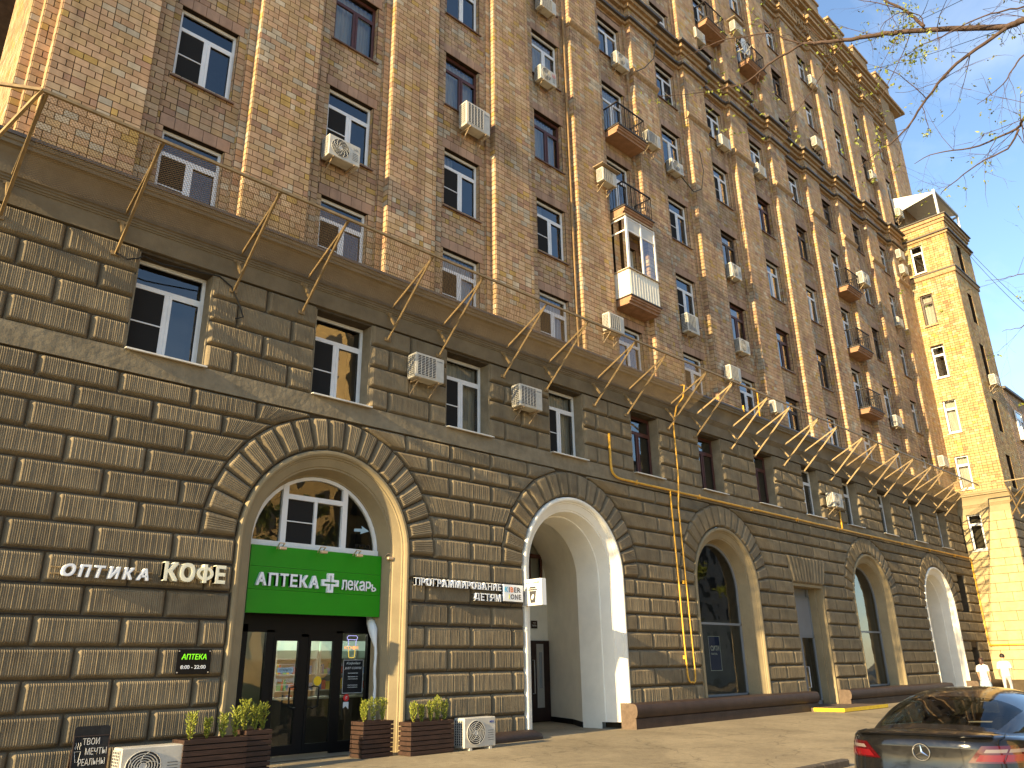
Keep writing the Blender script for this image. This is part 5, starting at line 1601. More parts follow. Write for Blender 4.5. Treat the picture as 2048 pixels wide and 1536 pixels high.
def ac(label, x, zt, yback, style='ring', w=0.8, h=0.56, ground=False, rz=0.0, board=False, logo=None):
    T = thing('air_conditioner', label, 'air conditioner', (x, yback, zt-h), rz, 'outdoor air conditioner units')
    T.scale = (w/0.8, w/0.8, h/0.56)
    for nm, me in ac_meshes(style):
        if nm == ('bracket' if ground else 'foot'): continue
        link(nm, me, T)
    if board:
        mb = MB(); mb.box(-0.12, -0.42, 0.62, 0.92, 0.05, 0.65); mb.build('rain_board', 'bracket', T)
    if logo:
        me = text_fit(logo[0], logo[1], logo[2], logo[3], logo[4], -0.304, 0.003, 0.01, logo[6] if len(logo) > 6 else 0); me.materials.clear(); me.materials.append(M[logo[5]]); link('logo', me, T)
    return T
M['logored'] = mat('logo_red', (0.5, 0.02, 0.03), 0.5, 0.3); M['logogrey'] = mat('logo_grey', (0.2, 0.2, 0.2), 0.5, 0.3); M['logoblue'] = mat('logo_blue', (0.02, 0.04, 0.3), 0.5, 0.3)
Yw = YP-0.10
acl = [
 ('white unit with swirl fan grille under the second column window', 7.62, 13.42, Yw, 'spiral', 0.86, 0.56),
 ('large square-grille unit with rusty stand below brown window, third column', 11.80, 16.72, Yw-0.02, 'square', 0.90, 0.80),
 ('unit with red badge at the sill of the blue-paned window', 15.00, 20.02, Yw, 'ring', 0.76, 0.55),
 ('unit cut by the top edge of the photo above the red badge unit', 15.15, 23.15, Yw, 'square', 0.76, 0.55),
 ('unit below string course to the left of hanging cable', 19.20, 23.25, Yw, 'ring', 0.76, 0.58),
 ('unit fixed to pilaster right of the topmost nearer balcony', 20.40, 20.15, -0.10, 'square', 0.76, 0.55),
 ('unit under a small wooden rain board left of balcony door', 17.55, 17.15, -0.10, 'square', 0.74, 0.50),
 ('dirty unit at sill with cable loop right of nearer balconies', 22.25, 19.95, Yw, 'ring', 0.76, 0.52),
 ('unit under upper window in seventh column below string course', 26.40, 23.25, Yw, 'square', 0.74, 0.55),
 ('pair-like boxy unit under upper window in eighth column', 29.45, 23.25, Yw, 'square', 0.74, 0.55),
 ('unit on pilaster above cornice just behind the net rail', 17.40, 11.80, -0.10, 'square', 0.74, 0.58),
 ('plain panel unit covering the sill right of glazed balcony', 22.25, 13.40, Yw, 'square', 0.72, 0.72),
 ('unit with round fan under narrow white window in seventh column', 25.75, 13.42, Yw, 'spiral', 0.74, 0.56),
 ('sunlit side unit under dark window in seventh column', 25.85, 16.75, Yw, 'ring', 0.74, 0.62),
 ('unit on pilaster left of seventh column window above cornice', 24.30, 11.85, -0.10, 'square', 0.74, 0.56),
 ('small unit peeking over the cornice beyond the gas bend', 27.45, 11.20, -0.10, 'square', 0.66, 0.50),
 ('beige square-grille unit on ribbed stone between second and third lower windows', 10.10, 8.47, -0.10, 'square', 0.84, 0.60),
 ('beige square-grille unit on ribbed stone left of fourth lower window', 13.45, 8.50, -0.10, 'square', 0.84, 0.60),
 ('unit on ribbed stone above the far shop arch', 31.20, 8.05, -0.10, 'ring', 0.84, 0.58),
 ('bright white unit right of the far upper balcony', 39.10, 21.0, -0.05, 'ring', 0.90, 0.68),
 ('double-looking unit under window near the tower foot of brick', 40.75, 13.42, Yw, 'square', 0.80, 0.60),
 ('little unit under window close to tower corner', 44.15, 20.0, Yw, 'square', 0.72, 0.52),
 ('unit right beside the upper railed balcony behind twigs', 25.25, 28.4, Yw, 'square', 0.78, 0.56),
 ('unit under wooden board between the two topmost balconies', 28.55, 30.85, -0.10, 'square', 0.76, 0.56),
 ('unit high under dark window behind tree branch', 37.65, 33.2, Yw, 'square', 0.78, 0.58),
 ('unit on pilaster above ledge at upper right', 36.05, 28.0, -0.10, 'square', 0.76, 0.56),
 ('small unit high up near the building end above awning', 44.65, 30.1, Yw, 'ring', 0.76, 0.58),
]
for i, a in enumerate(acl):
    lg = {0: ('LG', 0.62, 0.72, 0.40, 0.46, 'logogrey'), 1: ('DAIKIN', 0.62, 0.76, 0.44, 0.47, 'logogrey'), 2: ('LG', 0.60, 0.74, 0.34, 0.46, 'logored'), 16: ('DAIKIN', 0.60, 0.75, 0.46, 0.49, 'logogrey'), 17: ('DAIKIN', 0.60, 0.75, 0.46, 0.49, 'logogrey')}.get(i)
    ac(a[0], a[1], a[2], a[3], a[4], a[5], a[6], board=i in (6, 23), logo=lg)
ac('upper of two units stacked in the corner by the top tower window', 46.15, 25.05, -0.03, 'square', 0.72, 0.55, rz=0)
ac('lower of two units stacked in the corner by the top tower window', 46.25, 24.05, -0.03, 'square', 0.72, 0.55, rz=0)
ac('white unit just above the cornice in the tower corner', 46.1, 12.15, -0.03, 'square', 0.78, 0.6)
ac('unit under awning on tower terrace', 47.6, 28.6, -0.05, 'square', 0.75, 0.6)
ac('unit on the shaded front of the tower', 49.3, 17.0, -2.62, 'square', 0.85, 0.62)
ac('grey ring-fan unit standing on the pavement right of the planters', 11.16, 0.60, -0.62, 'ring', 0.86, 0.56, ground=True, logo=('MDV', 0.64, 0.755, 0.445, 0.485, 'logoblue', 0.25))
ac('white unit on the ground right of the chalkboard, cut by frame', 4.60, 0.52, -0.55, 'ring', 0.92, 0.52, ground=True, logo=('Haier', 0.62, 0.75, 0.06, 0.11, 'logoblue'))
# satellite dish
T = thing('satellite_dish', 'white satellite dish above the far topmost balcony', 'dish', (29.3, -0.30, 29.6))
mb = MB(); rows = []
for i in range(5):
    rr = 0.45*i/4; rows.append([(rr*math.cos(2*pi*k/20), -0.12+0.12*(rr/0.45)**2*-1+0.12, rr*math.sin(2*pi*k/20)) for k in range(20)])
mb.grid(rows, closed=True); mb.build('reflector', 'pvc', T, True)
mb = MB(); mb.bar((0, 0, 0), (0, 0.5, 0.0), 0.04); mb.bar((0, 0, -0.4), (0, -0.4, -0.1), 0.02); mb.build('arm', 'acg', T)
# ------------------------------------------------------------------ lettering on the wall
T = thing('optics_sign', 'white raised letters ОПТИКА on rails on ribbed wall', 'sign', (0, 0, 0))
letters('ОПТИКА', 3.58, 4.90, 3.005, 3.20, -0.17, 0.08, 'signw', T, bold=0.045, shear=0.18, gap=0.28, widths=cw('ОПТИКА'))
mb = MB(); mb.bar((3.45, -0.06, 3.05), (5.0, -0.06, 3.05), 0.02); mb.bar((3.45, -0.06, 3.15), (5.0, -0.06, 3.15), 0.02); mb.build('rail', 'iron', T)
T = thing('coffee_sign', 'large cream raised letters КОФЕ beside the green shop arch', 'sign', (0, 0, 0))
letters('КОФЕ', 5.12, 6.20, 3.02, 3.335, -0.22, 0.12, 'signcream', T, bold=0.045, gap=0.14, widths=[1, 1.1, 1.25, 0.8])
mb = MB(); mb.bar((5.1, -0.07, 3.10), (6.2, -0.07, 3.10), 0.02); mb.build('rail', 'iron', T)
M['limeglow'] = mat('lime_print_glow', (0.25, 0.85, 0.02), 0.4, 0.3, emit=0.25)  # plaque letters carry a faint glow of their own in the colour
M['boardgloss'] = mat('black_acrylic', (0.004, 0.004, 0.005), 0.35, 0.2)
T = thing('hours_plaque', 'black plaque АПТЕКА 8:00 - 22:00 with green letters on ribbed wall', 'plaque', (5.57, -0.06, 1.53))
mb = MB(); mb.bbox(0, -0.012, 0, 0.59, 0.0, 0.40, 0.003); mb.build('plate', 'boardgloss', T)
tfit('print', 'АПТЕКА', 0.08, 0.51, 0.235, 0.325, -0.017, 'limeglow', T, bold=0.012, shear=0.12)
tfit('print', '8:00 - 22:00', 0.08, 0.51, 0.085, 0.145, -0.017, 'signw', T, bold=0.015)
mb = MB()
for x in (0.03, 0.56):
    for z in (0.03, 0.37): mb.disc((x, -0.018, z), 0.011, 10, th=0.006)
mb.build('screws', 'alu', T)
T = thing('programming_sign', 'white raised letters ПРОГРАММИРОВАНИЕ ДЕТЯМ left of white arch', 'sign', (0, 0, 0))
letters('ПРОГРАММИРОВАНИЕ', 10.44, 12.96, 3.245, 3.405, -0.16, 0.07, 'signw', T, bold=0.035, gap=0.22, widths=cw('ПРОГРАММИРОВАНИЕ'))
letters('ДЕТЯМ', 12.13, 12.95, 3.0, 3.165, -0.16, 0.07, 'signw', T, bold=0.035, gap=0.22, widths=cw('ДЕТЯМ'))
mb = MB()
for z in (3.27, 3.38): mb.bar((10.4, -0.07, z), (13.0, -0.07, z), 0.02)
for z in (3.03, 3.13): mb.bar((12.1, -0.07, z), (13.0, -0.07, z), 0.02)
mb.build('rail', 'cable', T)
T = thing('school_sign', 'square white light box with coloured KIBER ONE letters', 'sign', (13.03, -0.16, 3.02))
mb = MB(); mb.bbox(0, 0, 0, 0.64, 0.09, 0.385, 0.006); mb.build('box', 'signw', T)
M['kblue'] = mat('print_blue', (0.05, 0.45, 0.7), 0.5, 0.3); M['korange'] = mat('print_orange', (0.75, 0.2, 0.02), 0.5, 0.3); M['kdark'] = mat('print_dark', (0.05, 0.05, 0.055), 0.5, 0.3); M['klime'] = mat('print_lime', (0.6, 0.6, 0.05), 0.5, 0.3)
for ch, x0, x1, z0, z1, mk in (('К', .04, .14, .21, .33, 'kblue'), ('I', .175, .195, .21, .33, 'kdark'), ('B', .225, .32, .21, .33, 'korange'), ('E', .345, .42, .21, .33, 'kdark'), ('R', .445, .56, .21, .33, 'kdark'), ('I', .175, .195, .05, .17, 'klime'), ('O', .225, .345, .05, .17, 'kdark'), ('N', .37, .46, .05, .17, 'kdark'), ('E', .49, .57, .05, .17, 'kdark')):
    tfit('print', ch, x0, x1, z0, z1, -0.004, mk, T, bold=0.02)
mb = MB(); outline(mb, -0.03, -0.035, 0.67, 0.42, 0.02, 0.04, 0.03)
for k in range(9):
    mb.bar((0.0+k*0.08, 0.05, 0.40), (0.0+k*0.08, 0.02, 0.44), 0.012); mb.bar((0.0+k*0.08, 0.05, -0.02), (0.0+k*0.08, 0.02, -0.06), 0.012)
mb.build('rack', 'cable', T)
T = thing('coffee_box_sign', 'projecting white box sign JUST COFFEE with black paper cup', 'sign', (13.84, -0.62, 2.94))
M['signlit'] = mat('sign_opal', (0.85, 0.85, 0.82), 0.4, 0.3)
mb = MB(); mb.bbox(0, 0, 0, 0.16, 0.60, 0.62, 0.006); mb.build('box', 'signlit', T)
def flip(o, xo):    # print made facing -Y, turned to face -X
    o.rotation_euler = (0, 0, -pi/2); o.location = (xo, 0.60, 0)
mb = MB(); outline(mb, 0.02, 0.02, 0.58, 0.60, 0.008, 0.0, 0.003)
mb.prism_y([(0.22, 0.06), (0.38, 0.06), (0.42, 0.34), (0.18, 0.34)], 0, 0.003); mb.prism_y([(0.15, 0.35), (0.45, 0.35), (0.45, 0.385), (0.15, 0.385)], 0, 0.003); mb.prism_y([(0.18, 0.395), (0.42, 0.395), (0.39, 0.44), (0.21, 0.44)], 0, 0.003)
o = mb.build('cup_print', 'kdark', T); flip(o, -0.004)
mb = MB(); mb.prism_y([(0.30+0.05*math.cos(t)*0.75+0.02*math.sin(t), 0.20+0.06*math.sin(t)) for t in [2*pi*k/14 for k in range(14)]], -0.004, -0.002); o = mb.build('bean_print', 'signlit', T); flip(o, -0.004)
o = tfit('print', 'JUST COFFEE', 0.07, 0.53, 0.49, 0.55, 0.0, 'kdark', T, bold=0.02); flip(o, -0.006)
mb = MB(); mb.bar((0.08, 0.60, 0.5), (0.08, 0.66, 0.5), 0.03); mb.bar((0.08, 0.60, 0.1), (0.08, 0.66, 0.1), 0.03); mb.build('wall_arm', 'cable', T)
# chalkboard
T = thing('chalkboard', 'black pavement chalkboard with ТВОИ МЕЧТЫ РЕАЛЬНЫ in white chalk', 'chalkboard', (4.02, -0.62, 0.0))
T.rotation_euler = (math.radians(-5), 0, 0)
mb = MB(); w_, h_ = 0.50, 0.84
poly = [(0, 0.1), (w_, 0.1), (w_, h_-0.04), (w_-0.02, h_-0.01), (w_-0.05, h_), (0.05, h_), (0.02, h_-0.01), (0, h_-0.04)]
mb.prism_y(poly, 0, 0.025); mb.build('board', 'board', T)
mb = MB(); outline(mb, 0, 0.1, w_, h_-0.13, 0.012, -0.008, 0.008); mb.bar((0.03, 0.012, 0), (0.03, 0.012, 0.1), 0.04, 0.02); mb.bar((w_-0.03, 0.012, 0), (w_-0.03, 0.012, 0.1), 0.04, 0.02); mb.build('frame', 'doorwood', T)
mb = MB(); mb.bar((0.04, 0.03, 0.72), (0.04, 0.33, 0.0), 0.03, 0.02); mb.bar((w_-0.04, 0.03, 0.72), (w_-0.04, 0.33, 0.0), 0.03, 0.02); mb.build('rear_leg', 'doorwood', T)
tfit('chalk_text', 'ТВОИ', 0.13, 0.36, 0.585, 0.675, -0.004, 'chalk', T, bold=-0.008)
tfit('chalk_text', 'МЕЧТЫ', 0.18, 0.47, 0.45, 0.54, -0.004, 'chalk', T, bold=-0.008)
tfit('chalk_text', 'РЕАЛЬНЫ', 0.10, 0.46, 0.31, 0.40, -0.004, 'chalk', T, bold=-0.008)
mb = MB()
for p_ in ([(0.03, 0.5), (0.115, 0.5), (0.095, 0.36), (0.055, 0.36), (0.03, 0.5)], [(0.04, 0.53), (0.03, 0.56), (0.05, 0.585), (0.04, 0.62)], [(0.07, 0.53), (0.06, 0.56), (0.08, 0.585), (0.07, 0.62)], [(0.10, 0.53), (0.09, 0.56), (0.11, 0.585), (0.10, 0.62)]):
    mb.tube([(x, -0.002, z) for x, z in p_], 0.003, 4)
mb.build('chalk_drawing', 'chalk', T)
# ------------------------------------------------------------------ planters and thujas
M['plank'] = mat('dark_stained_plank', (0.042, 0.021, 0.014), 0.6, 0.35, var=0.35, vs=4, stretch=(1.0, 3, 6), bump=0.002, bs=30)
M['soil'] = mat('potting_soil', (0.03, 0.02, 0.013), 0.95, 0.1, var=0.4, vs=20)
M['thuja'] = mat('thuja_foliage', (0.30, 0.30, 0.035), 0.6, 0.3, col2=(0.12, 0.16, 0.02), vs=14)
M['twigbrown'] = mat('thuja_stem', (0.10, 0.06, 0.03), 0.8, 0.2)
def planter(label, x0, x1, y0, y1, h, n=7):
    T = thing('planter', label, 'planter', (x0, y0, 0), 0, 'slatted wooden planters by the pharmacy')
    w, d = x1-x0, y1-y0
    ph = h/n
    mb = MB(); mb.box(0.03, 0.03, 0.02, w-0.03, d-0.03, h-0.05); mb.build('liner', 'black', T)
    for i in range(n):
        j = random.uniform(-0.004, 0.004)
        mb = MB(); mb.bbox(-0.012, -0.0+j, i*ph+0.008, w+0.012, 0.025+j, (i+1)*ph-0.008, 0.003); mb.build('plank', 'plank', T)
        mb = MB(); mb.bbox(-0.002+j, 0.027, i*ph+0.008, 0.022+j, d-0.027, (i+1)*ph-0.008, 0.003); mb.build('plank', 'plank', T)
        mb = MB(); mb.bbox(w-0.022+j, 0.027, i*ph+0.008, w+0.002+j, d-0.027, (i+1)*ph-0.008, 0.003); mb.build('plank', 'plank', T)
        mb = MB(); mb.bbox(-0.012, d-0.025+j, i*ph+0.008, w+0.012, d+j, (i+1)*ph-0.008, 0.003); mb.build('plank', 'plank', T)
    mb = MB(); mb.face([(0.03, 0.03, h-0.04), (w-0.03, 0.03, h-0.04), (w-0.03, d-0.03, h-0.04), (0.03, d-0.03, h-0.04)]); mb.build('soil', 'soil', T)
random.seed(11)
planter('long low slatted planter at left below the plaque', 5.50, 6.52, -0.95, -0.50, 0.58)
planter('slatted planter against the left door jamb, higher than its neighbour', 6.56, 7.00, -0.85, -0.40, 0.65, 8)
planter('narrow slatted planter right of the pharmacy door', 9.05, 9.72, -0.52, -0.10, 0.64, 8)
planter('slatted planter next to the grey pavement air conditioner', 9.86, 10.90, -0.92, -0.52, 0.60)
def thuja(label, x, y, z, h, seed):
    rnd = random.Random(seed)
    T = thing('thuja', label, 'shrub', (x, y, z), rnd.uniform(0, 6), 'small thujas in the planters')
    mb = MB(); mb.tube([(0, 0, 0), (0.005, 0, h*0.7)], [0.010, 0.004], 5); mb.build('stem', 'twigbrown', T)
    fo = MB()
    for k in range(46):
        zz = h*(0.04+0.88*(k/46)); rad = 0.082*h/0.38*math.sin(pi*min(1, 0.12+0.88*(1-zz/h)))**0.8*rnd.uniform(0.75, 1.1)
        t = k*2.4+rnd.uniform(-0.4, 0.4)
        a = Vector((math.cos(t), math.sin(t), 0)); tip = a*rad+Vector((0, 0, zz+rad*0.9+0.02)); base = Vector((0, 0, zz))
        for q in range(7):
            f = 0.25+0.75*q/6
            c = base.lerp(tip, f)+Vector((rnd.uniform(-1, 1), rnd.uniform(-1, 1), rnd.uniform(-1, 1)))*0.012
            d = (a*rnd.uniform(0.3, 1.0)+Vector((rnd.uniform(-.6, .6), rnd.uniform(-.6, .6), rnd.uniform(0.5, 1.3)))).normalized()
            s_ = d.cross(Vector((rnd.uniform(-1, 1), rnd.uniform(-1, 1), rnd.uniform(-1, 1)))).normalized()
            l_ = rnd.uniform(0.022, 0.042); w_2 = rnd.uniform(0.006, 0.011)
            fo.face([c-s_*w_2, c+s_*w_2, c+d*l_+s_*w_2*0.5, c+d*l_*1.15, c+d*l_-s_*w_2*0.5])
    fo.build('foliage', 'thuja', T, kind='stuff')
tl = [('leftmost small thuja in the long low planter', 5.66, -0.74, 0.54, 0.40), ('second small thuja in the long low planter', 5.95, -0.70, 0.54, 0.30), ('third small thuja in the long low planter', 6.20, -0.72, 0.54, 0.36), ('rightmost thuja in the long low planter, at jamb', 6.42, -0.70, 0.54, 0.44),
      ('left thuja of the planter at the left door jamb', 6.62, -0.62, 0.61, 0.48), ('middle thuja of the planter at the left door jamb', 6.80, -0.62, 0.61, 0.38), ('right thuja of the planter at the left door jamb', 6.95, -0.60, 0.61, 0.42),
      ('left thuja in the narrow planter right of the door', 9.18, -0.32, 0.60, 0.38), ('middle thuja in the narrow planter right of the door', 9.40, -0.30, 0.60, 0.42), ('right thuja in the narrow planter right of the door', 9.62, -0.30, 0.60, 0.40),
      ('leftmost thuja in the planter near the pavement unit', 10.05, -0.72, 0.56, 0.36), ('second thuja in the planter near the pavement unit', 10.26, -0.70, 0.56, 0.30), ('third thuja in the planter near the pavement unit', 10.48, -0.72, 0.56, 0.36), ('fourth thuja in the planter near the pavement unit', 10.66, -0.70, 0.56, 0.44), ('rightmost thuja in the planter near the pavement unit', 10.82, -0.72, 0.56, 0.36)]
for i, a in enumerate(tl): thuja(*a, seed=100+i)
# white wrapped drain hose beside the right jamb
T = thing('drain_hose', 'white ribbed drain hose hanging beside the right door jamb', 'hose', (0, 0, 0))
mb = MB(); pts = [(9.86, 0.70, 2.62), (9.86, 0.60, 2.50), (9.85, 0.50, 2.35), (9.84, 0.40, 2.1)]+[(9.84+0.01*math.sin(k*1.3), 0.36-0.004*k, 2.0-0.13*k) for k in range(12)]
mb.tube(pts, [0.05, 0.09, 0.10, 0.05]+[0.028+0.004*(k % 2) for k in range(12)], 10); mb.build('hose', 'poster', T, True)
# cables
def cable(label, pts, r=0.012, name='cable'):
    mb = MB(); mb.tube(pts, r, 5); mb.build(name, 'cable', None, label=label, cat='cable')
cable('black cable coiled from bracket foot over first lower window', [(3.55, -0.10, 8.72), (3.75, -0.14, 8.63), (3.95, -0.10, 8.74), (4.05, -0.06, 8.84), (4.4, -0.06, 8.80), (5.0, -0.06, 8.87), (5.5, -0.06, 8.93), (5.75, -0.08, 8.78), (5.95, -0.09, 8.45), (6.05, -0.10, 8.20), (5.9, -0.10, 8.12)], 0.016)
cable('thin cable along the course joint under ОПТИКА', [(1.7, -0.02, 2.905), (4, -0.03, 2.90), (6.35, -0.03, 2.915)], 0.009)
cable('thin cable along the joint above ОПТИКА', [(1.7, -0.02, 3.395), (4, -0.03, 3.39), (6.38, -0.03, 3.40)], 0.009)
cable('thin cable along the joint below the plaque height on left pier', [(1.7, -0.03, 2.43), (6.40, -0.03, 2.435), (6.41, -0.03, 2.9)], 0.009)
cable('thin cable down the pier edge left of ПРОГРАММИРОВАНИЕ', [(10.42, -0.06, 3.2), (10.41, -0.06, 2.95), (10.41, -0.05, 2.43), (13.8, -0.05, 2.43)], 0.009)
cable('thin cable along the joint below ДЕТЯМ', [(10.42, -0.05, 2.905), (13.0, -0.05, 2.905), (13.8, -0.05, 2.90)], 0.009)
cable('hanging cable loop on brick pilaster below the ledge', [(20.35, -0.15, 22.9), (20.9, -0.15, 23.4), (21.6, -0.15, 24.3), (21.9, -0.15, 25.4)], 0.02)
cable('grey cable loop on pilaster under dirty unit', [(22.9, -0.05, 19.4), (23.6, -0.10, 19.0), (24.2, -0.12, 19.4), (24.5, -0.12, 20.4), (24.4, -0.1, 21.3)], 0.02)
M['pipe_br'] = mat('drain_pipe', (0.30, 0.18, 0.07), 0.6, 0.3, var=0.2, vs=4)
mb = MB(); mb.tube([(16.47, 0.12, 10.2), (16.47, 0.12, 23.1)], 0.035, 8); mb.build('riser_pipe', 'pipe_br', BLD)
# ------------------------------------------------------------------ people
M['skin'] = mat('skin', (0.50, 0.28, 0.19), 0.6, 0.3); M['shirt'] = mat('white_shirt', (0.58, 0.57, 0.54), 0.85, 0.2, var=0.05, vs=8)
M['jeans'] = mat('grey_trousers', (0.42, 0.42, 0.44), 0.85, 0.2, var=0.15, vs=12); M['skirt'] = mat('blue_patterned_skirt', (0.30, 0.38, 0.46), 0.85, 0.2, var=0.5, vs=22)
M['hair'] = mat('dark_hair', (0.022, 0.013, 0.009), 0.5, 0.4); M['hair2'] = mat('brown_hair', (0.05, 0.022, 0.014), 0.5, 0.4); M['shoe'] = mat('shoe', (0.05, 0.05, 0.05), 0.6, 0.3)
def person(label, loc, rz, H, kind):
    T = thing('person', label, 'person', loc, rz)
    k = H/1.80
    V = []; E_ = []; R_ = []
    def v(x, y, z, r, par=None):
        V.append((x*k, y*k, z*k)); R_.append(r*k)
        if par is not None: E_.append((par, len(V)-1))
        return len(V)-1
    pel = v(0, 0, 0.97, 0.15)
    wa = v(0, 0.01, 1.12, 0.135, pel); ch = v(0, 0.0, 1.32, 0.155, wa); nk0 = v(0, 0, 1.47, 0.09, ch); nk = v(0, 0.015, 1.54, 0.055, nk0)
    hd = v(0, 0.03, 1.63, 0.085, nk); hd2 = v(0, 0.035, 1.71, 0.088, hd); top = v(0, 0.025, 1.77, 0.05, hd2)
    nose = v(0, 0.125, 1.655, 0.012, hd)
    for s_ in (-1, 1):
        st = 0.13*s_
        sh = v(0.185*s_, 0, 1.43, 0.062, nk0); el = v(0.235*s_, -0.03-0.05*s_, 1.16, 0.045, sh); wr = v(0.245*s_, 0.06-0.10*s_, 0.93, 0.030, el); pa = v(0.243*s_, 0.09-0.11*s_, 0.86, 0.032, wr)
        for q, (dy, l_) in enumerate(((0.028, 0.065), (0.010, 0.085), (-0.010, 0.08), (-0.028, 0.06))):
            f1 = v(0.243*s_, 0.10-0.11*s_+dy, 0.86-0.05, 0.009, pa); v(0.235*s_, 0.11-0.11*s_+dy, 0.86-0.05-l_, 0.008, f1)
        t1 = v(0.225*s_, 0.13-0.11*s_, 0.84, 0.010, pa); v(0.215*s_, 0.15-0.11*s_, 0.80, 0.009, t1)
        hp = v(0.095*s_, 0, 0.90, 0.105, pel); kn = v(0.10*s_, 0.03+0.10*s_, 0.50, 0.062, hp); ca = v(0.10*s_, -0.02+0.10*s_, 0.32, 0.058, kn); an = v(0.10*s_, -0.05+0.16*s_*1.0, 0.09, 0.042, ca); v(0.11*s_, 0.10+0.16*s_, 0.035, 0.038, an)
    me = bpy.data.meshes.new('body'); me.from_pydata(V, E_, [])
    o = bpy.data.objects.new('tmp', me); COL.objects.link(o)
    sm = o.modifiers.new('skin', 'SKIN'); sm.use_smooth_shade = True
    for i, sv in enumerate(me.skin_vertices[0].data): sv.radius = (R_[i]*(1.12 if 0.95 < V[i][2]/k < 1.5 and abs(V[i][0]) < 0.02 else 1.0), R_[i]*(0.72 if 0.95 < V[i][2]/k < 1.5 and abs(V[i][0]) < 0.02 else 1.0)); sv.use_root = (i == 0)
    ss = o.modifiers.new('sub', 'SUBSURF'); ss.levels = 1; ss.render_levels = 1
    dg = bpy.context.evaluated_depsgraph_get()
    bm2 = bpy.data.meshes.new_from_object(o.evaluated_get(dg)); bpy.data.objects.remove(o)
    bm2.materials.clear()
    for mk in ('skin', 'shirt', 'jeans' if kind == 'm' else 'skirt', 'shoe'): bm2.materials.append(M[mk])
    for p in bm2.polygons:
        c = p.center; z = c.z/k; ax = abs(c.x)/k
        if z > 1.50: mi = 0
        elif ax > 0.165 and z < 1.22 and z > 0.6: mi = 0
        elif z > 0.93: mi = 1
        elif z > (0.11 if kind == 'm' else 0.5): mi = 2
        elif z > 0.11: mi = 0
        else: mi = 3
        p.material_index = mi; p.use_smooth = True
    link('body', bm2, T)
    # hair cap
    hb = MB(); rows = []
    for i in range(8):
        ph = i/7*pi*0.62; rr = 0.108*math.sin(ph)+0.002
        rows.append([(rr*math.cos(2*pi*q/16)*k*0.92, (0.02+rr*math.sin(2*pi*q/16)*1.08)*k-(0.02*k if math.sin(2*pi*q/16) > 0.4 and i > 3 else 0), (1.685+0.115*math.cos(ph)+(0.05 if math.sin(2*pi*q/16) > 0.4 and i > 4 else 0))*k) for q in range(16)])
    hb.grid(rows, closed=True)
    if kind == 'f':
        rows = []
        for i in range(5):
            z = 1.70-0.06*i; rr = (0.06, 0.075, 0.07, 0.05, 0.02)[i]
            rows.append([(rr*math.cos(2*pi*q/12)*k, (-0.075+0.4*rr*math.sin(2*pi*q/12))*k, z*k) for q in range(12)])
        hb.grid(rows, closed=True)
    hb.build('hair', 'hair' if kind == 'm' else 'hair2', T, True)
    # clothes: sleeves and hem stand off the body
    cl = MB(); rows = []
    for z, rx, ry in ((0.88, 0.185, 0.125), (1.0, 0.175, 0.118), (1.14, 0.168, 0.112), (1.32, 0.192, 0.125), (1.43, 0.175, 0.10), (1.50, 0.075, 0.065)):
        rows.append([(rx*math.cos(2*pi*q/20)*k*(1+0.02*math.sin(q*5)), ry*math.sin(2*pi*q/20)*k, z*k) for q in range(20)])
    cl.grid(rows, closed=True)
    for s_ in (-1, 1): cl.tube([(0.17*s_*k, 0, 1.44*k), (0.215*s_*k, (-0.015-0.025*s_)*k, 1.30*k), (0.232*s_*k, (-0.025-0.045*s_)*k, 1.19*k)], [0.072*k, 0.07*k, 0.072*k], 10, cap=False)
    cl.build('shirt', 'shirt', T, True)
    if kind == 'f':
        sk = MB(); rows = []
        for z, rx, ry in ((0.50, 0.27, 0.22), (0.7, 0.235, 0.19), (0.9, 0.19, 0.13), (1.0, 0.17, 0.115)):
            rows.append([(rx*math.cos(2*pi*q/28)*k*(1+0.04*math.sin(q*7)), ry*math.sin(2*pi*q/28)*k*(1+0.04*math.sin(q*7)), z*k) for q in range(28)])
        sk.grid(rows, closed=True); sk.build('skirt', 'skirt', T, True)
def ground_at(px, d):
    p = CAM+px_ray(*px)*d; return Vector((p.x, p.y, gz(p.y)))
pm = CAM+px_ray(2005, 1318)*34; pw = CAM+px_ray(1961, 1318)*33.5
person('man in white t-shirt and grey trousers walking away beyond the black car', (pm.x, pm.y, gz(pm.y)), math.radians(-82), 1.84, 'm')
person('woman in white top and blue patterned skirt walking left of the man', (pw.x, pw.y, gz(pw.y)), math.radians(-88), 1.66, 'f')
# ------------------------------------------------------------------ parked car
def paint_mat():
    mt, t, p = new_mat('black_car_paint')
    g = t.nodes.new('ShaderNodeNewGeometry')
    n = t.nodes.new('ShaderNodeTexNoise'); n.inputs['Scale'].default_value = 9; n.inputs['Detail'].default_value = 8; n.inputs['Roughness'].default_value = 0.75
    t.links.new(g.outputs['Position'], n.inputs['Vector'])
    r = t.nodes.new('ShaderNodeValToRGB')
    r.color_ramp.elements[0].position = 0.35; r.color_ramp.elements[0].color = (0.006, 0.0065, 0.008, 1)
    r.color_ramp.elements[1].position = 0.85; r.color_ramp.elements[1].color = (0.014, 0.012, 0.010, 1)
    t.links.new(n.outputs['Fac'], r.inputs['Fac']); t.links.new(r.outputs['Color'], p.inputs['Base Color'])
    mr = t.nodes.new('ShaderNodeMapRange'); mr.inputs[1].default_value = 0.4; mr.inputs[2].default_value = 0.8; mr.inputs[3].default_value = 0.06; mr.inputs[4].default_value = 0.30
    t.links.new(n.outputs['Fac'], mr.inputs[0]); t.links.new(mr.outputs[0], p.inputs['Roughness'])
    p.inputs['Specular IOR Level'].default_value = 0.4; p.inputs['Coat Weight'].default_value = 0.35; p.inputs['Coat Roughness'].default_value = 0.05
    return mt
M['paint'] = paint_mat()
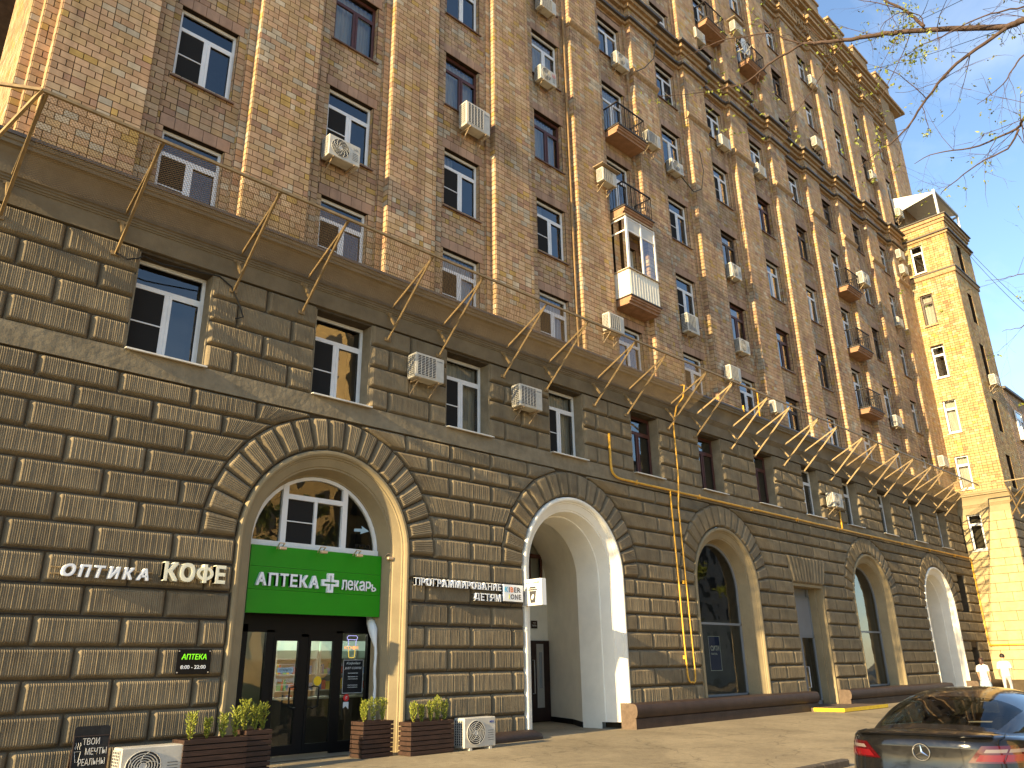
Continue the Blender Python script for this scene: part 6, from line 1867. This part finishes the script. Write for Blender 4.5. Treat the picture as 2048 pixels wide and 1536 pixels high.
M['carglass'] = glass_mat('car_glass', (0.62, 0.68, 0.60), 1.45, 0.9, wavy=0.0)
M['lens'] = mat('red_lens', (0.05, 0.0015, 0.003), 0.15, 0.5, coat=0.8)
M['lenslit'] = mat('bright_red_lens', (0.12, 0.003, 0.006), 0.25, 0.5, coat=0.6)
M['lensw'] = mat('white_lens', (0.15, 0.12, 0.115), 0.25, 0.5, coat=0.6)
M['chrome'] = mat('chrome', (0.75, 0.75, 0.76), 0.12, 0.5, 1.0)
M['rubber'] = mat('tyre_rubber', (0.012, 0.012, 0.012), 0.85, 0.2)
M['seat'] = mat('car_upholstery', (0.018, 0.018, 0.02), 0.7, 0.3)
CX, CY, CPS = 9.80, -10.25, 0.043
CAR = thing('parked_car', 'dusty black coupe seen from behind parked at lower right', 'car', (CX, CY, -0.33), CPS)
CAR.scale = (1.04, 1.13, 1.08)
NE = 4.6; LA, LW = 2.41, 0.93
def zs(a):
    pts = [(-1, 0.975), (0.0, 0.975), (0.35, 1.0), (0.9, 0.985), (1.8, 0.955), (3.2, 0.92), (3.9, 0.86), (4.5, 0.76), (4.9, 0.68)]
    for (x0, y0), (x1, y1) in zip(pts[:-1], pts[1:]):
        if x0 <= a <= x1: t = (a-x0)/(x1-x0); t = t*t*(3-2*t); return y0+(y1-y0)*t
    return 0.68
LEV = [(0.0, 0.90, 0.955), (0.10, 0.985, 0.992), (0.30, 1.0, 1.0), (0.46, 1.0, 0.999), (0.60, 0.993, 0.990), (0.76, 0.978, 0.984), (0.90, 0.955, 0.984), (0.97, 0.935, 0.984), (1.0, 0.915, 0.978)]
ZB = 0.24
def lev(f):
    for (a, b_, c), (d, e, g_) in zip(LEV[:-1], LEV[1:]):
        if a <= f <= d: t = (f-a)/(d-a); return b_+(e-b_)*t, c+(g_-c)*t
    return LEV[-1][1:]
def a_rear(l, z):
    f = (z-ZB)/(0.98-ZB); sl, sa = lev(min(1, f)); x = min(0.999, abs(l)/(LW*sl))
    return LA-LA*sa*(1-x**NE)**(1/NE)
def ringpt(th, sl, sa):
    c, s_ = math.cos(th), math.sin(th)
    a = LA-LA*sa*math.copysign(abs(c)**(2/NE), c); l = LW*sl*math.copysign(abs(s_)**(2/NE), s_)
    return a, l
NTH = 96
THS = []
for i in range(NTH):        # more samples round the corners
    t = 2*pi*i/NTH; THS.append(t+0.12*math.sin(4*t)*-1*0.6)
rows = []
for f, sl, sa in LEV:
    row = []
    for th in THS:
        a, l = ringpt(th, sl, sa); row.append((a, l, ZB+f*(zs(a)-ZB)))
    rows.append(row)
for kk, sa, dz in ((0.93, 0.972, 0.022), (0.85, 0.968, 0.035), (0.7, 0.965, 0.048), (0.45, 0.963, 0.062), (0.2, 0.962, 0.068), (0.0, 0.962, 0.070)):
    row = []
    for th in THS:
        a, l = ringpt(th, 0.915, sa); row.append((a, l*kk, zs(a)+dz*(0.9 if a < 1.5 else 0.7)))
    rows.append(row)
mb = MB(); mb.grid(rows, closed=True)
o = mb.build('body', 'paint', CAR); smooth_by_angle(o, 50)
# cabin
def interp(pts, a):
    if a <= pts[0][0]: return pts[0][1]
    for (x0, y0), (x1, y1) in zip(pts[:-1], pts[1:]):
        if a <= x1: t = (a-x0)/(x1-x0); return y0+(y1-y0)*t
    return pts[-1][1]
def smoothi(pts, a):
    return (interp(pts, a-0.10)+2*interp(pts, a)+interp(pts, a+0.10))/4
ZT = [(0.42, 1.00), (0.7, 1.115), (1.0, 1.225), (1.35, 1.335), (1.7, 1.40), (2.0, 1.428), (2.3, 1.435), (2.6, 1.42), (2.9, 1.365), (3.2, 1.26), (3.5, 1.11), (3.8, 0.94)]
WB = [(0.42, 0.60), (0.8, 0.70), (1.4, 0.775), (2.2, 0.80), (3.0, 0.80), (3.8, 0.74)]
def cab(a, s_):     # s_ 0..1 from right base over roof to left base
    ph = pi*s_; w = smoothi(WB, a); zt = smoothi(ZT, a); zb0 = zs(a)-0.02
    c, sn = math.cos(ph), math.sin(ph)
    e = 2/2.9
    return (a, -w*math.copysign(abs(c)**e, c), zb0+(zt-zb0)*abs(sn)**(2/2.3))
NA, NS = 44, 44
As = [0.42+(3.8-0.42)*i/NA for i in range(NA+1)]; Ss = [j/NS for j in range(NS+1)]
cabm = {k: MB() for k in ('cabin', 'rear_window', 'windscreen', 'side_window_l', 'side_window_r')}
def zone(a, s_):
    if 0.62 < a < 1.40 and 0.20+0.02*(a-0.6) < s_ < 0.80-0.02*(a-0.6): return 'rear_window'
    if 2.75 < a < 3.6 and 0.2 < s_ < 0.8: return 'windscreen'
    lo, hi = 0.045, 0.20
    if 1.15+(s_ if s_ < 0.5 else 1-s_)*2.4 < a < 3.35-(s_ if s_ < 0.5 else 1-s_)*3.5:
        if lo < s_ < hi: return 'side_window_r'
        if lo < 1-s_ < hi: return 'side_window_l'
    return 'cabin'
for i in range(NA):
    for j in range(NS):
        a0, a1, s0, s1 = As[i], As[i+1], Ss[j], Ss[j+1]
        cabm[zone((a0+a1)/2, (s0+s1)/2)].face([cab(a0, s0), cab(a1, s0), cab(a1, s1), cab(a0, s1)])
import bmesh
def weld(o):
    bm3 = bmesh.new(); bm3.from_mesh(o.data); bmesh.ops.remove_doubles(bm3, verts=bm3.verts, dist=0.0005); bmesh.ops.recalc_face_normals(bm3, faces=bm3.faces); bm3.to_mesh(o.data); bm3.free()
for nm, mm in cabm.items():
    o = mm.build('side_window' if nm.startswith('side') else nm, 'paint' if nm == 'cabin' else 'carglass', CAR, True)
    weld(o); o.data.polygons.foreach_set('use_smooth', [True]*len(o.data.polygons))
# chrome rim round the side windows
for sd_ in (-1, 1):
    mb = MB(); pts = []
    for t in range(13): a = 1.22+1.9*t/12; pts.append(cab(a, 0.215-0.01*math.sin(t) if False else 0.21))
    loop = [cab(3.25, 0.045)]+[cab(1.26, 0.045), cab(1.30, 0.08), cab(1.42, 0.13), cab(1.60, 0.18), cab(1.85, 0.205), cab(2.2, 0.208), cab(2.6, 0.20), cab(2.9, 0.15), cab(3.25, 0.045)]
    mb.tube([(p[0], -sd_*p[1]*1.005, p[2]) for p in loop], 0.012, 6); mb.build('window_trim', 'chrome', CAR, True)
# tail lamps
def lamp(sd_):
    def patch(name, v0, v1, t0, t1, off, mk, par, nu=18, nv=4):
        mb = MB(); rows = []
        for j in range(nv+1):
            v_ = v0+(v1-v0)*j/nv; z = 0.785+0.155*v_
            row = []
            for i in range(nu+1):
                t = t0+(t1-t0)*i/nu; l = (0.40+0.13*v_)+(0.905-(0.40+0.13*v_))*t
                row.append((a_rear(l, z)-off, sd_*l*(1+0.3*off), z))
            rows.append(row)
        mb.grid(rows); return mb.build(name, mk, par, True)
    L_ = patch('tail_lamp', 0.0, 1.0, 0, 1.0, 0.010, 'lens', CAR)
    patch('lamp_strip', 0.60, 0.80, 0.14, 0.52, 0.015, 'lensw', L_, 10, 1); patch('lamp_strip', 0.60, 0.80, 0.55, 0.97, 0.015, 'lensw', L_, 10, 1)
    patch('brake_strip', 0.10, 0.48, 0.10, 0.52, 0.015, 'lenslit', L_, 10, 1); patch('brake_strip', 0.10, 0.48, 0.55, 0.97, 0.015, 'lenslit', L_, 10, 1)
for s_ in (-1, 1): lamp(s_)
# badge
mb = MB(); ar = a_rear(0, 0.86)-0.012
mb.tube([(ar, 0.078*math.cos(2*pi*k/28), 0.862+0.078*math.sin(2*pi*k/28)) for k in range(29)], 0.0065, 6)
for k in range(3):
    t = pi/2+2*pi*k/3; n_l = (-math.sin(t), math.cos(t))
    mb.idx([(ar-0.004, 0.014*n_l[0], 0.862+0.014*n_l[1]), (ar-0.004, 0.074*math.cos(t), 0.862+0.074*math.sin(t)), (ar-0.004, -0.014*n_l[0], 0.862-0.014*n_l[1]), (ar-0.012, 0, 0.862)], [(0, 1, 3), (1, 2, 3)])
mb.build('badge', 'chrome', CAR)
# boot lid seam, spoiler lip, third brake light, seats, wheels, plate recess
for s_ in (-1, 1):
    mb = MB(); pts = []
    for z in (0.60, 0.70, 0.785, 0.86, 0.94): pts.append((a_rear(0.655, z)-0.004, s_*0.655, z))
    pts += [(0.17, s_*0.665, 1.000), (0.32, s_*0.69, 1.018), (0.50, s_*0.66, 1.030)]
    mb.tube(pts, 0.004, 4); mb.build('boot_seam', 'black', CAR)
mb = MB(); rows = []
for i in range(25):
    l = -0.62+1.24*i/24; a = a_rear(l, 0.96)
    rows.append([(a-0.018, l, 1.036-0.02*abs(l)), (a-0.004, l, 1.024-0.02*abs(l)), (a+0.03, l, 1.010-0.02*abs(l)), (a+0.07, l, 1.035-0.02*abs(l)), (a+0.012, l, 1.052-0.02*abs(l)), (a-0.018, l, 1.036-0.02*abs(l))])
mb.grid(rows); mb.build('boot_lip', 'paint', CAR, True)
mb = MB(); mb.box(0.66, -0.30, 1.03, 0.72, 0.42, 1.055); mb.build('third_brake_light', 'lenslit', CAR)
for l in (-0.38, 0.38):
    mb = MB(); mb.bbox(2.25, l-0.25, 0.5, 2.45, l+0.25, 1.08, 0.06); mb.bbox(2.28, l-0.14, 1.09, 2.40, l+0.14, 1.30, 0.04); mb.build('seat', 'seat', CAR)
    mb = MB(); mb.bbox(1.28, l-0.28, 0.6, 1.45, l+0.28, 1.02, 0.06); mb.build('rear_seat', 'seat', CAR)
mb = MB(); mb.box(0.5, -0.68, 0.93, 1.3, 0.68, 0.985); mb.build('parcel_shelf', 'seat', CAR)
for a in (0.95, 3.95):
    for l in (-0.83, 0.83):
        mb = MB(); rows = []
        for y, rr in ((-0.11, 0.25), (-0.12, 0.31), (-0.08, 0.34), (0.08, 0.34), (0.12, 0.31), (0.11, 0.25)): rows.append([(a+rr*math.cos(2*pi*k/28), l+y, 0.34+rr*math.sin(2*pi*k/28)) for k in range(28)])
        mb.grid(rows, closed=True); w_ = mb.build('wheel', 'rubber', CAR, True)
        mb = MB()
        for q in range(5):
            t = 2*pi*q/5; mb.bar((a, l+0.09*(1 if l > 0 else -1), 0.34), (a+0.24*math.cos(t), l+0.09*(1 if l > 0 else -1), 0.34+0.24*math.sin(t)), 0.05, 0.03, up=(0, 1, 0))
        mb.build('rim', 'chrome', w_)
# granite kerb end near the car
M['kerb'] = mat('granite_kerb', (0.10, 0.085, 0.07), 0.85, 0.2, var=0.3, vs=12, bump=0.01, bs=20)
for i in range(5):
    mb = MB(); mb.bbox(0, 0, 0, 0.98, 0.16, 0.22, 0.02); o = mb.build('kerb_stone', 'kerb', None, label=['dark granite kerb stone tip at bottom edge left of the black car', 'kerb stone out of frame, first before the visible tip', 'kerb stone out of frame, second before the visible tip', 'kerb stone out of frame, third before the visible tip', 'kerb stone out of frame, fourth before the visible tip'][i], cat='kerb', group='granite kerb stones', loc=(14.05-i*1.0, -7.0, gz(-7.0)-0.10))
# ------------------------------------------------------------------ tree at the right
M['bark'] = mat('bark', (0.075, 0.050, 0.040), 0.85, 0.2, var=0.35, vs=14, bump=0.006, bs=50)
M['youngleaf'] = mat('young_leaf', (0.13, 0.19, 0.025), 0.5, 0.3, col2=(0.20, 0.19, 0.03), vs=8)
TREE = thing('birch_tree', 'bare spring tree with long branches and young leaves reaching in from the right', 'tree', (0, 0, 0))
rt = random.Random(4)
def P3(x, y, d): return CAM+px_ray(x, y)*d
BP = [  # (pixel path, depth start, depth end, r0, r1)
 ([(2300, -10), (2150, 25), (2048, 40), (2013, 53), (1928, 56), (1821, 62), (1754, 70), (1687, 80), (1628, 86), (1607, 87)], 7.2, 8.6, 0.050, 0.019),
 ([(1607, 87), (1568, 78), (1544, 65), (1507, 71), (1446, 80), (1398, 102), (1360, 118)], 8.6, 9.2, 0.014, 0.004),
 ([(1544, 65), (1528, 45), (1500, 20), (1480, -20)], 8.8, 8.9, 0.008, 0.003),
 ([(1607, 87), (1544, 124), (1517, 146), (1485, 168), (1446, 176), (1405, 185), (1320, 193)], 8.6, 9.5, 0.018, 0.004),
 ([(1520, 146), (1508, 200), (1510, 250)], 9.0, 9.0, 0.006, 0.002),
 ([(2013, 56), (1955, 96), (1901, 139), (1853, 198), (1821, 246), (1789, 281), (1749, 308), (1722, 334)], 7.6, 8.4, 0.026, 0.004),
 ([(2200, 200), (2090, 225), (2048, 238), (2038, 254), (2008, 270), (1941, 297), (1875, 305), (1829, 326)], 6.8, 7.6, 0.026, 0.003),
 ([(2038, 258), (2014, 297), (1955, 329), (1901, 369), (1880, 388)], 7.0, 7.4, 0.013, 0.003),
 ([(1750, -30), (1768, 0), (1802, 16), (1829, 35), (1848, 53)], 8.4, 7.9, 0.012, 0.022),
 ([(2100, 5), (2048, 13), (1995, 24), (1941, 43), (1885, 72), (1834, 96), (1790, 125)], 7.4, 8.0, 0.014, 0.003),
 ([(2048, 15), (2080, -30)], 7.4, 7.3, 0.012, 0.012),
 ([(2120, 80), (2048, 110), (2025, 140), (2008, 166), (1980, 190), (1955, 209)], 7.0, 7.2, 0.012, 0.003),
 ([(2120, 530), (2048, 548), (2010, 556), (1970, 563)], 6.6, 6.8, 0.008, 0.002),
 ([(2120, 620), (2060, 642), (2040, 655), (2005, 662)], 6.6, 6.7, 0.009, 0.002),
 ([(1687, 82), (1650, 140), (1615, 195), (1570, 250), (1530, 285)], 8.4, 8.8, 0.009, 0.002),
 ([(1821, 64), (1800, 120), (1765, 190), (1745, 240)], 8.0, 8.2, 0.007, 0.002),
 ([(1848, 55), (1838, 30), (1800, 25), (1765, 50), (1762, 75)], 7.9, 7.9, 0.008, 0.003),
 ([(1802, 16), (1740, 3), (1700, -5)], 8.1, 8.3, 0.008, 0.003),
 ([(1853, 198), (1800, 150), (1760, 135), (1735, 128)], 8.0, 8.1, 0.007, 0.002),
 ([(1901, 139), (1885, 160), (1830, 180), (1790, 185)], 7.8, 7.9, 0.005, 0.002),
]
leafpts = []
twigs = MB()
def add_twig(p, d, L, r, depth=0):
    pts = [p]; n = 4; dd = d.copy()
    for i in range(n):
        dd = (dd+Vector((rt.uniform(-.22, .22), rt.uniform(-.22, .22), rt.uniform(-.24, .16)))).normalized()
        pts.append(pts[-1]+dd*(L/n))
    twigs.tube(pts, [r*(1-0.8*i/n) for i in range(n+1)], 4, cap=False)
    if depth < 2:
        for i in range(1, n+1):
            if rt.random() < (0.75 if depth == 0 else 0.35):
                sd2 = (dd+Vector((rt.uniform(-1, 1), rt.uniform(-1, 1), rt.uniform(-0.9, 0.7)))).normalized(); add_twig(pts[i], sd2, L*rt.uniform(0.3, 0.6), r*0.6, depth+1)
    if rt.random() < 0.24: leafpts.append((pts[-1], rt.randint(2, 5), 0.03))
    if rt.random() < 0.06: leafpts.append((pts[2], rt.randint(2, 4), 0.03))
for path, d0, d1, r0, r1 in BP:
    r0 *= 0.72; r1 *= 0.8
    mb = MB(); n = len(path); pts = []; rs = []
    for i, (x, y) in enumerate(path):
        f = i/(n-1); pts.append(P3(x, y, d0+(d1-d0)*f)); rs.append(r0+(r1-r0)*f)
    # refine
    fine = [pts[0]]; fr_ = [rs[0]]
    for i in range(n-1):
        p0 = pts[max(0, i-1)]; p1 = pts[i]; p2 = pts[i+1]; p3 = pts[min(n-1, i+2)]
        for q in (0.25, 0.5, 0.75, 1.0):
            t = q; v_ = 0.5*((2*p1)+(p2-p0)*t+(2*p0-5*p1+4*p2-p3)*t*t+(3*p1-p0-3*p2+p3)*t**3)
            fine.append(v_+Vector((rt.uniform(-1, 1), rt.uniform(-1, 1), rt.uniform(-1, 1)))*0.006); fr_.append(rs[i]+(rs[i+1]-rs[i])*q)
    mb.tube(fine, fr_, 8); mb.build('branch', 'bark', TREE, True)
    L_ = sum((fine[i+1]-fine[i]).length for i in range(len(fine)-1))
    for k in range(int(L_*7.5)):
        i = rt.randrange(1, len(fine)-1); d = (fine[i+1]-fine[i]).normalized()
        sd2 = (d*rt.uniform(0.2, 1.2)+Vector((rt.uniform(-1, 1), rt.uniform(-1, 1), rt.uniform(-1.1, 0.9)))).normalized()
        add_twig(fine[i], sd2, rt.uniform(0.18, 0.75), min(0.0048, fr_[i]*0.4))
twigs.build('twigs', 'bark', TREE, kind='stuff')
for (x, y, d, n, s_) in ((1808, 28, 8.0, 60, 0.10), (1821, 6, 8.0, 50, 0.09), (1781, 82, 8.1, 60, 0.11), (1800, 72, 8.0, 40, 0.08), (1824, 110, 8.0, 45, 0.08), (1848, 98, 7.9, 45, 0.07), (1822, 118, 8.0, 35, 0.06), (1671, 72, 8.5, 22, 0.07), (1725, 72, 8.3, 16, 0.06), (1880, 42, 7.8, 14, 0.06), (1672, 92, 8.5, 14, 0.06), (1845, 120, 7.9, 14, 0.04), (1820, 45, 8.0, 40, 0.08), (1840, 70, 7.9, 25, 0.08), (2040, 590, 6.7, 10, 0.03), (1870, 240, 7.7, 3, 0.03)):
    leafpts.append((P3(x, y, d), n, s_))
lv = MB()
for p, n, s_ in leafpts:
    for k in range(n):
        c = p+Vector((rt.gauss(0, 1), rt.gauss(0, 1), rt.gauss(0, 1)))*(s_*0.55 if n > 8 else 0.008)
        d = Vector((rt.uniform(-1, 1), rt.uniform(-1, 1), rt.uniform(-1.3, 0.5))).normalized(); w = d.cross(Vector((rt.uniform(-1, 1), rt.uniform(-1, 1), rt.uniform(-1, 1)))).normalized()
        l_ = rt.uniform(0.020, 0.048); ww = l_*rt.uniform(0.16, 0.30)
        lv.face([c, c+d*l_*0.45+w*ww, c+d*l_, c+d*l_*0.45-w*ww])
lv.build('leaves', 'youngleaf', TREE, kind='stuff')
j0 = P3(2300, -10, 7.2); j1 = P3(2200, 200, 6.8)
base = Vector((j0.x+1.2, j0.y-1.0, gz(j0.y-1.0)))
mb = MB(); mb.tube([base+Vector((0, 0, -0.05)), base+Vector((0.05, 0.02, 1.5)), base+Vector((-0.1, 0.1, 4.0)), (base+Vector((-0.3, 0.3, 6.0))), j0.lerp(base+Vector((-0.3, 0.3, 8)), 0.4), j0+Vector((0.3, -0.2, 2.2))], [0.24, 0.19, 0.16, 0.12, 0.08, 0.03], 12); mb.build('trunk', 'bark', TREE, True)
mb = MB(); mb.tube([base+Vector((-0.3, 0.3, 6.0)), j0], [0.08, 0.05], 8); mb.tube([base+Vector((-0.15, 0.15, 4.4)), j1], [0.06, 0.027], 8); mb.tube([base+Vector((-0.1, 0.1, 3.0)), P3(2120, 575, 6.6), P3(2120, 530, 6.6)], [0.05, 0.02, 0.008], 8); mb.tube([P3(2120, 575, 6.6), P3(2120, 620, 6.6)], [0.012, 0.009], 8); mb.tube([j1, P3(2120, 80, 7.0)], [0.02, 0.012], 8); mb.tube([j0, P3(2100, 5, 7.4)], [0.02, 0.014], 8); mb.build('branch', 'bark', TREE, True)
# overhead wires
def wire(label, p, q, sag, r=0.012):
    p = Vector(p); q = Vector(q); pts = [p.lerp(q, k/10)-Vector((0, 0, sag*4*(k/10)*(1-k/10))) for k in range(11)]
    mb = MB(); mb.tube(pts, r, 4); mb.build('overhead_wire', 'cable', None, label=label, cat='wire', group='overhead wires')
wire('upper of two thin wires running down right from tower top', (52.3, -2.4, 26.6), P3(2150, 690, 40), 0.4, 0.018)
wire('lower of two thin wires running down right from tower top', (52.3, -2.4, 26.2), P3(2150, 705, 40), 0.5, 0.018)
wire('thin wire crossing the sky behind the thick branch', (44.0, -0.3, 39.0), P3(2040, -60, 30), 0.3, 0.014)
wire('thin wire crossing the sky below the leaf clusters', (47.0, -0.3, 39.0), P3(2100, 20, 30), 0.3, 0.014)
# ------------------------------------------------------------------ across the street (seen in the window reflections)
M['ochre'] = mat('ochre_facade', (0.52, 0.36, 0.16), 0.85, 0.2, var=0.1, vs=0.6)
M['greyfacade'] = mat('grey_facade', (0.36, 0.32, 0.27), 0.85, 0.2, var=0.1, vs=0.6)
def block(label, x0, x1, y0, y1, h, mk, fl=3.2, sp=3.4):
    T = thing('apartment_block', label, 'building', (x0, y0, -0.33))
    mb = MB(); mb.box(0, 0, 0, x1-x0, y1-y0, h); mb.build('wall', mk, T)
    mb = MB(); mb.box(-0.5, -0.5, h, x1-x0+0.5, y1-y0+0.5, h+0.5); mb.build('roof_edge', 'joint', T)
    wm = MB(); wm.box(0, 0, 0, 1.4, 0.12, 1.9); wm = wm.mesh('window', ['room'])
    z = 3.4
    while z < h-2.5:
        x = 1.2
        while x < x1-x0-1.6: o = link('window', wm, T, loc=(x, y1-y0-0.08, z)); x += sp
        y = 1.2
        while y < y1-y0-1.6: o = link('window', wm, T, loc=(0.08, y, z)); o.rotation_euler = (0, 0, pi/2); y += sp
        z += fl
block('ochre apartment block across the street with sunlit end wall', 31, 60, -64, -36, 30, 'ochre')
block('grey apartment block further along across the street', 72, 110, -62, -38, 24, 'greyfacade')

# ------------------------------------------------------------------ street trees outside the frame (their shadows and reflections are in the picture)
def bare_tree(label, x, y, H, seed, leafy=0):
    rb = random.Random(seed)
    T = thing('street_tree', label, 'tree', (x, y, gz(y)), 0, 'street trees out of frame')
    br = MB(); lf = MB()
    def grow(p, d, L, r, lvl):
        n = 5; pts = [p]; dd = d
        for i in range(n):
            dd = (dd+Vector((rb.uniform(-.16, .16), rb.uniform(-.16, .16), rb.uniform(-.06, .12)))).normalized(); pts.append(pts[-1]+dd*(L/n))
        br.tube(pts, [r*(1-0.55*i/n) for i in range(n+1)], 5 if lvl > 1 else 8, cap=False)
        if lvl < 4:
            for k in range({0: 7, 1: 5, 2: 4, 3: 3}[lvl]):
                i = rb.randint(2, n); a = rb.uniform(0, 2*pi)
                side = Vector((math.cos(a), math.sin(a), rb.uniform(-0.1, 0.5))); nd = (dd*0.55+side*0.8).normalized()
                grow(pts[i], nd, L*rb.uniform(0.42, 0.66), r*(1-0.55*i/n)*0.6, lvl+1)
        elif leafy:
            for q in range(leafy):
                c = pts[rb.randint(1, n)]+Vector((rb.gauss(0, .16), rb.gauss(0, .16), rb.gauss(0, .16))); e = Vector((rb.uniform(-1, 1), rb.uniform(-1, 1), rb.uniform(-1, 1))).normalized(); w = e.orthogonal().normalized()
                s_ = rb.uniform(0.12, 0.24); lf.face([c, c+e*s_*0.5+w*s_*0.4, c+e*s_, c+e*s_*0.5-w*s_*0.4])
    grow(Vector((0, 0, 0)), Vector((0, 0, 1)), H*0.55, 0.05+H*0.012, 0)
    br.build('trunk_and_limbs', 'bark', T, True)
    if leafy: lf.build('crown', 'youngleaf', T, kind='stuff')
bare_tree('bare street tree out of frame at far left near the wall', -15.5, -1.9, 10.5, 3)
bare_tree('bare street tree out of frame behind the camera by the kerb', -6.5, -9.9, 8.0, 8)
bare_tree('young-leaved street tree out of frame, mirrored in the arched pharmacy window', 19.5, -18.0, 11, 12, 16)
bare_tree('young-leaved street tree out of frame, mirrored in the shop windows', 34, -18.5, 11, 15, 16)
bare_tree('young-leaved street tree out of frame, mirrored in the first shop arch', 47, -18.0, 11, 19, 16)
bare_tree('young-leaved street tree out of frame, mirrored in the second shop arch', 61, -19.0, 11, 23, 16)
